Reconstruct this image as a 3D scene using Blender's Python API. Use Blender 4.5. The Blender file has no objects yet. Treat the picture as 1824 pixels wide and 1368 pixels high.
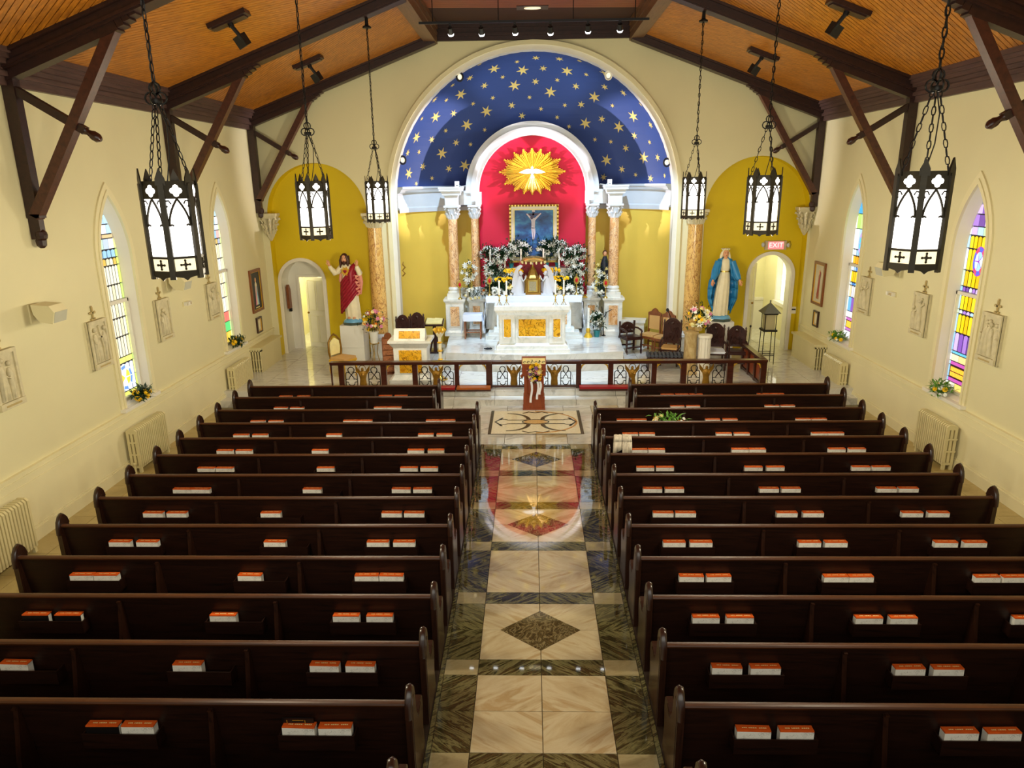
import bpy, bmesh, math, random
from mathutils import Vector, Matrix
random.seed(7)
PI = math.pi; sin = math.sin; cos = math.cos
scene = bpy.context.scene
C = scene.collection
# ------------------------------------------------------------------ camera
FPX, PITCH, YAW, ROLL = 1264.6, 0.2783, 0.0280, -0.0129
CAM = Vector((-0.0973, 0.0, 5.3))
_f = Vector((-sin(YAW) * cos(PITCH), cos(YAW) * cos(PITCH), -sin(PITCH)))
_r0 = Vector((cos(YAW), sin(YAW), 0)); _u0 = _r0.cross(_f)
_r = cos(ROLL) * _r0 + sin(ROLL) * _u0
_u = -sin(ROLL) * _r0 + cos(ROLL) * _u0
cd = bpy.data.cameras.new('camera'); cam = bpy.data.objects.new('camera', cd); C.objects.link(cam)
cd.sensor_fit = 'HORIZONTAL'; cd.sensor_width = 36.0; cd.lens = FPX / 1824 * 36.0
cam.matrix_world = Matrix(((_r.x, _u.x, -_f.x, CAM.x), (_r.y, _u.y, -_f.y, CAM.y), (_r.z, _u.z, -_f.z, CAM.z), (0, 0, 0, 1)))
cd.clip_end = 200
scene.camera = cam
def at(px, py, Y=None, X=None, Z=None):
    """the point where the sight line of photo pixel (px, py) meets a plane of the room"""
    d = _r * ((px - 912) / FPX) - _u * ((py - 684) / FPX) + _f
    if Y is not None: t = (Y - CAM.y) / d.y
    elif X is not None: t = (X - CAM.x) / d.x
    else: t = (Z - CAM.z) / d.z
    return CAM + d * t
# ------------------------------------------------------------------ colour management, world, lights
scene.view_settings.view_transform = 'Standard'; scene.view_settings.look = 'None'
scene.view_settings.gamma = 1.0; scene.view_settings.use_curve_mapping = False
scene.view_settings.exposure = 0.0
w = bpy.data.worlds.new('world'); scene.world = w; w.use_nodes = True
w.node_tree.nodes['Background'].inputs['Color'].default_value = (0.97, 0.97, 0.86, 1)
w.node_tree.nodes['Background'].inputs['Strength'].default_value = 0.45
def area(name, loc, target, sx, sy, power, col):
    l = bpy.data.lights.new(name, 'AREA'); l.shape = 'RECTANGLE'; l.size = sx; l.size_y = sy; l.energy = power; l.color = col
    o = bpy.data.objects.new(name, l); C.objects.link(o); o.location = loc
    o.rotation_euler = (Vector(target) - Vector(loc)).to_track_quat('-Z', 'Y').to_euler(); return o
def spot(name, loc, target, power, col, ang, blend=0.5, rad=0.05):
    l = bpy.data.lights.new(name, 'SPOT'); l.energy = power; l.color = col; l.spot_size = math.radians(ang); l.spot_blend = blend; l.shadow_soft_size = rad
    o = bpy.data.objects.new(name, l); C.objects.link(o); o.location = loc
    o.rotation_euler = (Vector(target) - Vector(loc)).to_track_quat('-Z', 'Y').to_euler(); return o
def point(name, loc, power, col, rad=0.1):
    l = bpy.data.lights.new(name, 'POINT'); l.energy = power; l.color = col; l.shadow_soft_size = rad
    o = bpy.data.objects.new(name, l); C.objects.link(o); o.location = loc; return o
WARM = (1.0, 0.90, 0.66); COOL = (0.52, 0.74, 1.0)
area('rear_fill_light', (0, -1.5, 6.3), (0, 12, 4.0), 12, 4.5, 340, (0.98, 0.98, 0.84))  # unseen fill light added behind the camera to brighten the nave
T_Y = (20.5, 15.8, 11.1, 6.65)            # roof trusses
LANTERN = [(s * 3.4, y) for y in T_Y[1:] for s in (-1, 1)]
for x, y in LANTERN: point('lantern_bulb', (x, y, 3.7), 240, WARM, 0.22)
# six track heads, aimed at the altar
TRACK = [(802, 62), (857, 62), (917, 60), (980, 60), (1047, 57), (1104, 55)]
TRACK = [at(px, py, Y=17.8) for px, py in TRACK]
AIM = ((-2.9, 22.0, 2.6, 1700, 42), (-.5, 19.1, 1.0, 2000, 40), (-.45, 22.0, 2.5, 850, 20), (.45, 22.0, 2.5, 850, 20), (.5, 19.1, 1.0, 2000, 40), (2.9, 22.0, 2.6, 1700, 42))
for p, q in zip(TRACK, AIM): spot('track_beam', p + Vector((0, .12, -.12)), q[:3], q[3], COOL if q[4] > 30 else (.80, .78, 1.0), q[4], .35, 0.05)
# small lamps on the arch jambs shine across and wash the starry vault
spot('vault_wash', (-3.6, 20.9, 5.8), (3.35, 21.95, 5.85), 2400, (1.0, .90, .94), 36, 0.5, 0.04)
spot('vault_wash', (3.6, 20.9, 5.8), (-3.35, 21.95, 5.85), 2400, (1.0, .90, .94), 36, 0.5, 0.04)
for k in (-1, 1): spot('vault_wash', (k * 2.7, 20.95, 7.4), (-k * 1.5, 22.5, 7.9), 120, (0.78, 0.9, 1.0), 66, 0.8, 0.04)
# corridors behind the two side doors
point('corridor_light', (-6.9, 23.2, 3.2), 170, (1.0, 0.97, 0.72), 0.3)
point('corridor_light', (6.3, 23.2, 3.4), 85, (1.0, 0.98, 0.82), 0.3)
# ------------------------------------------------------------------ mesh helper
class M:
    def __init__(s): s.v = []; s.f = []
    def add(s, vs, fs):
        b = len(s.v); s.v += [tuple(p) for p in vs]; s.f += [tuple(i + b for i in f) for f in fs]
    def bx(s, x0, x1, y0, y1, z0, z1):
        s.add([(x0,y0,z0),(x1,y0,z0),(x1,y1,z0),(x0,y1,z0),(x0,y0,z1),(x1,y0,z1),(x1,y1,z1),(x0,y1,z1)],
              [(0,3,2,1),(4,5,6,7),(0,1,5,4),(1,2,6,5),(2,3,7,6),(3,0,4,7)]); return s
    def box(s, c, d, rz=0.0, rx=0.0, ry=0.0):
        m = Matrix.Rotation(rz, 3, 'Z') @ Matrix.Rotation(rx, 3, 'X') @ Matrix.Rotation(ry, 3, 'Y'); c = Vector(c)
        vs = [c + m @ Vector((sx * d[0] / 2, sy * d[1] / 2, sz * d[2] / 2)) for sz in (-1, 1) for sx, sy in ((-1,-1),(1,-1),(1,1),(-1,1))]
        s.add(vs, [(0,3,2,1),(4,5,6,7),(0,1,5,4),(1,2,6,5),(2,3,7,6),(3,0,4,7)]); return s
    def taper(s, x0, x1, y0, y1, z0, z1, e):      # box whose top is wider by e on each side
        s.add([(x0,y0,z0),(x1,y0,z0),(x1,y1,z0),(x0,y1,z0),(x0-e,y0-e,z1),(x1+e,y0-e,z1),(x1+e,y1+e,z1),(x0-e,y1+e,z1)],
              [(0,3,2,1),(4,5,6,7),(0,1,5,4),(1,2,6,5),(2,3,7,6),(3,0,4,7)]); return s
    def beam(s, a, b, wd, h, up=(0, 0, 1)):
        a = Vector(a); b = Vector(b); d = (b - a).normalized(); sd = d.cross(Vector(up)).normalized(); u = sd.cross(d)
        vs = [p + sd * i * wd / 2 + u * j * h / 2 for p in (a, b) for i, j in ((-1,-1),(1,-1),(1,1),(-1,1))]
        s.add(vs, [(0,3,2,1),(4,5,6,7),(0,1,5,4),(1,2,6,5),(2,3,7,6),(3,0,4,7)]); return s
    def tube(s, pts, r, n=6, closed=False):
        pts = [Vector(p) for p in pts]; k = len(pts); rs = r if isinstance(r, (list, tuple)) else [r] * k
        ref = None; rings = []
        for i, p in enumerate(pts):
            if closed: d = pts[(i + 1) % k] - pts[i - 1]
            else: d = pts[min(i + 1, k - 1)] - pts[max(i - 1, 0)]
            d = d.normalized() if d.length > 1e-9 else Vector((0, 0, 1))
            if ref is None: ref = Vector((0, 0, 1)) if abs(d.z) < .9 else Vector((1, 0, 0))
            u = d.cross(ref)
            if u.length < 1e-5: u = d.cross(Vector((0.3, 1, 0.2)))
            u.normalize(); v = d.cross(u); ref = u.cross(d)
            rings.append([p + (u * cos(2 * PI * j / n) + v * sin(2 * PI * j / n)) * rs[i] for j in range(n)])
        vs = [q for rg in rings for q in rg]; fs = []
        for i in range(k if closed else k - 1):
            a = i * n; b = ((i + 1) % k) * n
            for j in range(n): fs.append((a + j, a + (j + 1) % n, b + (j + 1) % n, b + j))
        if not closed: fs.append(tuple(range(n))[::-1]); fs.append(tuple((k - 1) * n + j for j in range(n)))
        s.add(vs, fs); return s
    def lathe(s, prof, c=(0, 0, 0), n=16, fold=0.0, nf=8, sx=1.0, sy=1.0):
        vs = []; fs = []; k = len(prof)
        for r, z in prof:
            for j in range(n):
                t = 2 * PI * j / n; rr = r * (1 + fold * cos(nf * t))
                vs.append((c[0] + rr * cos(t) * sx, c[1] + rr * sin(t) * sy, c[2] + z))
        for i in range(k - 1):
            for j in range(n): fs.append((i * n + j, i * n + (j + 1) % n, (i + 1) * n + (j + 1) % n, (i + 1) * n + j))
        fs.append(tuple(range(n))[::-1]); fs.append(tuple((k - 1) * n + j for j in range(n)))
        s.add(vs, fs); return s
    def loft(s, secs, n=20):                      # secs: (z, cx, cy, rx, ry, fold, nfold, phase)
        vs = []; fs = []; k = len(secs)
        for z, cx, cy, rx, ry, fo, nf, ph in secs:
            for j in range(n):
                t = 2 * PI * j / n; q = 1 + fo * cos(nf * t + ph)
                vs.append((cx + rx * q * cos(t), cy + ry * q * sin(t), z))
        for i in range(k - 1):
            for j in range(n): fs.append((i * n + j, i * n + (j + 1) % n, (i + 1) * n + (j + 1) % n, (i + 1) * n + j))
        fs.append(tuple(range(n))[::-1]); fs.append(tuple((k - 1) * n + j for j in range(n)))
        s.add(vs, fs); return s
    def ball(s, c, r, n=10, m=6):
        if not isinstance(r, (tuple, list)): r = (r, r, r)
        vs = [(c[0], c[1], c[2] - r[2])]
        for i in range(1, m):
            a = -PI / 2 + PI * i / m
            for j in range(n):
                t = 2 * PI * j / n; vs.append((c[0] + r[0] * cos(a) * cos(t), c[1] + r[1] * cos(a) * sin(t), c[2] + r[2] * sin(a)))
        vs.append((c[0], c[1], c[2] + r[2])); fs = []
        for j in range(n): fs.append((0, 1 + (j + 1) % n, 1 + j)); fs.append((len(vs) - 1, 1 + (m - 2) * n + j, 1 + (m - 2) * n + (j + 1) % n))
        for i in range(m - 2):
            for j in range(n): fs.append((1 + i * n + j, 1 + i * n + (j + 1) % n, 1 + (i + 1) * n + (j + 1) % n, 1 + (i + 1) * n + j))
        s.add(vs, fs); return s
    def prism(s, poly, place, d):                 # poly [(u, v)], place(u, v, w) -> point, w from 0 to d
        k = len(poly); vs = [place(u, v, 0) for u, v in poly] + [place(u, v, d) for u, v in poly]
        s.add(vs, [tuple(range(k))[::-1], tuple(range(k, 2 * k))] + [(i, (i + 1) % k, k + (i + 1) % k, k + i) for i in range(k)]); return s
    def strip(s, a, b, closed=False):             # quads between two point rows
        k = len(a); s.add(list(a) + list(b), [(i, (i + 1) % k, k + (i + 1) % k, k + i) for i in range(k if closed else k - 1)]); return s
    def mesh(s, name, mat, smooth=None):
        me = bpy.data.meshes.new(name); me.from_pydata(s.v, [], s.f); me.materials.append(mat)
        bm = bmesh.new(); bm.from_mesh(me); bmesh.ops.recalc_face_normals(bm, faces=bm.faces); bm.to_mesh(me); bm.free()
        if smooth:
            me.polygons.foreach_set('use_smooth', [True] * len(me.polygons)); me.set_sharp_from_angle(angle=math.radians(smooth))
        me.update(); return me
    def build(s, name, mat, parent=None, smooth=None, kind=None, label=None):
        o = bpy.data.objects.new(name, s.mesh(name, mat, smooth)); C.objects.link(o)
        if parent is not None: o.parent = parent
        if kind: o['kind'] = kind
        if label: o['label'] = label
        return o
def inst(me, name, parent=None, loc=(0, 0, 0), rot=(0, 0, 0), sc=(1, 1, 1), kind=None):
    o = bpy.data.objects.new(name, me); C.objects.link(o); o.location = loc; o.rotation_euler = rot; o.scale = sc
    if parent is not None: o.parent = parent
    if kind: o['kind'] = kind
    return o
def tag(o, label, cat, group=None):
    o['label'] = label; o['category'] = cat
    if group: o['group'] = group
    return o
def thing(name, label, cat, loc=(0, 0, 0), rz=0.0, group=None, sc=1.0):
    o = bpy.data.objects.new(name, None); C.objects.link(o); o.location = loc; o.rotation_euler = (0, 0, rz); o.scale = (sc, sc, sc)
    o.empty_display_size = 0.1
    return tag(o, label, cat, group)
def dup(root, loc, rz, label, group=None):
    kids = {}
    for o in list(C.objects):
        if o.parent is not None: kids.setdefault(o.parent, []).append(o)
    def cp(o, par):
        c = o.copy(); C.objects.link(c)
        if par is not None: c.parent = par
        for ch in kids.get(o, []): cp(ch, c)
        return c
    r = cp(root, None); r.location = loc; r.rotation_euler = (0, 0, rz); r['label'] = label
    if group: r['group'] = group
    return r
def clip(poly, conv):                             # Sutherland-Hodgman, conv counter-clockwise
    out = poly
    for i in range(len(conv)):
        a = conv[i]; b = conv[(i + 1) % len(conv)]; inp = out; out = []
        if not inp: break
        sd = lambda p: (b[0] - a[0]) * (p[1] - a[1]) - (b[1] - a[1]) * (p[0] - a[0])
        for j in range(len(inp)):
            p = inp[j]; q = inp[(j + 1) % len(inp)]; sp = sd(p); sq = sd(q)
            if sp >= 0: out.append(p)
            if (sp >= 0) != (sq >= 0):
                t = sp / (sp - sq); out.append((p[0] + (q[0] - p[0]) * t, p[1] + (q[1] - p[1]) * t))
    return out
def area2(p): return 0.5 * sum(p[i][0] * p[(i + 1) % len(p)][1] - p[(i + 1) % len(p)][0] * p[i][1] for i in range(len(p)))
def lettering(txt, size, mat, parent, loc, rot, depth=0.004, name='lettering'):
    cu = bpy.data.curves.new(name, 'FONT'); cu.body = txt; cu.size = size; cu.extrude = depth; cu.align_x = 'CENTER'; cu.align_y = 'CENTER'
    t = bpy.data.objects.new('tmp', cu); C.objects.link(t)
    me = bpy.data.meshes.new_from_object(t.evaluated_get(bpy.context.evaluated_depsgraph_get())); bpy.data.objects.remove(t); bpy.data.curves.remove(cu)
    me.materials.clear(); me.materials.append(mat)
    return inst(me, name, parent, loc, rot)
# ------------------------------------------------------------------ materials
def L(r, g, b):
    f = lambda c: (c / 255 / 12.92) if c / 255 <= 0.04045 else ((c / 255 + 0.055) / 1.055) ** 2.4
    return (f(r), f(g), f(b), 1.0)
MATS = {}
def base(name, rough=0.5, metal=0.0, spec=0.5, coat=0.0):
    m = bpy.data.materials.new(name); m.use_nodes = True; b = m.node_tree.nodes['Principled BSDF']
    b.inputs['Roughness'].default_value = rough; b.inputs['Metallic'].default_value = metal
    b.inputs['Specular IOR Level'].default_value = spec; b.inputs['Coat Weight'].default_value = coat; b.inputs['Coat Roughness'].default_value = 0.1
    MATS[name] = m; return m, m.node_tree, b
def ramp(nt, fac, stops):
    r = nt.nodes.new('ShaderNodeValToRGB'); e = r.color_ramp.elements
    e[0].position, e[0].color = stops[0]; e[1].position, e[1].color = stops[-1]
    for p, c in stops[1:-1]:
        x = e.new(p); x.color = c
    nt.links.new(fac, r.inputs['Fac']); return r.outputs['Color']
def coords(nt, sc=(1, 1, 1), rot=(0, 0, 0)):
    t = nt.nodes.new('ShaderNodeTexCoord'); mp = nt.nodes.new('ShaderNodeMapping'); mp.inputs['Scale'].default_value = sc; mp.inputs['Rotation'].default_value = rot
    nt.links.new(t.outputs['Object'], mp.inputs['Vector']); return mp.outputs['Vector']
def coords2(nt, ang, sc):
    v = coords(nt, (1, 1, 1), (0, 0, -ang)); mp = nt.nodes.new('ShaderNodeMapping'); mp.inputs['Scale'].default_value = sc
    nt.links.new(v, mp.inputs['Vector']); return mp.outputs['Vector']
def noise(nt, vec, scale, detail=3, rough=0.5, dist=0.0):
    n = nt.nodes.new('ShaderNodeTexNoise'); n.inputs['Scale'].default_value = scale; n.inputs['Detail'].default_value = detail
    n.inputs['Roughness'].default_value = rough; n.inputs['Distortion'].default_value = dist
    nt.links.new(vec, n.inputs['Vector']); return n.outputs['Fac']
def bump(nt, b, h, st, dist=0.01):
    n = nt.nodes.new('ShaderNodeBump'); n.inputs['Strength'].default_value = st; n.inputs['Distance'].default_value = dist
    nt.links.new(h, n.inputs['Height']); nt.links.new(n.outputs['Normal'], b.inputs['Normal'])
def mul(c, k): return (c[0] * k, c[1] * k, c[2] * k, 1)
def paint(name, c, rough=0.55, var=0.08, sc=2.0, bst=0.1, metal=0.0, spec=0.4, coat=0.0):
    m, nt, b = base(name, rough, metal, spec, coat); f = noise(nt, coords(nt), sc, 4)
    nt.links.new(ramp(nt, f, [(0.3, mul(c, 1 - var)), (0.7, mul(c, 1 + var))]), b.inputs['Base Color'])
    if bst: bump(nt, b, noise(nt, coords(nt), 60, 2), bst, 0.004)
    return m
def veined(name, stops, ang, stretch=9, scale=1.0, dist=.7, rough=.03, ior=1.85, per=True):
    m, nt, b = base(name, rough); v = coords2(nt, ang, (1, stretch, 1))
    if per:                                        # every tile cut from another piece of stone
        oi = nt.nodes.new('ShaderNodeObjectInfo'); ad = nt.nodes.new('ShaderNodeVectorMath'); ad.operation = 'MULTIPLY_ADD'
        ad.inputs[0].default_value = (1, 1, 1); nt.links.new(oi.outputs['Random'], ad.inputs[0]); ad.inputs[1].default_value = (37, 53, 11); nt.links.new(v, ad.inputs[2]); v = ad.outputs[0]
    f = noise(nt, v, scale, 7, .65, dist); nt.links.new(ramp(nt, f, stops), b.inputs['Base Color']); b.inputs['IOR'].default_value = ior; return m
def plankwood(name, c1, c2, ang):
    m, nt, b = base(name, .34); f = noise(nt, coords2(nt, ang, (.5, 9, 9)), 2.0, 5, .6, .4); nt.links.new(ramp(nt, f, [(.3, c1), (.7, c2)]), b.inputs['Base Color']); return m
def wood(name, c1, c2, sc=(1, 14, 14), rough=0.35, coat=0.0, rot=(0, 0, 0), spec=0.5):
    m, nt, b = base(name, rough, 0, spec, coat); f = noise(nt, coords(nt, sc, rot), 2.2, 5, 0.6, 0.6)
    nt.links.new(ramp(nt, f, [(0.3, c1), (0.55, mul(c1, 0.5 + 0.5 * (sum(c2[:3]) / max(sum(c1[:3]), 1e-6)))), (0.72, c2)]), b.inputs['Base Color'])
    bump(nt, b, f, 0.12, 0.004); return m
def marble(name, stops, sc=(1, 1, 1), scale=1.6, dist=2.0, rough=0.12, rot=(0, 0, 0), detail=6, coat=0.0):
    m, nt, b = base(name, rough, 0, 0.5, coat); f = noise(nt, coords(nt, sc, rot), scale, detail, 0.62, dist)
    nt.links.new(ramp(nt, f, stops), b.inputs['Base Color']); return m
def glow(name, c, st, basec=None):
    m, nt, b = base(name, 0.3); b.inputs['Base Color'].default_value = basec or c; b.inputs['Emission Color'].default_value = c; b.inputs['Emission Strength'].default_value = st; return m
WALL = paint('wall_cream', L(221, 213, 170), 0.6, 0.035, 0.6)
WALL2 = paint('wainscot_cream', L(228, 219, 176), 0.5, 0.05, 0.9)
WHITE = paint('white_paint', L(232, 228, 214), 0.45, 0.03)
YELLOW = paint('mustard_wall', L(218, 190, 4), 0.55, 0.05, 0.5)
APSE = paint('apse_ochre', L(228, 196, 84), 0.5, 0.05, 0.7)
BLUE = paint('vault_blue', L(56, 78, 140), 0.55, 0.05, 0.5)
FRIEZE = paint('frieze_white', L(206, 210, 214), 0.5, 0.04)
RED = paint('red_niche', L(212, 8, 60), 0.5, 0.05, 0.5)
GOLD = paint('gilt', L(222, 174, 46), 0.35, 0.12, 8, 0.1, 0.15)
STARG = paint('star_gold', L(238, 214, 130), 0.5, 0.06, 3, 0.0, 0.0)
BRASS = paint('brass', L(206, 176, 92), 0.25, 0.1, 6, 0.0, 0.8)
BRONZE = paint('bronze_gilt', L(140, 102, 28), 0.4, 0.2, 14, 0.2, 0.4)
IRON = paint('black_iron', L(34, 32, 30), 0.4, 0.2, 10, 0.1, 0.5)
LANT = paint('lantern_metal', L(52, 46, 34), 0.45, 0.15, 10, 0.1, 0.4)
BEAM = wood('beam_wood', L(54, 28, 21), L(28, 14, 12), (6, 6, 6), 0.4)
BRACE = wood('brace_wood', L(84, 44, 28), L(52, 26, 18), (6, 6, 6), 0.4)
PEWR = wood('pew_rail_sheen', L(80, 42, 14), L(44, 22, 9), (1.2, 16, 16), 0.4, 0.0, (0, 0, 0), 0.3)  # orange lamp sheen along the top rails mixed into the wood colour
CORN = wood('cornice_wood', L(92, 66, 58), L(58, 40, 38), (12, 1, 12), 0.45)
PURL = wood('purlin_wood', L(122, 84, 48), L(84, 54, 30), (12, 1, 12), 0.4)
PLANK = plankwood('plank_wood', L(198, 124, 32), L(136, 78, 18), math.radians(34)); PLANK2 = plankwood('plank_wood_crossed', L(198, 124, 32), L(136, 78, 18), math.radians(-34))
FLATC = wood('flat_ceiling_wood', L(150, 78, 40), L(112, 54, 28), (1.5, 12, 12), 0.4)
GAP = paint('plank_gap', L(60, 32, 10), 0.7, 0.1)
PEW = wood('pew_wood', L(42, 20, 11), L(15, 7, 4), (1.2, 16, 16), 0.42, 0.0, (0, 0, 0), 0.35)
PEWEND = wood('pew_end_wood', L(52, 28, 17), L(25, 12, 8), (16, 16, 1.2), 0.28, 0.25)
RAILW = wood('rail_wood', L(72, 32, 18), L(44, 18, 12), (2, 14, 14), 0.28, 0.2)
REDW = wood('red_oak', L(150, 66, 20), L(112, 44, 12), (12, 12, 1.5), 0.35, 0.1)
DARKW = wood('carved_dark_wood', L(62, 30, 24), L(32, 14, 12), (12, 12, 3), 0.3, 0.2)
MIDW = wood('carved_brown_wood', L(140, 78, 34), L(96, 48, 20), (12, 12, 3), 0.35, 0.1)
CARVE = paint('carved_relief_brown', L(168, 108, 70), 0.5, 0.25, 18, 0.6)
MARB = marble('white_marble', [(0.3, L(196, 202, 196)), (0.45, L(226, 228, 222)), (0.6, L(236, 236, 230)), (0.75, L(206, 210, 206))], (1, 1, 1), 2.4, 1.5, 0.25)
MARBG = marble('gold_marble', [(0.34, L(196, 128, 20)), (0.47, L(236, 180, 40)), (0.5, L(120, 60, 10)), (0.53, L(238, 186, 52)), (0.7, L(222, 150, 30))], (1, 1, 1), 3.4, 1.6, 0.2)
MARBC = marble('column_marble', [(0.36, L(206, 150, 70)), (0.48, L(232, 190, 110)), (0.51, L(150, 84, 30)), (0.55, L(230, 184, 104)), (0.7, L(214, 160, 80))], (1, 1, 0.55), 4.2, 1.8, 0.25)
MARBP = marble('pink_column_marble', [(0.34, L(206, 140, 70)), (0.47, L(236, 196, 146)), (0.5, L(164, 96, 50)), (0.54, L(240, 204, 158)), (0.7, L(226, 176, 112))], (1, 1, 0.5), 5.0, 1.6, 0.25)
LTS = [(.28, L(150, 126, 86)), (.40, L(180, 162, 124)), (.52, L(194, 180, 146)), (.62, L(170, 146, 104)), (.74, L(186, 170, 134))]
DTS = [(.28, L(26, 26, 14)), (.42, L(66, 62, 36)), (.5, L(118, 112, 74)), (.56, L(48, 44, 24)), (.72, L(92, 80, 48))]
TL = veined('light_tile', LTS, .55, 5, .8, .8); TL2 = veined('light_tile_mirrored', LTS, -.55, 5, .8, .8)
TD = veined('dark_tile', DTS, .6, 7, 1.9, .6); TD2 = veined('dark_tile_mirrored', DTS, -.6, 7, 1.9, .6)
TDIA = veined('diamond_tile', [(.3, L(48, 40, 24)), (.46, L(88, 74, 46)), (.5, L(140, 126, 90)), (.54, L(70, 58, 34)), (.7, L(100, 84, 52))], .9, 1.6, 5, 1.6)
TMID = veined('band_tile', [(.3, L(138, 126, 88)), (.5, L(162, 150, 112)), (.7, L(146, 132, 92))], .3, 2, 3, .6)
SMARB = veined('sanctuary_marble', [(.3, L(182, 182, 172)), (.44, L(204, 202, 192)), (.56, L(212, 210, 202)), (.62, L(176, 174, 166)), (.75, L(202, 198, 188))], .2, 3, 1.3, 1.2, .05, 1.8)
SIDEF = marble('side_floor_tile', [(0.3, L(160, 140, 84)), (0.5, L(184, 164, 106)), (0.7, L(170, 150, 94))], (1, 1, 1), 2.0, 0.6, 0.3)
GROUT = paint('grout', L(120, 110, 80), 0.6, 0.05)
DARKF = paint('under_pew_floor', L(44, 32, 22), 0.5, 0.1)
PLASTER = paint('plaster_relief', L(206, 196, 160), 0.6, 0.12, 9, 0.5)
ANT = paint('plaster_shade', L(178, 158, 104), 0.6, 0.1, 9, 0.2)
RADI = paint('radiator_enamel', L(214, 202, 152), 0.35, 0.03)
BOXW = paint('pedestal_white', L(228, 228, 220), 0.35, 0.02)
SHADOW = paint('slot_shade', L(52, 44, 24), 0.7, 0.05)
SKIN = paint('statue_skin', L(220, 160, 118), 0.45, 0.04)
HAIR = paint('statue_hair', L(70, 36, 22), 0.5, 0.2, 20)
ROBE = paint('statue_cream_robe', L(234, 224, 190), 0.45, 0.06, 6)
MANTLE = paint('statue_red_mantle', L(150, 18, 40), 0.4, 0.12, 6)
PINK = paint('statue_pink_lining', L(226, 150, 130), 0.45, 0.08, 6)
BLUEM = paint('statue_blue_mantle', L(48, 136, 196), 0.4, 0.1, 6)
SKYB = paint('statue_cloud_base', L(108, 172, 214), 0.3, 0.1, 3)
LEAF = paint('leaf_green', L(24, 58, 28), 0.5, 0.4, 9)
LEAF2 = paint('bright_leaf', L(88, 142, 40), 0.5, 0.3, 9)
LILY = paint('lily_white', L(240, 242, 234), 0.5, 0.03)
MUM = paint('yellow_mum', L(250, 204, 10), 0.6, 0.08, 9)
PINKF = paint('pink_petal', L(222, 140, 176), 0.6, 0.12, 9)
ORANGEF = paint('orange_petal', L(236, 150, 40), 0.6, 0.12, 9)
PURPF = paint('purple_petal', L(150, 100, 170), 0.6, 0.12, 9)
CREAMF = paint('cream_petal', L(240, 228, 160), 0.6, 0.08, 9)
CANDLE = paint('candle_wax', L(244, 240, 226), 0.4, 0.02)
CLOTH = paint('white_cloth', L(228, 234, 246), 0.7, 0.03)
SCARF = paint('scarf_cloth', L(216, 206, 186), 0.8, 0.12, 30)
REDPAD = paint('red_kneeler', L(150, 22, 30), 0.35, 0.06)
TANPAD = wood('kneeler_oak', L(176, 92, 30), L(140, 66, 20), (1, 12, 12), 0.3)
BLACKP = paint('black_plastic', L(22, 22, 24), 0.4, 0.1)
GREYF = paint('grey_cushion', L(70, 74, 84), 0.6, 0.2, 12)
TANF = paint('tan_upholstery', L(206, 164, 100), 0.6, 0.06)
REDL = paint('red_glass_votive', L(120, 6, 30), 0.15, 0.1)
COVER = paint('orange_spine', L(214, 92, 30), 0.4, 0.12, 14)
BLACKC = paint('black_cover', L(20, 16, 16), 0.4, 0.1)
TEAL = paint('teal_pot', L(40, 120, 126), 0.4, 0.05)
STONEC = marble('stone_stand', [(0.3, L(150, 120, 70)), (0.5, L(190, 164, 112)), (0.7, L(214, 196, 150))], (1, 1, 0.4), 5, 1.5, 0.3)
LEAD = paint('lead_came', L(44, 42, 46), 0.5, 0.1, 6, 0.0, 0.3)
GLASSW = glow('lantern_glass', (1.0, 0.97, 0.92, 1), 3.2)
GLASSA = glow('lantern_amber_glass', (1.0, 0.88, 0.58, 1), 0.95)
LAMP = glow('lamp_face', (0.95, 0.98, 1.0, 1), 6.0)
EXITG = glow('exit_face', (1.0, 0.22, 0.24, 1), 0.95)
EXITL = glow('exit_letters', (1.0, 0.78, 0.78, 1), 1.0)
def page_mat():
    m, nt, b = base('printed_cover', 0.5); v = coords(nt, (1, 1, 1))
    f = noise(nt, coords(nt, (90, 1, 160)), 1.0, 2); g = noise(nt, coords(nt, (9, 1, 14)), 1.0, 1)
    mx = nt.nodes.new('ShaderNodeMath'); mx.operation = 'MULTIPLY'; nt.links.new(f, mx.inputs[0]); nt.links.new(g, mx.inputs[1])
    nt.links.new(ramp(nt, mx.outputs[0], [(0.30, L(240, 236, 226)), (0.42, L(176, 172, 162))]), b.inputs['Base Color']); return m
PAGE = page_mat()
_gc = {}
def pane(c, st=1.7):
    k = (c, st)
    if k not in _gc: _gc[k] = glow('stained_glass', L(*c), st, mul(L(*c), 0.4))
    return _gc[k]
# ------------------------------------------------------------------ the room
XW, YE, Y0 = 7.85, 20.78, -1.2
def struct(o): o['kind'] = 'structure'; return o
m = M(); m.bx(-9.5, 9.5, Y0, 25.2, -0.3, -0.02)
floor = struct(m.build('floor', GROUT)); floor['label'] = 'polished stone floor with a patterned marble aisle'
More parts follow.
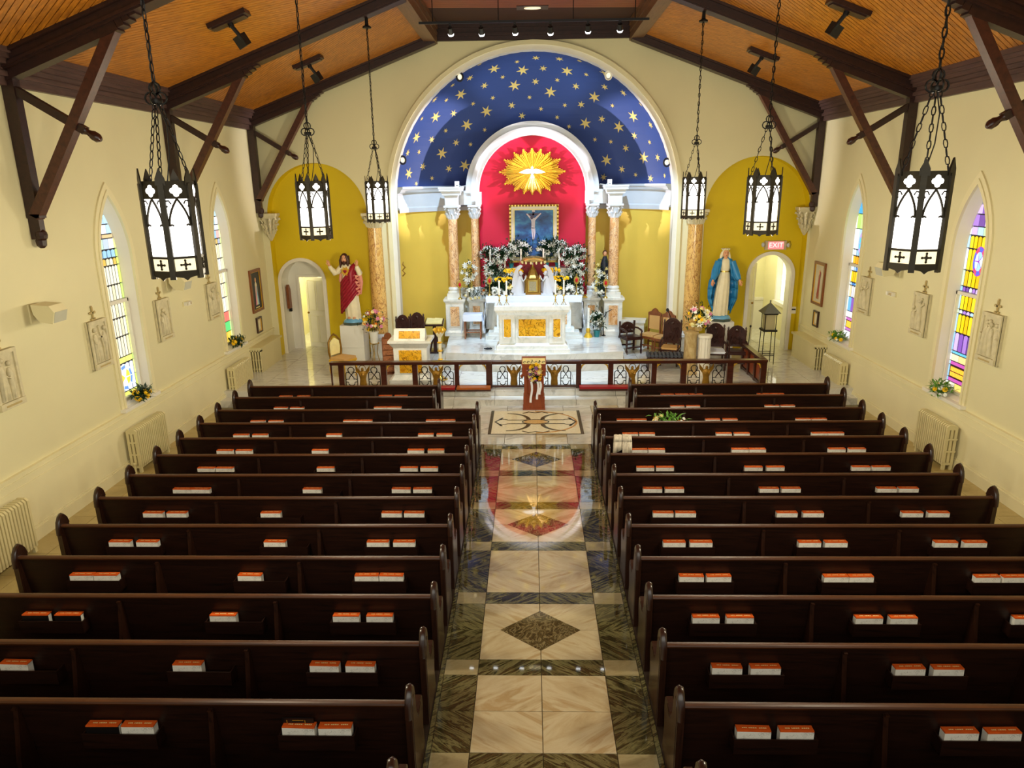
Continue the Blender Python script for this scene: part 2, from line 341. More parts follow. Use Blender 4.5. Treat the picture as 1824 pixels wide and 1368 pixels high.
# plain side floor: big square slabs along both walls, under-pew boards
def slab(x0, x1, y0, y1, z0, z1, mat, name='tile', g=0.004):
    mm = M(); mm.bx(x0 + g, x1 - g, y0 + g, y1 - g, z0, z1); return mm.build(name, mat, floor)
for s in (-1, 1):
    for k in range(28):
        y = Y0 + 0.62 * k + 0.05
        if y > 16.0: break
        for j in range(3):
            a = 6.4 + j * 0.49; a, b = sorted((s * a, s * (a + 0.49))); slab(a, b, y, y + 0.62, -0.02, 0, SIDEF)
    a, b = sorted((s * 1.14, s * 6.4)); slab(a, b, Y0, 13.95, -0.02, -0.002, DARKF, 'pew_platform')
HWT = 0.71
lt = M(); lt.bx(-.351, .351, -.277, .277, -.02, 0); lt = [lt.mesh('tile', TL), lt.mesh('tile', TL2)]
dk = M(); dk.bx(-.186, .186, -.277, .277, -.02, 0); dk = [dk.mesh('tile', TD), dk.mesh('tile', TD2)]
bd = M(); bd.bx(-.351, .351, -.131, .131, -.02, 0); bd = [bd.mesh('tile', TD), bd.mesh('tile', TD2)]
sm_ = M(); sm_.bx(-.186, .186, -.131, .131, -.02, 0); sm_ = sm_.mesh('tile', TMID)
dia = M(); dia.prism([(-.49, 0), (0, -.4), (.49, 0), (0, .4)], lambda u, v, w_: (u, v, w_ - .01), .0125); dia = dia.mesh('diamond_tile', TDIA)
for k in range(-4, 7):
    yb = 5.6 + 1.39 * k - 0.27
    for s in (-1, 1):
        inst(bd[s > 0], 'tile', floor, (s * .355, yb + .135, 0)); inst(sm_, 'tile', floor, (s * .9, yb + .135, 0))
    if k == 6: break
    for r_ in range(2):
        for s in (-1, 1):
            q = (s > 0) ^ (r_ > 0) ^ (k % 2 == 0)
            inst(lt[q], 'tile', floor, (s * .355, yb + .27 + .28 + .56 * r_, 0)); inst(dk[q], 'tile', floor, (s * .9, yb + .27 + .28 + .56 * r_, 0))
    if k % 2: inst(dia, 'diamond_tile', floor, (0, yb + .27 + .56, 0))
for s in (-1, 1):                                  # narrow dark edge of the aisle
    a, b = sorted((s * 1.09, s * 1.14)); slab(a, b, Y0, 13.95, -.02, 0, TD, 'aisle_edge', 0.002)
# crossing in front of the step
cr = M(); cr.bx(-.33, .33, -.33, .33, -.02, 0); cr = [cr.mesh('tile', SMARB), cr.mesh('tile', TL)]
for i in range(-10, 10):
    for j in range(4):
        x = .335 + .67 * i; y = 13.95 + .335 + .67 * j
        if abs(x) < 1.2 and 14.5 < y < 16.25 and False: continue
        inst(cr[(i * 3 + j * 5) % 7 == 0], 'tile', floor, (x, y, 0))
# inlaid mosaic panel with an ornate cross
def inlay(name, polys, mat, z=0.004, d=0.004):
    mm = M()
    for p in polys: mm.prism(p, lambda u, v, w_: (u, 15.37 + v, z + w_), d)
    return mm.build(name, mat, floor)
TOL = paint('mosaic_olive', L(74, 66, 42), 0.25, 0.2, 20); TCR = paint('mosaic_cream', L(222, 212, 180), 0.2, 0.08, 20); TTAN = paint('mosaic_tan', L(206, 170, 110), 0.25, 0.1, 20); TORC = paint('mosaic_ochre', L(190, 140, 70), 0.25, 0.1, 20)
inlay('mosaic_panel', [[(-1.0, -.8), (1.0, -.8), (1.0, .8), (-1.0, .8)]], TCR, -.01, .013)
inlay('mosaic_border', [[(-1.05, -.83), (-.98, -.83), (-.98, .83), (-1.05, .83)], [(.98, -.83), (1.05, -.83), (1.05, .83), (.98, .83)], [(-.98, -.83), (.98, -.83), (.98, -.80), (-.98, -.80)]], TOL)
def bandpoly(pts, wd):
    L_, R_ = [], []
    for i, p in enumerate(pts):
        a = pts[max(i - 1, 0)]; b = pts[min(i + 1, len(pts) - 1)]; dx, dy = b[0] - a[0], b[1] - a[1]; n = math.hypot(dx, dy) or 1
        ww = wd[i] if isinstance(wd, list) else wd
        L_.append((p[0] - dy / n * ww, p[1] + dx / n * ww)); R_.append((p[0] + dy / n * ww, p[1] - dx / n * ww))
    return [[L_[i], L_[i + 1], R_[i + 1], R_[i]] for i in range(len(pts) - 1)]
arms = []
for sx in (-1, 1):
    for sy in (-1, 1):
        c = [(sx * (0.20 + .62 * (t / 10) ** 1.0), sy * (.13 + .05 * abs(sin(t * .9)) * (t > 6))) for t in range(11)]
        arms += bandpoly(c, .016)
        q = [(sx * (.16 + .5 * (1 - cos(t / 10 * PI / 2))), sy * (.16 + .44 * sin(t / 10 * PI / 2))) for t in range(11)]
        arms += bandpoly(q, [.05 - .035 * t / 10 for t in range(11)])
    arms += bandpoly([(sx * .82, -.2), (sx * .76, -.28), (sx * .92, 0), (sx * .76, .28), (sx * .82, .2)], .022)
for sy in (-1, 1): arms += bandpoly([(-.3, sy * .62), (-.16, sy * .72), (0, sy * .66), (.16, sy * .72), (.3, sy * .62)], .02)
arms += bandpoly([(.3 * cos(a / 24 * 2 * PI), .15 * sin(a / 24 * 2 * PI)) for a in range(25)], .015)
inlay('mosaic_cross', arms, TOL)
inlay('mosaic_disc', [[(.26 * cos(a / 20 * 2 * PI), .13 * sin(a / 20 * 2 * PI)) for a in range(20)]], TTAN, .005, .004)
arc = bandpoly([(.93 * cos(a / 20 * PI - PI / 2) * 1.0, .74 * sin(a / 20 * PI - PI / 2)) for a in range(21)], .022)
inlay('mosaic_arc', arc, TORC)
# altar steps and sanctuary floor
for x0 in range(-8, 8):
    a, b = max(x0, -7.85), min(x0 + 1, 7.85)
    slab(a, b, 16.60, 16.97, -.02, .15, SMARB, 'step_stone', .003)
st = M(); st.bx(-.496, .496, -.496, .496, -.35, 0); stm = [st.mesh('tile', SMARB)]
for i in range(-8, 8):
    for j in range(8):
        y = 16.95 + j
        if j >= 4 and not (-7.9 < i + .5 < -5 or 4.4 < i + .5 < 7.9 or (abs(i + .5) < 4.2)): continue
        inst(stm[0], 'tile', floor, (i + .5, y + .5, .3))
KS = .945                                          # the platform group stands nearer than its first survey: scaled about the eye
def nearer(x, y, z): p = CAM + (Vector((x, y, z)) - CAM) * KS; return p.x, p.y, p.z
pl = [(-2.62, 20.42)] + [(-2.62 + 5.24 * t / 16, 20.42 - .38 * sin(PI * t / 16)) for t in range(1, 16)] + [(2.62, 20.42), (2.75, 22.3), (2.75, 24.2), (-2.75, 24.2), (-2.75, 22.3)]
pl = [nearer(u, v, .45)[:2] for u, v in pl]; ZPL = nearer(0, 22, .45)[2]
m = M(); m.prism(pl, lambda u, v, w_: (u, v, .29 + w_), ZPL - .29); m.build('altar_platform', SMARB, floor)
m = M(); m.prism([(u * (1.02 if v > 19.5 else 1.06), v - (.34 if v < 19.5 else 0)) for u, v in pl], lambda u, v, w_: (u, v, .29 + w_), .21); m.build('platform_step', SMARB, floor)
# ---- walls
def arched(mm, u0, u1, top, ops, place, nseg=20):
    """wall face between u0 and u1 with openings (centre, half width, sill, head(u))"""
    us = {u0, u1}
    for c, hw, sill, head in ops:
        for i in range(nseg + 1): us.add(c + hw * (-cos(PI * i / nseg)))
    us = sorted(us)
    for a, b in zip(us, us[1:]):
        if b - a < 1e-6: continue
        mid = (a + b) / 2; op = [o for o in ops if abs(mid - o[0]) < o[1]]
        if not op: mm.add([place(a, 0), place(b, 0), place(b, top(b)), place(a, top(a))], [(0, 1, 2, 3)]); continue
        c, hw, sill, head = op[0]
        mm.add([place(a, head(a)), place(b, head(b)), place(b, top(b)), place(a, top(a))], [(0, 1, 2, 3)])
        if sill > 0.01: mm.add([place(a, 0), place(b, 0), place(b, sill), place(a, sill)], [(0, 1, 2, 3)])
def lancet(c, hw, zs, h):
    R = (h * h + hw * hw) / (2 * hw)
    return lambda u: zs + math.sqrt(max(R * R - (R - hw + abs(u - c)) ** 2, 0))
def roundh(c, r, zc): return lambda u: zc + math.sqrt(max(r * r - (u - c) ** 2, 0))
def outline(c, hw, sill, head, n=24, closed=True):
    us = [c + hw * (-cos(PI * i / n)) for i in range(n + 1)]
    return [(us[0], sill)] + [(u, head(u)) for u in us] + [(us[-1], sill)]
WIN = {-1: (13.22, 17.95), 1: (13.22, 17.95)}
for s, nm in ((-1, 'wall_left'), (1, 'wall_right')):
    mm = M(); ops = [(c, .50, 1.24, lancet(c, .50, 3.95, 1.2)) for c in WIN[s]]
    if s > 0: ops.append((22.6, .42, 1.5, lambda u: 4.4))
    arched(mm, Y0, 25.2, lambda u: 7.4, ops, lambda u, z: (s * XW, u, z)); struct(mm.build(nm, WALL))
    wn = M()                                       # wainscot skin below the chair rail
    wn.bx(min(s * 7.82, s * 7.86), max(s * 7.82, s * 7.86), Y0, YE, 0.2, 1.05); struct(wn.build('trim_1', WALL2))
    cr_ = M()
    for (z0, z1, d) in ((1.05, 1.08, .05), (1.08, 1.13, .035), (1.13, 1.165, .06), (.93, .95, .04)):
        a, b = sorted((s * (XW - d), s * (XW + .01))); cr_.bx(a, b, Y0, YE, z0, z1)
    struct(cr_.build('trim_2', WALL2))
    bb = M()
    for (z0, z1, d) in ((0, .2, .06), (.2, .235, .045)):
        a, b = sorted((s * (XW - d), s * (XW + .01))); bb.bx(a, b, Y0, YE, z0, z1)
    struct(bb.build('baseboard_' + ('left' if s < 0 else 'right'), WALL2))
# end wall with the apse arch and two shallow niches
ZC, RA = 4.75, 3.94
ztop = lambda u: min(9.2, 7.1 + (XW - abs(u)) * 0.365)
NL, NR = (-6.21, 1.44), (6.31, 1.47)
mm = M(); arched(mm, -XW, XW, ztop, [(0, RA, .0, roundh(0, RA, ZC)), (NL[0], NL[1], 0, roundh(NL[0], NL[1], 4.42)), (NR[0], NR[1], 0, roundh(NR[0], NR[1], 4.42))], lambda u, z: (u, YE, z), 28)
struct(mm.build('wall_front', WALL))
def reveal(pts, place0, place1, mat, name, parent=None, kind='structure'):
    mm = M(); mm.strip([place0(*p) for p in pts], [place1(*p) for p in pts]); return mm.build(name, mat, parent, 40, kind)
P = lambda Y: (lambda u, z: (u, Y, z))
reveal(outline(0, RA, .3, roundh(0, RA, ZC), 40), P(YE), P(YE + .32), WHITE, 'trim_3')
for (c, r) in (NL, NR): reveal(outline(c, r, .3, roundh(c, r, 4.42)), P(YE), P(YE + .36), YELLOW, 'trim_4')
# raised arch moulding
def archband(c, r0, r1, zc, zb, y0, y1, mat, name, parent=None, n=40, kind='structure', label=None):
    mm = M(); rows = []
    pts = [(-1, zb)] + [(a, None) for a in range(n + 1)] + [(1, zb)]
    def ring(r):
        o = [(c - r, zb)] + [(c - r * cos(PI * a / n), zc + r * sin(PI * a / n)) for a in range(n + 1)] + [(c + r, zb)]; return o
    A, B = ring(r0), ring(r1); k = len(A)
    vs = [(u, y0, z) for u, z in A] + [(u, y0, z) for u, z in B] + [(u, y1, z) for u, z in A] + [(u, y1, z) for u, z in B]; fs = []
    for i in range(k - 1):
        for (p, q) in ((0, k), (k, 3 * k), (3 * k, 2 * k), (2 * k, 0)): fs.append((p + i, p + i + 1, q + i + 1, q + i))
    fs += [(0, k, 3 * k, 2 * k), (k - 1, 2 * k - 1, 4 * k - 1, 3 * k - 1)]
    mm.add(vs, fs); return mm.build(name, mat, parent, 35, kind, label)
archband(0, RA, 4.06, ZC, .3, YE - .05, YE + .02, WHITE, 'trim_5'); archband(0, 4.06, 4.17, ZC, .3, YE - .09, YE + .02, WALL2, 'trim_6')
# apse: cylinder wall, frieze, starry vault
AB = 2.15
def apse_pt(th, rr, z): return (-rr * cos(th), YE + .3 + rr * sin(th) * AB / RA, z)
N = 48; ths = [PI * i / N for i in range(N + 1)]
mm = M(); mm.strip([apse_pt(t, RA, .3) for t in ths], [apse_pt(t, RA, 4.52) for t in ths]); struct(mm.build('wall_apse', APSE, None, 40))
mm = M()
prof = [(RA + .02, 4.44), (RA - .06, 4.44), (RA - .06, 4.56), (RA - .02, 4.60), (RA - .02, 4.98), (RA - .10, 5.02), (RA - .14, 5.10), (RA - .18, 5.12), (RA - .18, 5.18), (RA + .02, 5.18)]
for (r0, z0), (r1, z1) in zip(prof, prof[1:]): mm.strip([apse_pt(t, r0, z0) for t in ths], [apse_pt(t, r1, z1) for t in ths])
struct(mm.build('trim_7', FRIEZE, None, 30))
mm = M(); rows = []
for j in range(25):
    ph = math.asin((5.17 - ZC) / RA) + (PI / 2 - math.asin((5.17 - ZC) / RA)) * j / 24
    rows.append([apse_pt(t, RA * cos(ph), ZC + RA * sin(ph)) for t in ths])
for a, b in zip(rows, rows[1:]): mm.strip(a, b)
vault = struct(mm.build('ceiling_apse', BLUE, None, 60)); vault['label'] = 'blue half dome painted with gold stars'
STARS = [(1275,72,2),(1450,58,1),(1445,120,2),(1268,156,1),(915,182,1),(1053,222,3),(1320,237,3),(825,308,2),(1133,300,1),(1440,342,2),(663,376,1),(962,380,2),(1243,380,3),(740,463,3),(494,512,2),(604,516,1),(1040,496,1),(1385,490,1),(855,550,1),(1218,566,2),(980,622,3),(672,640,2),(503,674,3),(373,690,1),(1314,664,2),(797,750,3),(257,758,2),(598,803,1),(964,795,1),(323,866,3),(467,886,2),(696,915,2),(203,928,1),(832,932,1),(241,1010,2),(348,1003,1),(563,1016,3),(157,1145,1),(385,1140,2),(628,1160,2),(778,1130,3),(251,1205,3),(470,1249,1),(323,1300,1),(93,1288,2)]
STARS = [(680 + a / 5.261, 80 + b / 5.261, c) for a, b, c in STARS]
STARS += [(940 + a / 5.261, 80 + b / 5.261, c) for a, b, c in [(100,52,2),(267,56,1),(297,130,2),(486,148,1),(145,218,2),(369,244,3),(549,276,1),(725,266,3),(277,328,1),(452,387,2),(721,393,2),(897,448,2),(212,441,3),(625,488,3),(348,564,1),(501,558,2),(794,568,1),(1058,555,1),(1110,495,2),(124,598,1),(695,695,2),(990,668,3),(1218,692,2),(275,678,1),(540,735,3),(855,768,3),(1152,748,2),(387,764,1),(1000,850,2),(630,887,1),(779,907,1),(1143,910,1),(1330,866,1),(920,967,2),(1273,928,3),(738,1080,3),(1088,1056,3),(1219,1054,2),(1346,1072,1),(883,1165,2),(1012,1217,1),(711,1240,2),(1152,1252,2),(1285,1225,1),(1391,1252,2)]]
sm3 = {}
for k, rr in ((1, .075), (2, .115), (3, .185)):
    q = M(); pts = []
    for i in range(12):
        r_ = rr * (1.0 if i % 2 == 0 else .36); pts.append((r_ * cos(i * PI / 6 + .26), r_ * sin(i * PI / 6 + .26)))
    q.prism(pts, lambda u, v, w_: (u, v, w_), .006); sm3[k] = q.mesh('star', STARG)
for px, py, k in STARS:                           # meet the sight line with the ellipsoid of the vault
    p1 = at(px, py, Y=YE + .3); d = (p1 - CAM); o = CAM - Vector((0, YE + .3, ZC)); S = Vector((1 / RA, 1 / AB, 1 / RA))
    oo = Vector((o.x * S.x, o.y * S.y, o.z * S.z)); dd = Vector((d.x * S.x, d.y * S.y, d.z * S.z))
    a = dd.dot(dd); b = 2 * oo.dot(dd); c = oo.dot(oo) - 1; disc = b * b - 4 * a * c
    if disc < 0: continue
    t = (-b + math.sqrt(disc)) / (2 * a); p = CAM + d * t; q = p - Vector((0, YE + .3, ZC))
    if p.z < 5.2 or p.y < YE + .32: continue
    nrm = -Vector((q.x / RA ** 2, q.y / AB ** 2, q.z / RA ** 2)).normalized()
    st_ = inst(sm3[k], 'star', vault, p + nrm * .004); st_.rotation_euler = nrm.to_track_quat('Z', 'Y').to_euler()
# side niche back walls with arched doorways
YN = YE + .36
DL, DR = (-6.93, .62), (6.95, .60)
mm = M(); arched(mm, -7.85, -4.6, lambda u: 6.1, [(DL[0], DL[1], 0, roundh(DL[0], DL[1], 2.47))], lambda u, z: (u, YN, z)); struct(mm.build('wall_niche_left', YELLOW))
mm = M(); arched(mm, 4.6, 7.85, lambda u: 6.1, [(DR[0], DR[1], 0, roundh(DR[0], DR[1], 2.54))], lambda u, z: (u, YN, z)); struct(mm.build('wall_niche_right', YELLOW))
archband(DL[0], DL[1], DL[1] + .1, 2.47, .3, YN - .06, YN + .02, WHITE, 'trim_8'); archband(DR[0], DR[1], DR[1] + .1, 2.54, .3, YN - .06, YN + .02, WHITE, 'trim_9')
reveal(outline(DL[0], DL[1], .3, roundh(*DL, 2.47)), P(YN), P(YN + .6), WHITE, 'trim_10'); reveal(outline(DR[0], DR[1], .3, roundh(*DR, 2.54)), P(YN), P(YN + .4), WHITE, 'trim_11')
# left: lunette panel with a square door frame at the back of the reveal
mm = M(); arched(mm, DL[0] - .64, DL[0] + .64, lambda u: 3.2, [(DL[0] + .12, .4, 0, lambda u: 2.55)], lambda u, z: (u, YN + .58, z)); struct(mm.build('wall_door_left', WHITE))
dfm = M(); x0, x1 = DL[0] - .28, DL[0] + .52
dfm.bx(x0 - .07, x0, YN + .52, YN + .6, .3, 2.62); dfm.bx(x1, x1 + .07, YN + .52, YN + .6, .3, 2.62); dfm.bx(x0, x1, YN + .52, YN + .6, 2.55, 2.62); struct(dfm.build('trim_12', WHITE))
CORR = paint('corridor_wall', L(228, 223, 178), 0.5, 0.03)
for s, xa, xb in ((-1, -7.85, -5.2), (1, 5.2, 7.85)):
    mm = M(); mm.add([(xa, 24.4, .0), (xb, 24.4, 0), (xb, 24.4, 4.6), (xa, 24.4, 4.6)], [(0, 1, 2, 3)])
    xi = xb if s < 0 else xa
    mm.add([(xi, YN + .02, 0), (xi, 24.4, 0), (xi, 24.4, 4.6), (xi, YN + .02, 4.6)], [(0, 1, 2, 3)])
    mm.add([(xa, YN + .02, 4.6), (xb, YN + .02, 4.6), (xb, 24.4, 4.6), (xa, 24.4, 4.6)], [(0, 1, 2, 3)]); struct(mm.build('wall_corridor_' + ('left' if s < 0 else 'right'), CORR))
    mm = M(); mm.bx(xa, xb, 24.34, 24.4, .3, 1.35); mm.bx(xa, xb, 24.31, 24.4, 1.3, 1.38); struct(mm.build('trim_13', WHITE))
# ---- ceiling: sloped sides with diagonal boards, flat middle
SL = 0.365; XP = 2.72
zs = lambda x: 7.12 + (XW - abs(x)) * SL
mm = M()
for s in (-1, 1): mm.add([(s * XW, Y0, zs(XW) + .03), (s * XW, YE, zs(XW) + .03), (s * XP, YE, zs(XP) + .03), (s * XP, Y0, zs(XP) + .03)], [(0, 1, 2, 3)])
mm.add([(-XP - .1, Y0, 9.32), (XP + .1, Y0, 9.32), (XP + .1, YE, 9.32), (-XP - .1, YE, 9.32)], [(0, 1, 2, 3)])
ceil = struct(mm.build('ceiling', GAP)); ceil['label'] = 'boarded wooden ceiling'
def boards(quad, ang, wd, place, mat, gap=.007):
    mm = M(); cx = sum(p[0] for p in quad) / 4; cy = sum(p[1] for p in quad) / 4; ca, sa = cos(ang), sin(ang)
    for k in range(-120, 121):
        a, b = k * wd + gap, (k + 1) * wd - gap; r = [(-12, a), (12, a), (12, b), (-12, b)]
        r = clip([(cx + u * ca - v * sa, cy + u * sa + v * ca) for u, v in r], quad)
        if len(r) < 3 or area2(r) < .002: continue
        mm.prism(r, place, .016)
    return mm.build('beadboard', mat, ceil, None, 'stuff')
bays = [(T_Y[0], YE, 0), (T_Y[1], T_Y[0], 122), (T_Y[2], T_Y[1], 56), (T_Y[3], T_Y[2], 126), (Y0, T_Y[3], 56)]
for s in (-1, 1):
    for ya, yb, an in bays[1:]:
        # plane coords: u = |x| from purlin outwards (signed x), v = y ; angle measured from +Y towards +X
        q = [(s * XP, ya), (s * XW, ya), (s * XW, yb), (s * XP, yb)]
        if s < 0: q = q[::-1]
        boards(q, math.radians(90 - an), .105, lambda u, v, w_: (u, v, zs(u) + .028 - w_), PLANK if an < 90 else PLANK2)
boards([(-XP, Y0), (XP, Y0), (XP, YE), (-XP, YE)], math.radians(4), .075, lambda u, v, w_: (u, v, 9.315 - w_), FLATC)
for s in (-1, 1):
    mm = M(); a = s * XP
    mm.bx(min(a - .16, a + .16), max(a - .16, a + .16), Y0, YE, 8.86, 9.34)
    for d, z0, z1 in ((.20, 9.2, 9.34), (.18, 9.05, 9.12)):
        b = s * (XP - d); mm.bx(min(a, b), max(a, b), Y0, YE, z0, z1)
    mm.bx(min(a, s * (XP + .22)), max(a, s * (XP + .22)), Y0, YE, 8.98, 9.06)
    struct(mm.build('trim_14', PURL, None))
    mm = M()
    for d, z0, z1 in ((.10, 6.74, 6.86), (.16, 6.86, 6.93), (.13, 6.93, 7.02), (.22, 7.02, 7.09), (.26, 7.09, 7.16), (.30, 7.16, 7.24)):
        a, b = sorted((s * (XW - d), s * XW)); mm.bx(a, b, Y0, YE, z0, z1)
    struct(mm.build('trim_15', CORN))
mm = M()
for d, z0, z1 in ((.1, 8.92, 9.02), (.16, 9.02, 9.1), (.13, 9.1, 9.22), (.2, 9.22, 9.33)): mm.bx(-XP, XP, YE - d, YE, z0, z1)
struct(mm.build('trim_16', BEAM))
# ---- lancet windows with leaded panes
def window(s, c, n, rows, border, hw=.42, zs_=3.95, h=1.06, sill=1.3, cas=True):
    """stained glass: rows (z0, z1, columns, colours); every pane is its own piece"""
    X = s * (XW + .2)
    root = M(); head = lancet(c, hw, zs_, h)
    pts = outline(c, hw + .02, sill - .02, lancet(c, hw + .02, zs_, h + .04), 16)
    root.prism(pts, lambda u, v, w_: (X + s * (.012 + w_), u, v), .01)
    o = struct(root.build('window_%d' % n, LEAD)); o['label'] = 'tall lancet window of leaded stained glass'
    # frame: casing on the wall, splayed reveal, sash bars
    fr = M()
    rb = outline(c, .50, 1.24, lancet(c, .50, 3.95, 1.2), 24); ra = outline(c, hw, sill, head, 24)
    fr.strip([(s * XW, u, z) for u, z in rb], [(X - s * .02, u, z) for u, z in ra]); 
    rb0 = [(s * XW, rb[0][0], 1.24), (s * XW, rb[-1][0], 1.24)]; ra0 = [(X - s * .02, ra[0][0], sill), (X - s * .02, ra[-1][0], sill)]; fr.strip(rb0, ra0)
    fr.strip([(X - s * .02, u, z) for u, z in ra], [(X + s * .02, u, z) for u, z in ra])
    fr.build('window_frame', WHITE, o, 40)
    cs = M()
    for r0, r1, d in ((.50, .56, .05), (.56, .64, .03)):
        A = outline(c, r0, 1.18, lancet(c, r0, 3.95, 1.2 + (r0 - .5) * 1.6), 24); B = outline(c, r1, 1.18, lancet(c, r1, 3.95, 1.2 + (r1 - .5) * 1.6), 24)
        xa = s * (XW - d); xb = s * (XW + .005)
        cs.strip([(xa, u, z) for u, z in A], [(xa, u, z) for u, z in B]); cs.strip([(xa, u, z) for u, z in B], [(xb, u, z) for u, z in B]); cs.strip([(xa, u, z) for u, z in A], [(xb, u, z) for u, z in A])
    cs.build('casing', WALL2, o, 40)
    sl_ = M(); a, b = sorted((s * (XW - .1), s * (XW + .18))); sl_.bx(a, b, c - .66, c + .66, 1.17, 1.235); sl_.build('window_sill', WHITE, o)
    sb = M(); a, b = sorted((X - s * .07, X + s * .015))
    sb.bx(a, b, c - hw, c + hw, 3.14, 3.2); sb.bx(a, b, c - hw, c - hw + .035, sill, 3.2); sb.bx(a, b, c + hw - .035, c + hw, sill, 3.2); sb.bx(a, b, c - hw, c + hw, sill - .01, sill + .04); sb.build('sash', WHITE, o)
    conv = outline(c, hw - .005, sill, lancet(c, hw - .005, zs_, h - .005), 14)[::-1]
    if area2(conv) < 0: conv = conv[::-1]
    def put(poly, col, st=1.0):
        poly = clip(poly, conv)
        if len(poly) < 3 or abs(area2(poly)) < .0008: return
        q = M(); q.prism(poly, lambda u, v, w_: (X - s * w_, u, v), .01); q.build('pane', pane(col, st), o)
    g = .0105; bw = .075
    for z0, z1, k, cols in rows:
        if border:
            hz = (z0 + z1) / 2; nb = max(1, int((z1 - z0) / .36 + .5))
            for i in range(nb):
                za, zb = z0 + (z1 - z0) * i / nb, z0 + (z1 - z0) * (i + 1) / nb
                for e0, e1 in ((c - hw, c - hw + bw), (c + hw - bw, c + hw)): put([(e0 + g, za + g), (e1 - g, za + g), (e1 - g, zb - g), (e0 + g, zb - g)], border[int(za * 7) % len(border)])
        a0, a1 = (c - hw + bw, c + hw - bw) if border else (c - hw, c + hw)
        for i in range(k):
            e0, e1 = a0 + (a1 - a0) * i / k, a0 + (a1 - a0) * (i + 1) / k
            pt = z1 - g
            gv = g * (1.6 if k > 4 else 1.0); put([(e0 + gv, z0 + g), (e1 - gv, z0 + g), (e1 - gv, pt - .02 * (k > 4)), ((e0 + e1) / 2, pt), (e0 + gv, pt - .02 * (k > 4))], cols[(i * 5 + int(z0 * 13)) % len(cols)])
    return o, put, X
Yw = [(255, 214, 0), (252, 196, 10), (255, 226, 40)]; Pu = [(176, 130, 226), (140, 90, 200), (214, 190, 246), (120, 80, 170)]; Sk = [(190, 226, 250), (240, 246, 255), (160, 210, 244)]; Bl = [(60, 130, 230), (110, 190, 244), (40, 90, 200)]
rowsR = [(1.3, 1.46, 3, [(255, 230, 120), (250, 214, 60), (244, 240, 220)]), (1.46, 1.54, 1, [(206, 90, 190)]), (1.54, 1.78, 1, [(60, 34, 20)]), (1.78, 1.86, 1, [(206, 90, 190)]), (1.86, 2.0, 3, [(252, 240, 200), (255, 226, 150)]), (2.0, 2.06, 1, [(110, 206, 236)]),
         (2.06, 2.42, 5, Pu), (2.42, 2.78, 6, Yw), (2.78, 2.86, 6, Pu + Sk), (2.86, 3.14, 6, Yw), (3.2, 3.3, 7, Pu + Sk), (3.3, 3.6, 6, Yw), (3.6, 4.0, 6, Yw), (4.0, 4.24, 6, Yw), (4.24, 4.4, 4, [(200, 240, 190), (214, 190, 246), (190, 226, 250)]), (4.4, 4.62, 4, Pu), (4.62, 4.8, 3, Pu), (4.8, 5.02, 2, Pu + Bl)]
def oval(put, c, z, cols, a=.16, b=.21, k=8):
    for i in range(k):
        t0, t1 = 2 * PI * i / k, 2 * PI * (i + 1) / k
        put([(c + a * .6 * cos(t0), z + b * .6 * sin(t0)), (c + a * cos(t0), z + b * sin(t0)), (c + a * cos(t1), z + b * sin(t1)), (c + a * .6 * cos(t1), z + b * .6 * sin(t1))][::-1] if False else [(c + a * .62 * cos(t0), z + b * .62 * sin(t0)), (c + a * cos(t0), z + b * sin(t0)), (c + a * cos(t1), z + b * sin(t1)), (c + a * .62 * cos(t1), z + b * .62 * sin(t1))], cols[i % len(cols)])
    put([(c + a * .6 * cos(2 * PI * i / 12), z + b * .6 * sin(2 * PI * i / 12)) for i in range(12)], cols[-1])
def medallion(o, X, s, c, z, a, b, cols):
    """raised oval medallion in front of the strips"""
    mm = M(); mm.prism([(a * cos(2 * PI * i / 20), b * sin(2 * PI * i / 20)) for i in range(20)], lambda u, v, w_: (X - s * (.010 + w_), c + u, z + v), .006); mm.build('pane', pane(cols[0]), o)
    k = 9
    for i in range(k):
        t0, t1 = 2 * PI * i / k + .03, 2 * PI * (i + 1) / k - .03
        q = M(); q.prism([(a * .70 * cos(t0), b * .70 * sin(t0)), (a * .95 * cos(t0), b * .95 * sin(t0)), (a * .95 * cos(t1), b * .95 * sin(t1)), (a * .70 * cos(t1), b * .70 * sin(t1))], lambda u, v, w_: (X - s * (.015 + w_), c + u, z + v), .004); q.build('pane', pane(cols[1 + i % 2]), o)
    for i in range(5):
        t0, t1 = 2 * PI * i / 5 + .05, 2 * PI * (i + 1) / 5 - .05
        q = M(); q.prism([(0.02 * cos((t0 + t1) / 2), .02 * sin((t0 + t1) / 2)), (a * .64 * cos(t0), b * .64 * sin(t0)), (a * .66 * cos((t0 + t1) / 2), b * .66 * sin((t0 + t1) / 2)), (a * .64 * cos(t1), b * .64 * sin(t1))], lambda u, v, w_: (X - s * (.015 + w_), c + u, z + v), .004); q.build('pane', pane(cols[3 + i % 2]), o)
def script_panel(o, X, s, c, z0, z1, hw):
    """memorial strip: rows of small amber glass chips on dark glass, no readable words"""
    q = M(); random.seed(int(c * 10))
    for r in range(2):
        u = c - hw
        while u < c + hw - .03:
            wd = random.uniform(.02, .05); zc_ = z0 + (z1 - z0) * (r + .5) / 2; q.bx(min(X - s * .016, X - s * .010), max(X - s * .016, X - s * .010), u, u + wd, zc_ - .04, zc_ + .04); u += wd + .012
    q.build('pane', pane((240, 170, 50)), o, None, 'stuff')
o, put, X = window(1, WIN[1][0], 3, rowsR, Sk + [(214, 244, 214)])
medallion(o, X, 1, WIN[1][0] - .02, 3.79, .17, .27, [(130, 50, 160), (70, 90, 220), (190, 60, 90), (190, 224, 250), (140, 190, 240)]); script_panel(o, X, 1, WIN[1][0], 1.56, 1.76, .3)
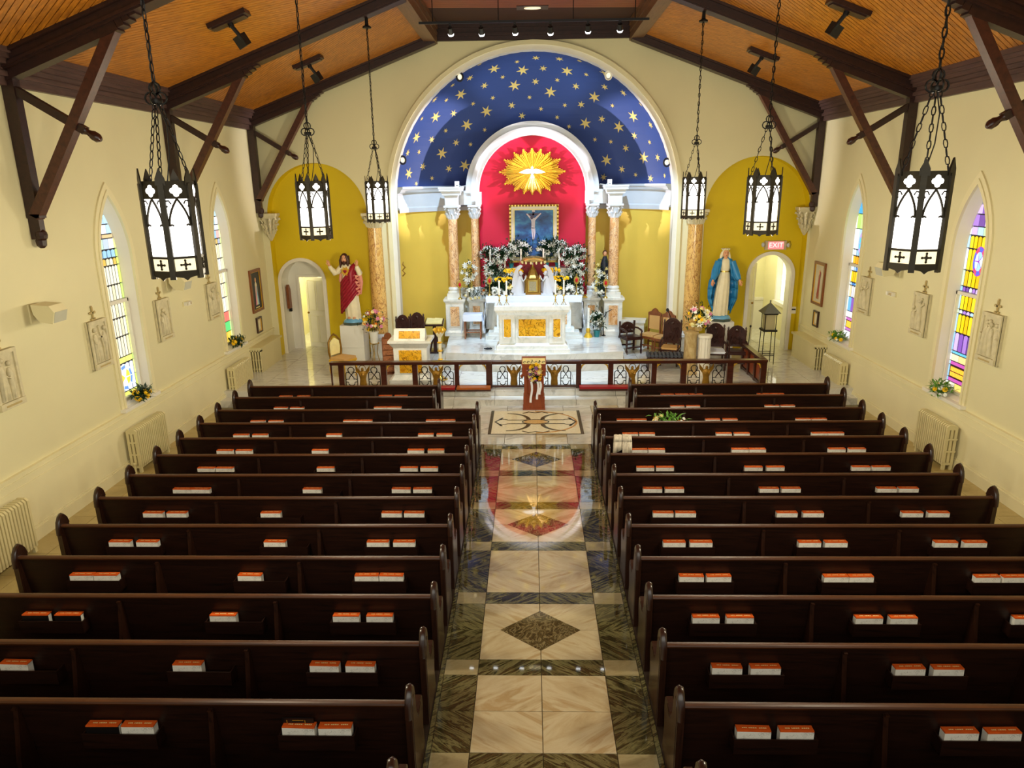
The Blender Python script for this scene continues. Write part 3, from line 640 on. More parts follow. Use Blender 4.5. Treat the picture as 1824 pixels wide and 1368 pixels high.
rowsR2 = [(1.3, 1.5, 1, [(240, 240, 250)]), (1.5, 1.58, 2, [(196, 120, 200), (214, 190, 246)]), (1.58, 1.76, 1, [(60, 34, 20)]), (1.76, 1.84, 2, [(206, 110, 200)]), (1.84, 2.0, 2, [(244, 246, 250)]), (2.0, 2.36, 4, Bl + Pu[:2] + Sk), (2.36, 2.66, 6, [(250, 246, 236), (246, 220, 170), (226, 230, 246)]), (2.66, 2.74, 6, Bl + Sk), (2.74, 3.02, 6, Yw), (3.02, 3.14, 6, Bl + Sk), (3.2, 3.4, 5, [(250, 170, 20), (255, 196, 30)]), (3.4, 3.56, 5, Sk), (3.56, 4.06, 4, Sk + [(230, 246, 220)]), (4.06, 4.42, 4, [(206, 240, 150), (190, 234, 120)]), (4.42, 4.7, 3, Bl + [(70, 180, 244)]), (4.7, 5.02, 2, Sk + Bl)]
o, put, X = window(1, WIN[1][1], 4, rowsR2, [(248, 250, 246), (226, 240, 244)])
medallion(o, X, 1, WIN[1][1] - .02, 3.72, .15, .27, [(150, 130, 210), (120, 150, 230), (170, 140, 220), (60, 180, 236), (90, 200, 244)]); script_panel(o, X, 1, WIN[1][1], 1.59, 1.75, .3)
PC = [(252, 248, 226), (246, 236, 196), (240, 240, 224), (250, 240, 210)]; BG = [(226, 246, 120), (206, 236, 130), (240, 246, 160)]
rowsL = [(1.3, 1.42, 3, [(238, 240, 120)]), (1.42, 1.98, 5, Bl + [(230, 236, 250), (200, 210, 240)]), (1.98, 2.1, 3, [(236, 238, 130)]), (2.1, 2.5, 7, PC), (2.5, 2.86, 7, PC), (2.86, 3.14, 7, PC), (3.2, 3.5, 7, PC), (3.5, 3.86, 7, PC + Sk[:1]), (3.86, 4.0, 6, [(226, 190, 90), (252, 248, 226), (246, 236, 196)]), (4.0, 4.16, 5, Sk + [(206, 240, 226), (244, 246, 240)]), (4.16, 4.36, 4, [(244, 246, 240), (196, 214, 236), (200, 236, 214)]), (4.36, 4.44, 2, [(150, 120, 130), (226, 200, 150)]), (4.44, 4.62, 4, Sk + [(244, 246, 250)]), (4.62, 4.8, 3, Sk + [(222, 110, 130), (236, 244, 250)]), (4.8, 5.02, 2, [(226, 240, 250), (240, 246, 250)])]
o, put, X = window(-1, WIN[-1][0], 1, rowsL, BG)
medallion(o, X, -1, WIN[-1][0], 1.7, .25, .26, [(206, 220, 246), (90, 130, 210), (180, 200, 236), (252, 206, 60), (236, 190, 220)])
rowsL2 = [(1.3, 1.6, 3, [(250, 220, 90), (246, 206, 60)]), (1.6, 1.86, 2, [(60, 220, 110), (90, 226, 130), (246, 236, 196)]), (1.86, 2.12, 4, Bl + [(250, 214, 120), (236, 120, 110)]), (2.12, 2.5, 6, PC + Sk), (2.5, 2.86, 6, PC + Sk), (2.86, 3.14, 6, PC), (3.2, 3.5, 6, PC + Sk), (3.5, 3.86, 6, PC), (3.86, 4.0, 5, [(180, 190, 220), (220, 190, 110)]), (4.0, 4.2, 4, Sk + [(240, 190, 190)]), (4.2, 4.34, 3, [(210, 180, 190), (236, 240, 246), (180, 200, 226)]), (4.34, 4.54, 4, Sk + [(244, 244, 250)]), (4.54, 4.74, 3, Sk), (4.74, 5.02, 2, Sk)]
o, put, X = window(-1, WIN[-1][1], 2, rowsL2, [(240, 246, 200), (220, 240, 170)])
# corridor window on the right
mm = M(); X = XW + .12; mm.bx(X, X + .02, 22.18, 23.02, 1.5, 4.4); o = struct(mm.build('window_5', LEAD)); o['label'] = 'pale leaded window in the corridor behind the right doorway'
for i in range(3):
    for j in range(7): q = M(); q.bx(X - .012, X, 22.19 + .275 * i, 22.19 + .275 * (i + 1) - .012, 1.51 + .41 * j, 1.51 + .41 * (j + 1) - .012); q.build('pane', pane([(250, 250, 244), (236, 240, 246), (244, 238, 214), (214, 232, 190)][(i * 3 + j * 2) % 4]), o)
q = M()
q.bx(XW - .05, X, 22.08, 22.18, 1.4, 4.5); q.bx(XW - .05, X, 23.02, 23.12, 1.4, 4.5); q.bx(XW - .1, X, 22.08, 23.12, 1.4, 1.5); q.build('window_frame', WHITE, o)
# ------------------------------------------------------------------ roof trusses
def truss(y, label):
    t = thing('roof_truss', label, 'truss', (0, y, 0), 0, 'dark timber roof trusses')
    for s in (-1, 1):
        q = M(); a = (s * XW, 0, zs(XW) - .10); b = (s * (XP - .1), 0, zs(XP - .1) - .10); q.beam(a, b, .30, .22)
        q.beam((s * XW, 0, zs(XW) + .0), (s * XP, 0, zs(XP) + .0), .44, .07)
        q.beam((s * XW, 0, zs(XW) - .17), (s * XP, 0, zs(XP) - .17), .36, .04)
        q.build('rafter', BEAM, t)
        q = M(); q.beam((s * 7.86, 0, zs(7.86) - .27), (s * 6.0, 0, zs(6.0) - .27), .20, .16)
        prev = None
        for i in range(4): x = 6.0 - i * .10; q.beam((s * x, 0, zs(x) - .25 + i * .02), (s * (x - .10), 0, zs(x - .1) - .25 + i * .02), .20, .14 - i * .03)
        q.build('rafter_bracket', BEAM, t)
        q = M(); q.bx(min(s * 7.66, s * 7.845), max(s * 7.66, s * 7.845), -.078, .078, 4.86, 6.95); q.bx(min(s * 7.68, s * 7.845), max(s * 7.68, s * 7.845), -.06, .06, 4.52, 4.9); q.bx(min(s * 7.64, s * 7.845), max(s * 7.64, s * 7.845), -.085, .085, 4.84, 4.9); 
        q.ball((s * 7.72, 0, 4.58), (.09, .09, .1)); q.lathe([(.03, -.12), (.07, -.08), (.08, 0), (.05, .05)], (s * 7.74, 0, 4.50), 8); q.build('wall_post', BEAM, t)
        q = M(); q.beam((s * 7.74, 0, 4.86), (s * 6.04, 0, 7.55), .15, .17, (0, 1, 0)); q.build('brace', BRACE, t)
        q = M(); q.beam((s * 7.78, 0, 6.74), (s * 6.74, 0, 6.10), .115, .115, (0, 1, 0)); q.build('cross_arm', BEAM, t)
        d = Vector((s * -.96, 0, -.59)).normalized(); e = Vector((s * 6.74, 0, 6.10)); q = M()
        q.tube([e, e + d * .03, e + d * .07, e + d * .12, e + d * .2, e + d * .25], [.06, .045, .05, .072, .07, .03], 8); q.build('knob', DARKW, t, 50)
    return t
for y, lab in ((T_Y[0], 'dark timber truss against the end wall beside the apse arch'), (T_Y[1], 'dark timber truss carrying the smallest far pair of lanterns'), (T_Y[2], 'dark timber truss carrying the middle pair of lanterns'), (T_Y[3], 'dark timber truss over the nearest pair of lanterns')): truss(y, lab)
# ------------------------------------------------------------------ hanging lanterns
RL, ZB, ZT = .238, 4.50, 5.34
def hexp(i, r, a0): return (r * cos(a0 + i * PI / 3), r * sin(a0 + i * PI / 3))
def lantern(x, y, a0, label):
    t = thing('pendant_lantern', label, 'lantern', (x, y, 0), 0, 'black iron hanging lanterns')
    fr = M(); gl = M(); am = M(); tr = M()
    V = [hexp(i, RL, a0) for i in range(6)]
    for i in range(6):
        p = Vector((V[i][0], V[i][1], 0)); n_ = p.normalized(); side = Vector((-n_.y, n_.x, 0))
        fr.beam(p + Vector((0, 0, ZB - .03)), p + Vector((0, 0, ZT - .02)), .05, .03, n_)
        sp = [(-.045, 0), (.045, 0), (.04, .06), (0, .15), (-.04, .06)]
        fr.prism(sp, lambda u, v, w_: tuple(p + side * u + n_ * (w_ - .006) + Vector((0, 0, ZT - .04 + v))), .012)
        a, b = V[i], V[(i + 1) % 6]; A = Vector((a[0], a[1], 0)); B = Vector((b[0], b[1], 0)); nn = ((A + B) / 2).normalized(); e = (B - A); ln = e.length; e = e / ln; mid = (A + B) / 2
        pt = lambda u, z, o=0.0: mid + e * u + nn * o + Vector((0, 0, z))
        def slab_(mm, u0, u1, z0, z1, o0, o1): mm.add([tuple(pt(u, z, o)) for o in (o0, o1) for u, z in ((u0, z0), (u1, z0), (u1, z1), (u0, z1))], [(0,3,2,1),(4,5,6,7),(0,1,5,4),(1,2,6,5),(2,3,7,6),(3,0,4,7)])
        h = ln / 2
        slab_(fr, -h, h, ZT - .155, ZT, -.012, .006)           # top band
        slab_(fr, -h, h, ZB + .155, ZB + .175, -.012, .012); slab_(fr, -h, h, ZB, ZB + .045, -.012, .012)
        fr.prism([(-h, 0), (h, 0), (h * .55, -.012), (h * .25, -.02), (0, -.045), (-h * .25, -.02), (-h * .55, -.012)], lambda u, v, w_: tuple(pt(u, ZB + v, w_ - .006)), .012)
        slab_(gl, -h + .02, h - .02, ZB + .175, ZT - .155, -.025, -.015)
        slab_(am, -h + .02, h - .02, ZB + .045, ZB + .155, -.02, -.012)
        for dx, dz in ((0, .028), (0, -.028), (.028, 0), (-.028, 0)):   # quatrefoil opening, glass showing
            gl.prism([(.026 * cos(k * PI / 4), .026 * sin(k * PI / 4)) for k in range(8)], lambda u, v, w_: tuple(pt(u + dx, ZT - .085 + v + dz, .0065 + w_)), .002)
        zt = ZT - .155
        for sg in (-1, 1):                                          # pointed tracery with cusps
            tr.tube([pt(sg * (h - .03) * (1 - (k / 7) ** 1.7), zt - .235 + .235 * (k / 7) ** .9, .004) for k in range(8)], .010, 5)
            tr.tube([pt(sg * (h - .03), zt - .235, .004), pt(sg * (h - .05), zt - .225, .004), pt(sg * (h - .065), zt - .235, .004)], .009, 4)
            tr.tube([pt(sg * h * .93, zt - .02, .004), pt(sg * h * .6, zt - .016, .004), pt(sg * h * .45, zt - .045, .004)], .007, 4)
            tr.tube([pt(sg * h * .93, zt - .09, .004), pt(sg * h * .72, zt - .06, .004)], .007, 4)
            fr.prism([(sg * h, zt - .26), (sg * (h - .035), zt - .23), (sg * (h - .02), zt - .17), (sg * h, zt - .13)], lambda u, v, w_: tuple(pt(u, v, w_)), .008)
        zc = ZB + .1
        for ang in range(4): 
            ca, sa = cos(ang * PI / 2), sin(ang * PI / 2); tr.tube([pt(0, zc, .004), pt(.045 * ca, zc + .045 * sa, .004)], [.012, .005], 5); tr.ball(tuple(pt(.038 * ca, zc + .038 * sa, .004)), .012, 6, 4)
    fr.build('cage_frame', LANT, t); gl.build('glass_panel', GLASSW, t); am.build('amber_glass_panel', GLASSA, t); tr.build('tracery', LANT, t, None, 'stuff')
    cap = M(); cap.prism([hexp(i, RL - .02, a0) for i in range(6)], lambda u, v, w_: (u, v, ZB + .01 + w_), .012); cap.build('base_plate', LANT, t)
    # three short chains to a trefoil ring, one long chain up to the roof
    def links(mm, A, B, ll=.085, r=.0055, wd=.016):
        A = Vector(A); B = Vector(B); n = max(2, int((B - A).length / (ll * .8))); d = (B - A) / n; u0 = d.normalized(); sd = u0.cross(Vector((0.3, 1, 0))).normalized()
        for k in range(n):
            c = A + d * (k + .5); w_ = sd if k % 2 else u0.cross(sd)
            mm.tube([c + u0 * (ll / 2 * cos(q * PI / 4)) + w_ * (wd * sin(q * PI / 4)) for q in range(8)], r, 4, True)
    zr = 6.02
    for k in (0, 2, 4):
        ch = M(); p = hexp(k, RL - .03, a0); links(ch, (p[0], p[1], ZT - .02), (p[0] * .12, p[1] * .12, zr)); ch.build('chain', IRON, t, None, 'stuff')
    rg = M()
    for k in range(3):
        cx = .055 * cos(k * 2 * PI / 3 + PI / 2); cz = .055 * sin(k * 2 * PI / 3 + PI / 2); rg.tube([(cx + .05 * cos(q * PI / 5), 0, zr + .05 + cz + .05 * sin(q * PI / 5)) for q in range(10)], .009, 5, True)
        rg.tube([(0, cx + .05 * cos(q * PI / 5), zr + .05 + cz + .05 * sin(q * PI / 5)) for q in range(10)], .009, 5, True)
    rg.lathe([(.05, -.02), (.055, 0), (.05, .02)], (0, 0, zr), 8); rg.build('trefoil_ring', IRON, t, 50)
    zt = zs(3.4) - .36
    ch = M(); links(ch, (0, 0, zr + .15), (0, 0, zt - .06), .10, .007, .018); ch.build('long_chain', IRON, t, None, 'stuff')
    cb = M(); cb.tube([(.012 * sin(k * 1.3), .012 * cos(k * 1.7), zr + (zt - zr) * k / 30) for k in range(31)], .006, 4); cb.tube([(0, 0, zr), (.06, .01, zr - .2), (.05, 0, zr - .45), (.0, .0, ZT)], .006, 4); cb.build('lamp_cord', BLACKP, t)
    cp_ = M(); cp_.lathe([(.09, 0), (.09, .03), (.04, .06), (.03, .2)], (0, 0, zt - .06), 10); cp_.build('canopy', IRON, t)
names = ['smallest iron lantern on the left, before the apse arch edge', 'smallest iron lantern on the right, before the apse arch edge', 'middle-sized iron lantern in front of the left mustard niche', 'middle-sized iron lantern in front of the right mustard niche', 'largest iron lantern hanging nearest on the left side', 'largest iron lantern hanging nearest on the right side']
rots = [.38, .60, .42, .57, 1.02, .05]
rots = [-PI / 2 + PI / 6 + d for d in (.297, -.27, -.496, -.358, -.325, .038)]
for (x, y), lab, r_ in zip(LANTERN, names, rots): lantern(x, y, r_, lab)
# ------------------------------------------------------------------ roof spotlights on wooden plates
for s, y, lab in ((-1, 13.35, 'black spotlight on a wooden plate, nearer one on the left roof slope'), (-1, 17.9, 'black spotlight on a wooden plate, farther one on the left roof slope'), (1, 13.35, 'black spotlight on a wooden plate, nearer one on the right roof slope'), (1, 17.9, 'black spotlight on a wooden plate, farther one on the right roof slope')):
    x = s * 5.28; t = thing('roof_spotlight', lab, 'spotlight', (x, y, zs(x)), 0, 'spotlights on the roof slopes')
    t.rotation_euler = (0, s * math.atan(SL), 0)
    q = M(); q.bx(-.36, .36, -.14, .14, -.07, .01); q.bx(-.31, .31, -.10, .10, -.095, -.06); q.build('mounting_plate', BEAM, t)
    q = M(); q.tube([(0, 0, -.08), (0, 0, -.15)], .05, 8); q.tube([(0, 0, -.12), (-s * .06, .10, -.36)], .035, 8); q.build('arm', BLACKP, t)
    q = M(); q.box((-s * .02, .17, -.36), (.20, .14, .20), s * .5, .3); q.build('lamp_head', BLACKP, t)
# ------------------------------------------------------------------ track lights over the arch
t = thing('track_light', 'black ceiling track with six lit spot heads below the flat ceiling', 'track light', (0, 17.8, TRACK[2].z + .28))
q = M(); q.bx(-2.62, 2.62, -.025, .025, -.05, .0); q.build('track', BLACKP, t)
for i, pt_ in enumerate(TRACK):
    x = pt_.x; zz = pt_.z - t.location.z; q = M(); q.bx(x - .03, x + .03, -.03, .03, -.09, -.02); q.tube([(x, 0, -.08), (x, 0, zz + .1)], .03, 8); q.tube([(x, -.03, zz + .14), (x + .01, .06, zz + .03)], [.055, .068], 10); h = q.build('spot_head', BLACKP, t)
    q = M(); q.tube([(x + .01, .06, zz + .03), (x + .012, .085, zz - .005)], [.07, .055], 10); q.build('lamp_lens', LAMP, h)
for x in (-2.3, -.8, .9, 2.3): q = M(); q.tube([(x, 0, -.02), (x, 0, 9.3 - t.location.z)], .012, 6); q.build('hanger_rod', BLACKP, t)
t = thing('recessed_light', 'rectangular recessed light in the flat boarded ceiling', 'ceiling light', (-.02, 18.85, 9.3))
q = M(); q.bx(-.38, .38, -.2, .2, -.015, .03); q.build('trim_frame', DARKW, t)
q = M(); q.prism([(.2 * cos(k * PI / 8), .09 * sin(k * PI / 8)) for k in range(16)], lambda u, v, w_: (u, v, -.03 + w_), .02); q.build('lamp_lens', GLASSA, t)
# ring lamps on the inside of the arch
for px, py, lab in ((704, 281, 'small black ring lamp on the left jamb of the arch'), (1206, 284, 'small black ring lamp on the right jamb of the arch'), (816, 132, 'small black lamp on the upper left of the arch'), (1087, 129, 'small white lamp on the upper right of the arch')):
    p = at(px, py, Y=YE + .2); t = thing('arch_lamp', lab, 'lamp', p, 0, 'small lamps along the apse arch'); d = Vector((-p.x, 0, ZC - p.z)).normalized()
    t.location = (d.x * -(RA - .07), YE + .2, ZC - d.z * (RA - .07))
    q = M(); q.tube([(0.09 * cos(k * PI / 6), -.04, .11 * sin(k * PI / 6)) for k in range(12)], .024, 6, True); q.tube([(0, 0, 0), tuple(-d * .08)], .03, 6); q.build('lamp_ring', BLACKP if 'black' in lab else WHITE, t)
    q = M(); q.ball((0, -.03, 0), (.06, .02, .07)); q.build('lamp_lens', GLASSA, t)
# ------------------------------------------------------------------ things on the side walls
def wall_root(name, lab, cat, s, y, z, group=None):
    t = thing(name, lab, cat, (s * (XW - .002), y, z), 0 if s < 0 else PI, group); return t       # local +x points into the room
def plaque(s, y, lab, seed):
    t = wall_root('station_plaque', lab, 'plaque', s, y, 2.17, 'plaster stations of the cross')
    rn = random.Random(seed)
    q = M(); q.bx(0, .06, -.26, .26, 0, .86); q.bx(.05, .10, -.26, .26, .0, .10); q.bx(.05, .09, -.26, .26, .80, .86); q.bx(.05, .085, -.26, -.21, .1, .8); q.bx(.05, .085, .21, .26, .1, .8); q.build('slab', PLASTER, t)
    q = M(); q.bx(.099, .103, -.16, .16, .03, .06); q.build('caption_strip', ANT, t)
    for k in range(rn.choice((3, 3, 4))):                             # robed figures in relief
        fy = -.14 + .28 * k / 2.5 + rn.uniform(-.02, .02); hgt = rn.uniform(.42, .6); ln_ = rn.uniform(-.08, .08); q = M()
        q.tube([(.065, fy, .12), (.07, fy + ln_ * .3, .12 + hgt * .4), (.075, fy + ln_ * .7, .12 + hgt * .75), (.07, fy + ln_, .12 + hgt * .88)], [.05, .055, .05, .02], 7); q.ball((.085, fy + ln_, .12 + hgt), (.035, .033, .042), 8, 6)
        a = rn.uniform(-1, 1); q.tube([(.09, fy + ln_ * .7, .12 + hgt * .74), (.105, fy + ln_ * .7 + .06 * a, .12 + hgt * .6), (.1, fy + ln_ * .7 + .13 * a, .12 + hgt * (.55 + .3 * rn.random()))], [.018, .016, .01], 6)
        for z_ in (0.2, .45): q.tube([(.115, fy - .03 + z_ * .03, .14), (.118, fy - .01, .12 + hgt * .6)], .006, 4)
        q.build('relief_figure', PLASTER, t, 60)
    if rn.random() < .8:
        q = M(); a = rn.uniform(-.5, .5); q.beam((.075, -.17, .5 + a * .2), (.075, .17, .62 - a * .2), .03, .035); q.beam((.075, -.05 + a * .3, .25), (.075, .05 - a * .1, .76), .03, .035, (0, 1, 0)); q.build('relief_cross', PLASTER, t)
    q = M(); q.bx(0, .03, -.06, .06, .86, .895); q.bx(.005, .03, -.016, .016, .88, 1.09); q.bx(.005, .03, -.07, .07, .97, 1.005)
    for dy, dz in ((0, 1.09), (-.07, .99), (.07, .99)): q.ball((.018, dy, dz), (.012, .026, .026), 6, 4)
    q.build('cross_finial', ANT, t)
for s, sd in ((-1, 'left'), (1, 'right')):
    other = {(-1, 9.85): 'cream relief plaque cut by the left edge of the picture', (-1, 12.2): 'cream relief plaque on the near side of the white-striped left window', (-1, 14.53): 'cream relief plaque just beyond the white-striped left window', (-1, 16.9): 'cream relief plaque just before the far left window',
             (1, 9.85): 'cream relief plaque nearest on the right wall', (1, 12.15): 'cream relief plaque with a cross, near side of the yellow right window', (1, 14.45): 'cream relief plaque under the lantern, beyond the yellow right window', (1, 16.88): 'cream relief plaque beside the far blue right window'}
    for (ss, y), lab in other.items():
        if ss == s: plaque(s, y, lab, int(y * 10) + s)
# speakers
def speaker(s, y, z, lab):
    t = wall_root('wall_speaker', lab, 'speaker', s, y, z, 'cream wall speakers')
    q = M(); q.bx(0, .025, -.10, .10, -.16, .14); q.tube([(.02, 0, 0), (.16, -.02, .0)], .03, 8); q.build('wall_bracket', WALL2, t)
    q = M(); q.prism([(.10, .15), (.38, .13), (.45, .03), (.40, -.15), (.20, -.12), (.12, 0)], lambda u, v, w_: (u, -.17 + w_, v), .34); q.build('cabinet', WALL2, t, 40)
    q = M(); q.prism([(.0, .0), (.17, .0), (.17, .30), (.0, .30)], lambda u, v, w_: (.452 - .05 * u / .17 + w_, -.15 + v, .03 - u), .006); q.build('grille', paint('speaker_grille_%d_%d' % (s, int(y)), L(186, 184, 164), .7), t)
speaker(-1, 10.75, 3.42, 'cream wall speaker nearest on the left wall'); speaker(-1, 15.0, 3.3, 'cream wall speaker behind the largest left lantern'); speaker(1, 15.6, 3.38, 'cream wall speaker behind the largest right lantern'); 
def sensor(s, y, z, lab):
    t = wall_root('wall_sensor', lab, 'fixture', s, y, z)
    q = M(); q.lathe([(.10, 0), (.10, .05), (.08, .08)], (0, 0, 0), 12, sx=.4); 
    q = M(); q.bx(0, .03, -.13, .13, -.05, .05); q.build('back_plate', WALL2, t)
    q = M(); q.bx(.03, .10, -.12, .12, -.035, .045); q.bx(.05, .13, -.10, -.02, -.02, .05); q.build('housing', WHITE, t)
    for k in range(5):
        q = M(); q.bx(.1, .106, -.11 + k * .045, -.085 + k * .045, -.025, .035); q.build('slot', ANT, t)
sensor(-1, 15.63, 2.75, 'small slotted cream fixture below the largest left lantern'); sensor(1, 15.68, 2.82, 'small two-headed white fixture below the largest right lantern')
# radiators
def radiator(s, y0, y1, dep, lab, boxy=False, zt=.88):
    fl = -1 if s > 0 else 1                         # local end that faces down the nave
    t = wall_root('radiator', lab, 'radiator', s, (y0 + y1) / 2, 0.0, 'cream cast iron radiators'); h = (y1 - y0) / 2; x0 = .09
    if not boxy:
        n = int((y1 - y0) / .062); q = M()
        for k in range(n):
            ya = -h + (y1 - y0) * k / n; yb = ya + (y1 - y0) / n * .62
            for (xa, xb) in ((x0, x0 + dep * .26), (x0 + dep * .38, x0 + dep * .62), (x0 + dep * .74, x0 + dep)): q.bx(xa, xb, ya, yb, .14, zt - .09)
            q.prism([(x0, zt - .09), (x0 + dep, zt - .09), (x0 + dep, zt - .04), (x0 + dep - .04, zt), (x0 + .04, zt), (x0, zt - .04)], lambda u, v, w_: (u, ya + w_, v), yb - ya)
            q.bx(x0, x0 + dep, ya, yb, .10, .145)
        q.build('column', RADI, t, None, 'stuff')
        q = M(); ye = -h if fl > 0 else h; 
        for zz in (.36, .60): q.bx(x0, x0 + dep, ye - .004, ye + .004, zz, zz + .03)
        q.build('end_crossbar', RADI, t, None, 'stuff')
        q = M(); q.bx(x0 + .03, x0 + dep - .03, -h + .05, h - .06, .15, zt - .06); q.build('core', ANT, t)
    else:
        q = M(); q.bx(0.02, dep, -h + .12, h - .12, .12, zt); q.bx(0.02, dep + .02, -h, h, zt - .04, zt + .01); ya, yb = ((-h, -h + .12) if fl > 0 else (h - .12, h)); q.bx(.02, dep, ya, yb, .1, .16); q.bx(.02, dep, ya, yb, zt - .1, zt - .04); q.build('cover', RADI, t)
        for k in range(5):
            q = M(); q.bx(.02 + (dep - .05) * k / 4, .05 + (dep - .05) * k / 4, ya, yb, .14, zt - .06); q.build('slat', RADI, t)
        q = M(); q.bx(.03, dep - .02, (ya + .08 if fl > 0 else ya), (yb if fl > 0 else yb - .08), .14, zt - .06); q.build('slot_shade_box', SHADOW, t)  # dark box paints the shade between the slats
        for zz in (.36, .62): q = M(); q.bx(.02, dep, ya + .04, ya + .07, zz, zz + .03); q.build('crossbar', RADI, t)
    q = M()
    for ya in (-h + .03, h - .08): q.bx(x0, x0 + .05, ya, ya + .05, 0, .16); q.bx(x0 + dep - .07, x0 + dep - .02, ya, ya + .05, 0, .16)
    q.tube([(x0 + dep * .5, -h - .04, 0), (x0 + dep * .5, -h - .04, .17), (x0 + dep * .5, -h + .03, .2)], .02, 6); q.ball((x0 + dep * .5, -h - .04, .2), .035, 8, 5); q.build('feet_and_valve', RADI, t, None, 'stuff')
radiator(-1, 12.45, 13.6, .20, 'ribbed cream radiator below the white-striped left window'); radiator(1, 12.5, 13.55, .20, 'ribbed cream radiator below the yellow right window')
radiator(-1, 17.1, 18.25, .20, 'ribbed cream radiator below the far left window'); radiator(1, 17.2, 18.3, .20, 'ribbed cream radiator below the far blue right window')
radiator(-1, 18.8, 20.5, .34, 'smooth boxed radiator in the left corner below the framed pictures', True, .98); radiator(1, 18.7, 20.5, .34, 'smooth boxed radiator in the right corner below the framed pictures', True, .98)
radiator(-1, 8.3, 9.5, .20, 'radiator cut by the left edge of the picture')
# framed pictures
def frame(s, yc, z0, z1, wd, lab, outer, inner, build):
    t = wall_root('framed_picture', lab, 'picture', s, yc, (z0 + z1) / 2); h = (z1 - z0) / 2; b = .07 if wd > .4 else .045
    q = M()
    for y0, y1, za, zb in ((-wd / 2, wd / 2, h - b, h), (-wd / 2, wd / 2, -h, -h + b), (-wd / 2, -wd / 2 + b, -h + b, h - b), (wd / 2 - b, wd / 2, -h + b, h - b)): q.bx(0, .05, y0, y1, za, zb)
    f = q.build('frame', outer, t)
    q = M(); g = b + .012
    for y0, y1, za, zb in ((-wd / 2 + b, wd / 2 - b, h - g, h - b), (-wd / 2 + b, wd / 2 - b, -h + b, -h + g), (-wd / 2 + b, -wd / 2 + g, -h + g, h - g), (wd / 2 - g, wd / 2 - b, -h + g, h - g)): q.bx(0, .04, y0, y1, za, zb)
    q.build('inner_moulding', GOLD, t)
    q = M(); q.bx(0, .02, -wd / 2 + b, wd / 2 - b, -h + b, h - b); cv = q.build('canvas', inner, t); build(cv, h - b, wd / 2 - b); return t
DKB = paint('dark_navy_canvas', L(26, 34, 48), .4, .3, 3); CRM = paint('cream_canvas', L(206, 196, 170), .5, .1, 3)
def robed(cv, col, hc, x=.021, wd=.12, hh=.4, rays=False):
    q = M(); q.prism([(-wd * .9, -hh), (wd * .9, -hh), (wd * .7, -hh * .2), (wd * .55, hh * .45), (wd * .2, hh * .62), (-wd * .2, hh * .62), (-wd * .55, hh * .45), (-wd * .6, -hh * .2)], lambda u, v, w_: (x + w_, u, v), .004); q.build('painted_robe', col, cv)
    q = M(); q.prism([(.05 * cos(k * PI / 5), hh * .74 + .065 * sin(k * PI / 5)) for k in range(10)], lambda u, v, w_: (x + w_, u, v), .005); q.build('painted_head', hc, cv)
    if rays:
        for sg, c_ in ((-1, PINKF), (1, SKYB)):
            q = M(); q.prism([(sg * .01, hh * .3), (sg * .03, hh * .3), (sg * .13, -hh), (sg * .05, -hh)], lambda u, v, w_: (x + .005 + w_, u, v), .003); q.build('painted_ray', c_, cv)
def b1(cv, h, w_): robed(cv, ROBE, SKIN, rays=True); q = M(); [q.bx(.021, .025, -.14 + k * .07, -.09 + k * .07, -h + .04, -h + .07) for k in range(4)]; q.build('caption_strip', CREAMF, cv)
def b2(cv, h, w_): robed(cv, CARVE, SKIN, hh=.42, wd=.10); q = M(); q.prism([(-.06, -.3), (.0, -.38), (.1, .3), (.04, .34)], lambda u, v, w2: (.027 + w2, u, v), .003); q.build('painted_drape', MANTLE, cv)
def b0(cv, h, w_): q = M(); q.bx(.021, .024, -w_ * .6, w_ * .6, -h * .7, h * .7); q.build('printed_sheet', ROBE, cv)
frame(-1, 19.78, 1.83, 3.02, .78, 'dark picture of a robed figure with two rays, gilt frame, left wall', MIDW, DKB, b1)
frame(-1, 19.72, 1.24, 1.68, .36, 'small dark-framed notice under the left wall picture', DARKW, CRM, b0)
frame(1, 19.74, 1.9, 3.07, .74, 'tall pale picture of a draped figure in a brown frame, right wall', MIDW, CRM, b2)
frame(1, 19.68, 1.3, 1.74, .34, 'small dark-framed notice under the right wall picture', DARKW, CRM, b0)
# end wall fittings
p = at(1425, 552, Y=YN); t = thing('thermostat', 'small white thermostat beside the right arched doorway', 'thermostat', (7.72, YN - .015, p.z)); q = M(); q.bx(-.12, .12, -.03, .015, -.1, .1); q.build('housing', WHITE, t); q = M(); q.bx(-.07, .05, -.036, -.03, .0, .045); q.build('display', BLACKP, t)
p = at(489, 568, Y=YN); t = thing('door_ring', 'dark ring fitting on the mustard wall left of the left doorway', 'ring', (p.x, YN - .012, p.z)); q = M(); q.tube([(.07 * cos(k * PI / 8 + .4), 0, .07 * sin(k * PI / 8 + .4)) for k in range(15)], .012, 6); q.tube([(0.06, 0, .03), (.06, .015, .03)], .02, 6); q.build('ring', BRONZE, t)
p = at(1382, 437, Y=YN - .1); t = thing('exit_sign', 'lit red exit sign over the right arched doorway', 'sign', (p.x, YN - .06, p.z), 0)
q = M(); q.bx(-.30, .30, -.05, .06, -.13, .13); q.build('housing', paint('sign_grey', L(196, 180, 150), .5), t); q = M(); q.bx(-.22, .22, -.06, -.05, -.105, .105); q.build('face', EXITG, t); lettering('EXIT', .2, EXITL, t, (0, -.062, 0), (PI / 2, 0, 0))
q = M(); q.ball((-.36, -.02, .02), (.05, .05, .07)); q.ball((.36, -.02, .0), (.05, .05, .07)); q.build('emergency_lamp', paint('lamp_grey', L(196, 200, 206), .3), t)
q = M(); q.tube([(.36, 0, .07), (.42, .03, .12), (.47, .05, .02), (.45, .05, -.1)], .006, 4); q.build('cable', BLACKP, t)
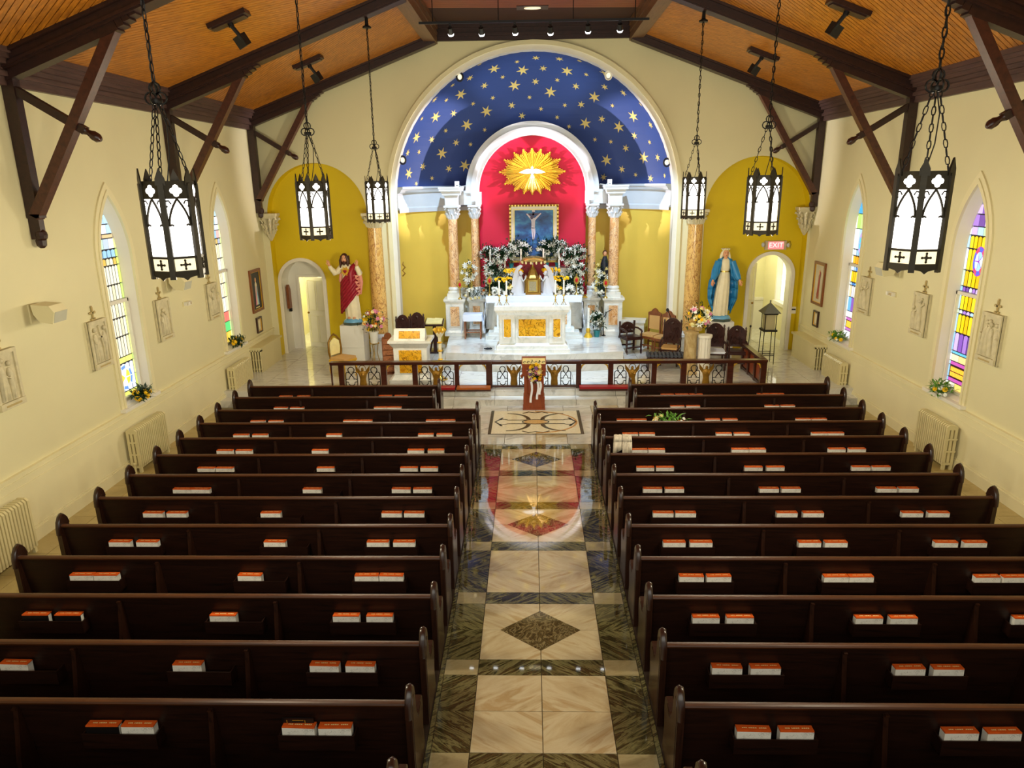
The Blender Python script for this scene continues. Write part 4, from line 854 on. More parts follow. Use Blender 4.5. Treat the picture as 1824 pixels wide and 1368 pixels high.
p = at(509, 528, Y=YN + .3); t = thing('wooden_wall_box', 'narrow dark wooden box fixed in the left doorway reveal', 'wall box', (DL[0] - DL[1] + .02, YN + .3, p.z)); q = M(); q.prism([(-.1, -.36), (.1, -.36), (.1, .2), (0, .36), (-.1, .3)], lambda u, v, w_: (w_, u, v), .08); q.build('wooden_back', MIDW, t); q = M(); q.bx(.02, .10, -.04, .04, -.46, -.36); q.build('pendant', IRON, t)  # plain wooden box on the reveal, not a font
# open panelled door leaves
def leaf(name, lab, loc, rz, wd, ht):
    t = thing(name, lab, 'door', loc, rz); q = M(); q.bx(0, wd, -.02, .02, 0, ht); q.build('leaf', WHITE, t)
    for z0, z1 in ((.15, ht * .45), (ht * .53, ht - .12)):
        for a in (0, 1):
            x0 = .08 + a * (wd - .1) / 2; x1 = x0 + (wd - .22) / 2; q = M(); q.taper(x0, x1, -.026, .026, z0, z1, 0); q.build('panel', WHITE, t)
            q = M(); 
            for y_ in (-.03, .03): q.tube([(x0, y_, z0), (x1, y_, z0), (x1, y_, z1), (x0, y_, z1)], .012, 4, True)
            q.build('panel_moulding', CORR, t)
    q = M(); q.ball((wd - .06, -.06, ht * .49), .035, 8, 6); q.tube([(wd - .06, 0, ht * .49), (wd - .06, -.05, ht * .49)], .015, 6); q.ball((wd - .06, .06, ht * .49), .035, 8, 6); q.build('handle', BRONZE, t)
leaf('door_leaf', 'open white panelled door in the left arched doorway', (DL[0] + .50, YN + .64, .3), PI - .42, .78, 2.22)
leaf('door_leaf', 'open pale panelled door inside the right arched doorway', (6.36, 22.6, .3), -.12, .62, 2.45)
leaf('door_leaf', 'low white cupboard door at the end of the left corridor', (-7.35, 24.3, .3), 0, .6, 1.0)
# corbel capitals at the outer spring of each niche
for s, x in ((-1, -7.6), (1, 7.68)):
    t = thing('corbel', 'white leafy corbel capital at the outer edge of the %s niche' % ('left' if s < 0 else 'right'), 'corbel', (x, YE - .02, 0)); q = M()
    q.lathe([(.02, 3.72), (.10, 3.86), (.12, 4.05), (.13, 4.2), (.2, 4.36)], (0, 0, 0), 12, .12, 6); q.build('bell', PLASTER, t, 40)
    q = M(); q.bx(-.24, .24, -.22, .1, 4.36, 4.42); q.bx(-.28, .28, -.26, .1, 4.42, 4.5); q.build('abacus', PLASTER, t)
    for r_ in range(3):
        for k in range(6):
            a = -PI + PI * k / 5; zz = 3.92 + r_ * .15; rr = .12 + .035 * r_; q = M(); q.tube([(rr * cos(a), rr * sin(a), zz), (rr * 1.2 * cos(a), rr * 1.2 * sin(a), zz + .1), (rr * 1.6 * cos(a), rr * 1.6 * sin(a), zz + .13), (rr * 1.65 * cos(a), rr * 1.65 * sin(a), zz + .09)], [.03, .04, .03, .012], 5); q.build('acanthus_leaf', PLASTER, t, 60)
# ------------------------------------------------------------------ pews and hymnals
ROWY = [5.17, 6.0, 6.83, 7.66, 8.5, 9.36, 10.19, 11.04, 11.85, 12.67, 13.48, 14.35, 15.2]
ORD = ['first', 'second', 'third', 'fourth', 'fifth', 'sixth', 'seventh', 'eighth', 'ninth', 'tenth', 'eleventh', 'twelfth', 'thirteenth', 'fourteenth']
def end_panel():
    prof = [(-.035, 0), (.48, 0), (.50, .05), (.46, .30), (.50, .50), (.49, .60), (.44, .655), (.37, .645), (.29, .61), (.22, .63), (.175, .70), (.155, .80), (.145, .90), (.12, .985), (.085, 1.03), (.055, 1.052), (.02, 1.03), (-.02, .975), (-.04, .90), (-.045, .80)]
    return prof
EP = end_panel()
def pew_meshes(Lx):
    h = Lx / 2; d = {}
    q = M()
    q.add([(-h, .07, .42), (h, .07, .42), (h, .10, .42), (-h, .10, .42), (-h, .0, .90), (h, .0, .90), (h, .03, .90), (-h, .03, .90)], [(0,3,2,1),(4,5,6,7),(0,1,5,4),(1,2,6,5),(2,3,7,6),(3,0,4,7)])
    d['backrest'] = q.mesh('backrest', PEW)
    q = M(); q.prism([(-.016, .90), (.042, .90), (.046, .918), (.038, .932), (.008, .938), (-.014, .932), (-.022, .918)], lambda u, v, w_: (-h + w_, u, v), Lx); d['top_rail'] = q.mesh('top_rail', PEWR, 40)
    q = M(); q.bx(-h, h, .08, .50, .415, .45); q.bx(-h, h, .46, .50, .36, .42); d['seat'] = q.mesh('seat', PEW)
    q = M(); q.bx(-h + .05, h - .05, .085, .105, .12, .42); d['lower_panel'] = q.mesh('lower_panel', PEW)
    q = M(); q.bx(-h + .12, h - .12, -.26, -.10, .16, .21); q.bx(-h + .12, h - .12, -.25, -.11, .21, .235); d['kneeler'] = q.mesh('kneeler', PEW)
    q = M(); q.prism([(.09, .0), (.02, .0), (-.11, .2), (-.115, .36), (-.06, .62), (-.018, .86), (.005, .86), (.07, .42)], lambda u, v, w_: (-.022 + w_, u, v), .044); d['support'] = q.mesh('support', PEWEND)
    q = M(); q.bx(-.018, .018, -.045, -.008, .855, .872); d['support_cap'] = q.mesh('support_cap', PEWEND)
    return d
q = M(); q.prism(EP, lambda u, v, w_: (-.03 + w_, u, v), .06); EPM = q.mesh('end_panel', PEWEND)
q = M(); q.prism([(u * .82 + .025, .06 + v * .86) for u, v in EP], lambda u, v, w_: (-.034 + w_, u, v), .068); EPI = q.mesh('raised_field', PEWEND)
q = M(); q.tube([(0, u, v) for u, v in EP[12:20]], .033, 6); EPC = q.mesh('end_cap', PEWEND, 60)
PM = {}
def pew(xa, xb, y, label, racks):
    Lx = round(xb - xa - .06, 3); cx = (xa + xb) / 2
    if Lx not in PM: PM[Lx] = pew_meshes(Lx)
    d = PM[Lx]; t = thing('church_pew', label, 'pew', (cx, y, 0), 0, 'dark wooden church pews')
    for n_ in ('backrest', 'top_rail', 'seat', 'lower_panel', 'kneeler'): inst(d[n_], n_, t)
    for k in (-1, 1):
        e = inst(EPM, 'end_panel', t, (k * (Lx / 2 + .0), 0, 0)); inst(EPI, 'raised_field', e); inst(EPC, 'end_cap', e)
        sp = inst(d['support'], 'support', t, (k * Lx / 6, 0, 0)); inst(d['support_cap'], 'support_cap', sp)
    for (r0, r1) in racks:
        q = M(); r0 -= cx; r1 -= cx; q.add([(r0, -.088, .50), (r1, -.088, .50), (r1, -.08, .50), (r0, -.08, .50), (r0, -.092, .655), (r1, -.092, .655), (r1, -.084, .655), (r0, -.084, .655)], [(0,3,2,1),(4,5,6,7),(0,1,5,4),(1,2,6,5),(2,3,7,6),(3,0,4,7)])
        q.bx(r0, r1, -.085, .06, .495, .505)
        for xe in (r0, r1 - .012): q.bx(xe, xe + .012, -.085, .05, .50, .645)
        q.build('book_rack', PEW, t)
BW = .145
q = M(); q.bx(-BW, BW, -.037, .037, 0, .195); BK = {'w': q.mesh('cover', PAGE), 'b': q.mesh('cover', BLACKC), 't': q.mesh('cover', SCARF)}
q = M(); q.bx(-BW, BW, -.0372, .0372, .195, .207); q.bx(-BW + .004, BW - .004, -.031, .031, .2, .2085); BS = q.mesh('spine', COVER)
def spine_txt():
    q = M(); rn = random.Random(3); u = -BW + .05
    while u < BW - .03:
        wd = rn.uniform(.006, .016)
        if rn.random() < .8: q.bx(u, u + wd, -.006, .004, .2085, .2092)
        u += wd + .005
    return q.mesh('printed_line', CREAMF)
BT = spine_txt()
q = M(); q.bx(BW, BW + .001, -.024, .024, 0, .19); BE = q.mesh('page_edge', WHITE)
def book(x, y, kind, label, rz=0, z=.51, tilt=.04):
    t = thing('hymnal', label, 'book', (x, y - .031, z), rz, 'hymnals in the pew racks'); t.rotation_euler = (tilt * -1 + 0, 0, rz)
    inst(BK[kind], 'cover', t); s_ = inst(BS, 'spine', t); inst(BT, 'printed_line', s_, kind='stuff')
    if kind == 'b': inst(BE, 'page_edge', t)
BL = [[180, 243, 530, 595], [22, 331, 576, 640], [60, 118, 395, 615, 675], [143, 186, 443, 652, 696], [211, 260, 488, 672, 719], [271, 313, 481, 697, 737], [323, 356, 555, 714, 752], [366, 399, 579, 728, 764], [399, 433, 569, 740, 776], [428, 462, 594, 758, 791], [458, 490, 627, 646, 773, 796], [499, 528, 678, 702], [508, 540, 686, 714]]
BR = [[1345, 1422, 1717, 1794], [1297, 1366, 1625, 1694], [1259, 1320, 1551, 1613, 1836], [1233, 1282, 1492, 1536, 1763, 1812], [1202, 1250, 1444, 1491, 1688, 1740], [1182, 1222, 1403, 1450, 1627, 1674], [1163, 1202, 1371, 1410, 1581, 1620], [1150, 1185, 1343, 1382, 1535, 1571], [1139, 1170, 1319, 1350, 1492, 1528], [1123, 1153, 1290, 1322, 1461, 1490], [1113, 1138, 1270, 1301, 1432, 1460], [1207, 1235, 1376, 1404], [1189, 1215, 1240, 1361, 1385]]
PYL = [1290, 1176, 1090, 1019, 960, 911, 868, 832, 799, 771, 747, 723, 704]
for k, y in enumerate(ROWY):
    front = 12 - k
    for s, lst in ((-1, BL[k]), (1, BR[k])):
        sd = 'left' if s < 0 else 'right'
        xs = sorted(at(px, PYL[k], Y=y - .06).x for px in lst)
        for i in range(len(xs) - 1):                                     # shoulder to shoulder at the closest
            if xs[i + 1] - xs[i] < 2 * BW + .004: mid = (xs[i] + xs[i + 1]) / 2; xs[i], xs[i + 1] = mid - BW - .003, mid + BW + .003
        racks = []; cur = [xs[0]]
        for x in xs[1:]:
            if x - cur[-1] < .55: cur.append(x)
            else: racks.append(cur); cur = [x]
        racks.append(cur); rk = [(c[0] - BW - .03, c[-1] + BW + .03) if len(c) > 1 else (c[0] - BW - .05, c[0] + BW + .30 * (c[0] < 0)) for c in racks]
        lim = 6.36; rk = [(max(a, -lim), min(b, lim)) for a, b in rk]
        xa, xb = (1.15, 6.47) if k < 11 else (2.07, 6.47)
        if s < 0: xa, xb = -xb, -xa
        if k >= 11 and s < 0: xb = -2.13
        pew(xa, xb, y, 'dark wooden pew, %s from the front on the %s of the aisle' % (ORD[front], sd), rk)
        order = sorted(xs, key=abs)
        for x in xs:
            kind = 'w'
            if s < 0 and k == 0 and x == xs[0]: kind = 'b'
            if s < 0 and k == 2 and x in xs[:2]: kind = 'b'
            if s < 0 and k in (8, 9) and x == xs[-1]: kind = 't'
            nm = {'w': 'white hymnal with orange spine', 'b': 'black-covered hymnal with orange spine', 't': 'tan hymnal with orange spine'}[kind]
            lab = '%s, %s from the aisle, %s pew from front, %s side' % (nm, ORD[order.index(x)], ORD[front], sd)
            book(x, y, kind, lab, random.uniform(-.025, .025))
for s in (-1, 1): pew(*((1.15, 6.47) if s > 0 else (-6.47, -1.15)), 4.34, 'dark wooden pew nearest the camera on the %s, only its aisle knob showing' % ('left' if s < 0 else 'right'), [])
# the extra black book standing behind the near left pair
p = at(530, 1272, Y=5.12); t = thing('prayer_book', 'thin black book standing behind a hymnal on the nearest left pew', 'book', (p.x - .02, 5.155, .535)); t.rotation_euler = (.1, 0, 0)
q = M(); q.bx(-.14, .14, .025, .036, 0, .235); q.build('cover', BLACKC, t); q = M(); [q.bx(-.10 + .16 * i, -.096 + .16 * i, .0245, .025, .15, .215) for i in range(2)]; q.bx(-.05, .05, .0245, .025, .21, .214); q.build('gilt_lines', GOLD, t, None, 'stuff')
# pale scarf over a pew back on the right
p = at(1108, 790, Y=ROWY[8]); t = thing('scarf', 'pale pleated cloth draped over the fifth right pew near the aisle', 'cloth', (p.x, ROWY[8], .94))
def drape(x0, x1, drop, seed, ph):
    q = M(); rn = random.Random(seed); n = 18; rowsd = []
    path = [(.10, -.20), (.07, -.05), (.05, .012), (.0, .028), (-.05, .012), (-.075, -.08), (-.085, -drop)]
    for j, (yy, zz) in enumerate(path):
        row = []
        for i in range(n + 1):
            f = i / n; sp = 1 - .35 * (j / 6) * (f - .5) ** 2; row.append((x0 + (x1 - x0) * (.5 + (f - .5) * (.75 + .25 * j / 6)), yy - .02 * abs(sin(f * 13 + ph)) * (j / 3), zz - .10 * (j == 6) * abs(f - .45) * 2 + .014 * abs(sin(f * 13 + ph))))
        rowsd.append(row)
    for a, b in zip(rowsd, rowsd[1:]): q.strip(a, b)
    return q
a_ = drape(-.17, .17, .22, 1, 0).build('pleated_cloth', SCARF, t, 60); b_ = drape(.0, .10, .33, 2, 1).build('hanging_end', SCARF, t, 60)
for o in (a_, b_): md = o.modifiers.new('thick', 'SOLIDIFY'); md.thickness = .008
# sheet of paper on a seat
t = thing('paper_sheet', 'white paper sheet lying on a near left pew seat', 'paper', (at(22, 1132, Z=.455).x, ROWY[1] + .3, .4515)); q = M(); q.bx(-.12, .12, -.09, .09, 0, .003); q.build('sheet', WHITE, t)
# ------------------------------------------------------------------ flowers
def leaves(q, c, R, n, rn, ln=.12, wd=.022, up=.4):
    """pointed blades springing from around c"""
    for _ in range(n):
        a = rn.uniform(0, 2 * PI); el = rn.uniform(-.4, 1.2); d = Vector((cos(a) * cos(el), sin(a) * cos(el), sin(el) + up * .3)).normalized()
        b = Vector(c) + Vector((rn.gauss(0, 1) * R[0], rn.gauss(0, 1) * R[1], rn.gauss(0, 1) * R[2])) * .5; l = ln * rn.uniform(.6, 1.3); sd = d.cross(Vector((0, 0, 1)))
        sd = sd.normalized() if sd.length > .01 else Vector((1, 0, 0)); m_ = b + d * l * .5 + Vector((0, 0, .01)); w_ = wd * rn.uniform(.7, 1.3); tip = b + d * l - Vector((0, 0, l * .15))
        q.add([b, m_ + sd * w_, tip, m_ - sd * w_, m_ - Vector((0, 0, .006))], [(0, 1, 2, 4), (0, 4, 2, 3)])
def lily_mesh(col, r=.095):
    q = M(); 
    for k in range(6):
        a = k * PI / 3; ca, sa = cos(a), sin(a); cb, sb = cos(a + .42), sin(a + .42); cc, sc = cos(a - .42), sin(a - .42)
        q.add([(0, 0, -.06), (.5 * r * cb, .5 * r * sb, .0), (r * ca, r * sa, .01), (.5 * r * cc, .5 * r * sc, .0), (.4 * r * ca, .4 * r * sa, -.02)], [(0, 1, 4), (0, 4, 3), (1, 2, 4), (3, 4, 2)])
    q.tube([(0, 0, -.13), (0, 0, -.05)], [.012, .02], 5); return q.mesh('blossom', col)
def mum_mesh(col, r=.045):
    q = M()
    for ring, (rr, zz, n) in enumerate(((1, 0, 9), (.7, .35, 7), (.35, .6, 5))):
        for k in range(n):
            a = 2 * PI * (k + ring * .4) / n; w_ = PI / n * 1.1
            q.add([(0, 0, zz * r * .5), (rr * r * .8 * cos(a - w_), rr * r * .8 * sin(a - w_), zz * r), (rr * r * cos(a), rr * r * sin(a), zz * r + .004), (rr * r * .8 * cos(a + w_), rr * r * .8 * sin(a + w_), zz * r)], [(0, 1, 2, 3)])
    q.ball((0, 0, r * .4), (r * .4, r * .4, r * .3), 6, 4); return q.mesh('blossom', col)
FL = {'lily': lily_mesh(LILY), 'lilyy': lily_mesh(CREAMF, .07), 'mum': mum_mesh(MUM), 'mumw': mum_mesh(LILY, .04), 'mumc': mum_mesh(CREAMF, .05), 'pink': mum_mesh(PINKF, .06), 'plily': lily_mesh(PINKF, .08), 'orange': lily_mesh(ORANGEF, .06), 'purple': mum_mesh(PURPF, .05), 'ylily': lily_mesh(MUM, .06)}
def plant(name, lab, loc, kinds, n, R, hz, seed, pot=None, group=None, nl=90, ln=.13, face=(0, -1, .35), leafm=LEAF, sc=1.0, cat='flowers', pend=False):
    """flowers: leafy mass of radii R centred hz above loc, n blossoms on its camera side"""
    rn = random.Random(seed); t = thing(name, lab, cat, loc, 0, group, sc); q = M(); leaves(q, (0, 0, hz), R, nl, rn, ln)
    if not pend:
        for _ in range(7): q.tube([(rn.uniform(-.03, .03), rn.uniform(-.03, .03), .02), (rn.uniform(-.5, .5) * R[0], rn.uniform(-.5, .5) * R[1], hz)], .005, 4)
    q.build('foliage', leafm, t, None, 'stuff'); f = Vector(face).normalized()
    for k in range(n):
        while True:
            v = Vector((rn.uniform(-1, 1), rn.uniform(-1, 1), rn.uniform(-1, 1)))
            if .2 < v.length < 1: break
        v.normalize()
        if v.dot(f) < -.15: v = v - f * 2 * v.dot(f)
        p = Vector((v.x * R[0], v.y * R[1], v.z * R[2] + hz)) * 1.0; d = (v * .6 + f).normalized(); o = inst(FL[kinds[k % len(kinds)]], 'blossom', t, p); o.rotation_euler = d.to_track_quat('Z', 'Y').to_euler(); o.scale = (rn.uniform(.85, 1.2),) * 3
    if pot: pot(t)
    return t
def pot(r, h, mat, z=0.0, name='flower_pot'):
    def f(t): q = M(); q.lathe([(r * .7, z), (r, z + h), (r * 1.08, z + h), (r * 1.08, z + h * 1.08), (r * .9, z + h * 1.08)], (0, 0, 0), 14); q.build(name, mat, t, 40)
    return f
# ------------------------------------------------------------------ reredos
t = thing('reredos', 'white reredos of an arch on marble columns around a red niche', 'reredos', (0, 0, 0)); RD = t
ZP = .45
for s in (-1, 1):
    for x, y, w_, r0, cz in ((2.56, 23.02, .29, .155, 1.66), (1.88, 23.3, .24, .128, 1.62)):
        q = M(); X = s * x
        q.bx(X - w_ - .05, X + w_ + .05, y - w_ - .05, y + .3, ZP, ZP + .12); q.taper(X - w_ - .03, X + w_ + .03, y - w_ - .03, y + .3, ZP + .12, ZP + .18, -.02); q.bx(X - w_, X + w_, y - w_, y + .3, ZP + .18, cz - .14)
        q.taper(X - w_, X + w_, y - w_, y + .3, cz - .14, cz - .06, .06); q.bx(X - w_ - .06, X + w_ + .06, y - w_ - .06, y + .3, cz - .06, cz); q.build('plinth', MARB, t)
        q = M(); q.bx(X - w_ * .55, X + w_ * .55, y - w_ - .012, y - w_ + .01, ZP + .32, cz - .24); pn = q.build('marble_panel', MARBP, t)
        q = M(); e = w_ * .55; q.tube([(X - e, y - w_ - .01, ZP + .32), (X + e, y - w_ - .01, ZP + .32), (X + e, y - w_ - .01, cz - .24), (X - e, y - w_ - .01, cz - .24)], .02, 4, True); q.build('panel_moulding', MARB, pn)
        q = M(); b = r0 * 1.5; q.bx(X - b, X + b, y - b, y + b, cz, cz + .16); q.lathe([(b * .98, cz + .16), (b, cz + .2), (r0 * 1.2, cz + .25), (r0 * 1.35, cz + .29), (r0 * 1.3, cz + .33), (r0, cz + .37)], (X, y, 0), 20); q.build('column_base', MARB, t, 40)
        q = M(); q.lathe([(r0, cz + .37), (r0 * 1.03, cz + 1.0), (r0 * .93, 4.18)], (X, y, 0), 24); q.build('column_shaft', MARBP, t, 60)
        q = M(); q.lathe([(r0 * .97, 4.16), (r0 * 1.02, 4.2), (r0 * 1.1, 4.4), (r0 * 1.45, 4.53)], (X, y, 0), 16); q.bx(X - r0 * 1.6, X + r0 * 1.6, y - r0 * 1.6, y + r0 * 1.6, 4.53, 4.59); cp_ = q.build('capital', FRIEZE, t, 40)
        for tier, (zz, rr, nn) in enumerate(((4.2, 1.02, 8), (4.32, 1.12, 8))):
            for k in range(nn):
                a = 2 * PI * (k + .5 * tier) / nn; q = M(); q.tube([(X + r0 * rr * cos(a), y + r0 * rr * sin(a), zz), (X + r0 * rr * 1.2 * cos(a), y + r0 * rr * 1.2 * sin(a), zz + .1), (X + r0 * rr * 1.5 * cos(a), y + r0 * rr * 1.5 * sin(a), zz + .14), (X + r0 * rr * 1.55 * cos(a), y + r0 * rr * 1.55 * sin(a), zz + .1)], [.03, .035, .025, .01], 5); q.build('acanthus_leaf', FRIEZE, cp_, 60)
        for k in range(4):
            a = PI / 4 + k * PI / 2; q = M(); q.tube([(X + r0 * 1.1 * cos(a), y + r0 * 1.1 * sin(a), 4.42), (X + r0 * 1.75 * cos(a), y + r0 * 1.75 * sin(a), 4.51), (X + r0 * 1.95 * cos(a), y + r0 * 1.95 * sin(a), 4.46)], [.02, .04, .02], 6); q.build('volute', FRIEZE, cp_, 60)
    q = M(); X = s * 2.56; y = 23.02; q.bx(X - .2, X + .2, y - .2, y + .4, 4.59, 4.88)
    for e, z0, z1 in ((.22, 4.86, 4.9), (.28, 4.9, 4.96), (.30, 4.96, 5.02), (.36, 5.02, 5.1), (.38, 5.1, 5.15)): q.bx(X - e, X + e, y - e, y + .4, z0, z1)
    q.build('entablature_block', FRIEZE, t)
    q = M(); a, b = sorted((s * 1.66, s * 2.5)); q.bx(a, b, 23.24, 23.7, 4.59, 4.98); a, b = sorted((s * 2.0, s * 2.6)); q.bx(a, b, 23.22, 23.7, 4.95, 5.03); q.build('impost', FRIEZE, t)
AZ = 4.97
archband(-.03, 1.70, 1.80, AZ, 4.59, 23.16, 23.7, FRIEZE, 'arch_moulding', t, 40, None); archband(-.03, 1.80, 1.93, AZ, 4.7, 23.08, 23.7, FRIEZE, 'arch_moulding', t, 40, None); archband(-.03, 1.93, 2.10, AZ, 4.95, 23.14, 23.7, FRIEZE, 'arch_moulding', t, 40, None)
q = M(); q.prism([(-1.76, 1.2)] + [(-.03 - 1.73 * cos(PI * k / 32), AZ + 1.73 * sin(PI * k / 32)) for k in range(33)] + [(1.70, 1.2)], lambda u, v, w_: (u, 23.64 + w_, v), .06); q.build('niche_back', RED, t)
q = M(); q.bx(-2.55, 2.55, 23.62, 23.74, ZP, 1.9); q.build('back_wall', MARB, t)
# white boxes above the entablature blocks
for s, px, py in ((-1, 814, 324), (1, 1086, 321)):
    p = at(px, py, Y=23.2); bt = thing('power_box', 'small cream box on the %s entablature block of the reredos' % ('left' if s < 0 else 'right'), 'box', (p.x, 23.2, 5.15)); q = M(); q.bx(-.07, .07, -.05, .05, .0, .17); q.build('housing', WHITE, bt); q = M(); q.bx(-.03, .03, -.052, -.05, .03, .05); q.build('socket', BLACKP, bt); q = M(); q.tube([(-s * .06, 0, .05), (-s * .12, 0, .0), (-s * .2, .05, .02), (-s * .3, .05, .03)], .012, 5); q.build('cable', WHITE, bt)
# sunburst with dove
c0 = at(948, 306, Y=23.55); t = thing('sunburst', 'gilt sunburst with a white dove on the red niche', 'sunburst', (c0.x, 23.56, c0.z))
RXs, RZs = 1.03, .68; n = 128
for k in range(n):
    a = 2 * PI * k / n + PI / 2; ph = (k % 8); ph = min(ph, 8 - ph); lenf = [1.0, .93, .86, .82, .84][ph] if k % 16 in (0, 1, 15) or True else .8
    lenf = {0: 1.0, 1: .93, 2: .87, 3: .80, 4: .84}[ph]
    e = 1 / math.sqrt((cos(a) / RXs) ** 2 + (sin(a) / RZs) ** 2) * lenf; dp = .03 + .03 * (ph == 0) + .028 * (k % 2)
    q = M(); q.tube([(.1 * cos(a), -dp - .03, .1 * sin(a)), (e * cos(a), -dp, e * sin(a))], [.004, .024 if ph == 0 else .0155], 5); q.ball((e * cos(a), -dp, e * sin(a)), .036 if ph == 0 else .021, 6, 4); q.build('ray', GOLD, t, 60)
q = M(); q.prism([(.88 * RXs * cos(2 * PI * k / 32), .8 * RZs * sin(2 * PI * k / 32)) for k in range(32)], lambda u, v, w_: (u * .92, -.02 + w_, v * .92), .06); q.build('backing_disc', BRONZE, t)
q = M(); q.ball((0, -.14, .0), (.05, .05, .12), 8, 6); q.ball((0, -.15, .12), .04, 8, 6); q.tube([(0, -.15, .16), (.0, -.19, .17)], [.015, .003], 5); q.prism([(-.03, -.08), (.03, -.08), (.07, -.2), (0, -.17), (-.07, -.2)], lambda u, v, w_: (u, -.15 + w_, v), .02); dv = q.build('dove', LILY, t, 50)
for s in (-1, 1): q = M(); q.prism([(0, .06), (s * .12, .09), (s * .25, .06), (s * .42, -.02), (s * .3, -.05), (s * .14, -.06), (s * .04, -.05)], lambda u, v, w_: (u, -.16 + w_ - abs(u) * .08, v), .025); q.build('wing', LILY, dv, 40)
# painting in its frame
p0 = at(907, 365, Y=23.4); p1 = at(995, 364, Y=23.4); xc = (p0.x + p1.x) / 2; W2 = (p1.x - p0.x) / 2; zt = p0.z; zb = 2.75
t = thing('altar_painting', 'framed blue painting of a crucified figure above the altar', 'painting', (xc, 23.42, zb)); H = zt - zb
def fr(q, o, i, y0, y1): q.bx(-W2 + o, W2 - o, y0, y1, H - i, H - o); q.bx(-W2 + o, W2 - o, y0, y1, o, i); q.bx(-W2 + o, -W2 + i, y0, y1, i, H - i); q.bx(W2 - i, W2 - o, y0, y1, i, H - i)
q = M(); fr(q, 0, .055, -.10, .05); f = q.build('carved_frame', BRASS, t)
for k in range(46):
    u, v = ((-W2 + 2 * W2 * (k + .5) / 16, H - .027) if k < 16 else ((-1) ** k * (W2 - .027), H * ((k - 16) // 2 + .5) / 15)); q = M(); q.ball((u, -.105, v), (.032, .02, .03), 6, 4); q.build('carved_bead', BRONZE, f)
q = M(); fr(q, .055, .13, -.07, .05); q.build('white_frame', WHITE, t); q = M(); fr(q, .13, .17, -.05, .05); q.build('slip', CREAMF, t)
m_, nt, b = base('canvas_blue', .4); f_ = noise(nt, coords(nt, (1, 1, 1.6)), 2.2, 5, .6, .5); nt.links.new(ramp(nt, f_, [(.3, L(16, 44, 96)), (.5, L(30, 92, 160)), (.62, L(60, 140, 190)), (.75, L(20, 60, 130))]), b.inputs['Base Color']); CANV = m_
q = M(); q.bx(-W2 + .15, W2 - .15, 0, .04, .15, H - .15); cv = q.build('canvas', CANV, t)
def flat(name, polys, mat, y=-.004):
    q = M(); [q.prism(p, lambda u, v, w_: (u, y + w_, v), .006) for p in polys]; q.build(name, mat, cv, None, 'stuff' if len(polys) > 1 else None)
BODY = paint('painted_flesh', L(206, 200, 214), .5, .1); BROWNP = paint('painted_brown', L(84, 76, 110), .5, .1)
cx, zc = -.02, H - .62
flat('painted_cross', [[(cx - .24, zc + .28), (cx + .26, zc + .30), (cx + .26, zc + .36), (cx - .24, zc + .34)], [(cx - .03, zc - .3), (cx + .03, zc - .3), (cx + .03, zc + .42), (cx - .03, zc + .42)]], BROWNP, -.003)
flat('painted_scroll', [[(cx - .04, zc + .40), (cx + .06, zc + .39), (cx + .04, zc + .47), (cx - .04, zc + .47)]], BODY)
flat('painted_body', [[(cx - .06, zc - .12), (cx + .05, zc - .12), (cx + .06, zc + .12), (cx + .09, zc + .16), (cx + .26, zc + .34), (cx + .23, zc + .36), (cx + .04, zc + .20), (cx - .04, zc + .20), (cx - .20, zc + .35), (cx - .23, zc + .33), (cx - .08, zc + .15), (cx - .06, zc + .08)], [(cx - .07, zc - .1), (cx - .01, zc - .1), (cx + .01, zc - .3), (cx + .02, zc - .5), (cx - .02, zc - .5), (cx - .05, zc - .3)], [(cx - .01, zc - .1), (cx + .06, zc - .12), (cx + .07, zc - .26), (cx + .03, zc - .46), (cx + .0, zc - .46)]], BODY, -.005)
flat('painted_head', [[(cx - .05 + .05 * cos(k * PI / 5), zc + .22 + .06 * sin(k * PI / 5)) for k in range(10)]], BROWNP, -.008)
# ------------------------------------------------------------------ high altar
t = thing('high_altar', 'white marble high altar behind the front altar', 'altar', (0, 22.2, ZP))
q = M(); q.bx(-1.54, 1.54, -.1, 1.0, 0, .12); q.bx(-1.45, 1.45, -.02, 1.0, .12, .22); q.build('altar_step', SMARB, t)
q = M(); q.bx(-1.18, 1.18, .08, .5, .22, 1.22); q.bx(-1.28, 1.28, .02, .5, .22, .34); q.bx(-1.26, 1.26, .04, .5, 1.1, 1.24); q.build('body', MARB, t)
for x in (-.95, .95): q = M(); q.bx(x - .1, x + .1, .07, .1, .45, 1.0); q.build('marble_panel', MARBP, t)
q = M(); q.bx(-1.5, 1.5, -.02, .62, 1.24, 1.36); q.build('mensa', MARB, t)
q = M(); q.bx(-1.55, 1.55, .55, 1.4, .22, 1.75); q.bx(-1.55, 1.55, .85, 1.4, 1.75, 2.15); q.build('gradine', MARB, t)
t = thing('altar_cloth', 'white lace-edged cloth on the high altar', 'altar cloth', (0, 22.2, ZP + 1.362))
q = M(); q.bx(-1.5, 1.5, -.03, .5, 0, .008); q.bx(-1.5, 1.5, -.036, -.028, -.16, .004); q.build('linen', CLOTH, t)
q = M()
for k in range(50): x = -1.47 + .06 * k; q.prism([(x - .03, -.15), (x - .024, -.185), (x, -.2), (x + .024, -.185), (x + .03, -.15)], lambda u, v, w_: (u, -.037 + w_, v), .006)
q.build('lace_scallops', CLOTH, t, None, 'stuff')
for s in (-1, 1):
    q = M(); rows_ = []
    for j in range(6): rows_.append([(s * (1.505 + .012 * sin(i * 2.1) + .10 * j / 5), -.03 + .48 * i / 12 * (1 - .02 * j), .0 - .95 * j / 5) for i in range(13)])
    for a, b in zip(rows_, rows_[1:]): q.strip(a, b)
    o = q.build('hanging_end', CLOTH, t, 60); md = o.modifiers.new('thick', 'SOLIDIFY'); md.thickness = .01
ZM = ZP + 1.362
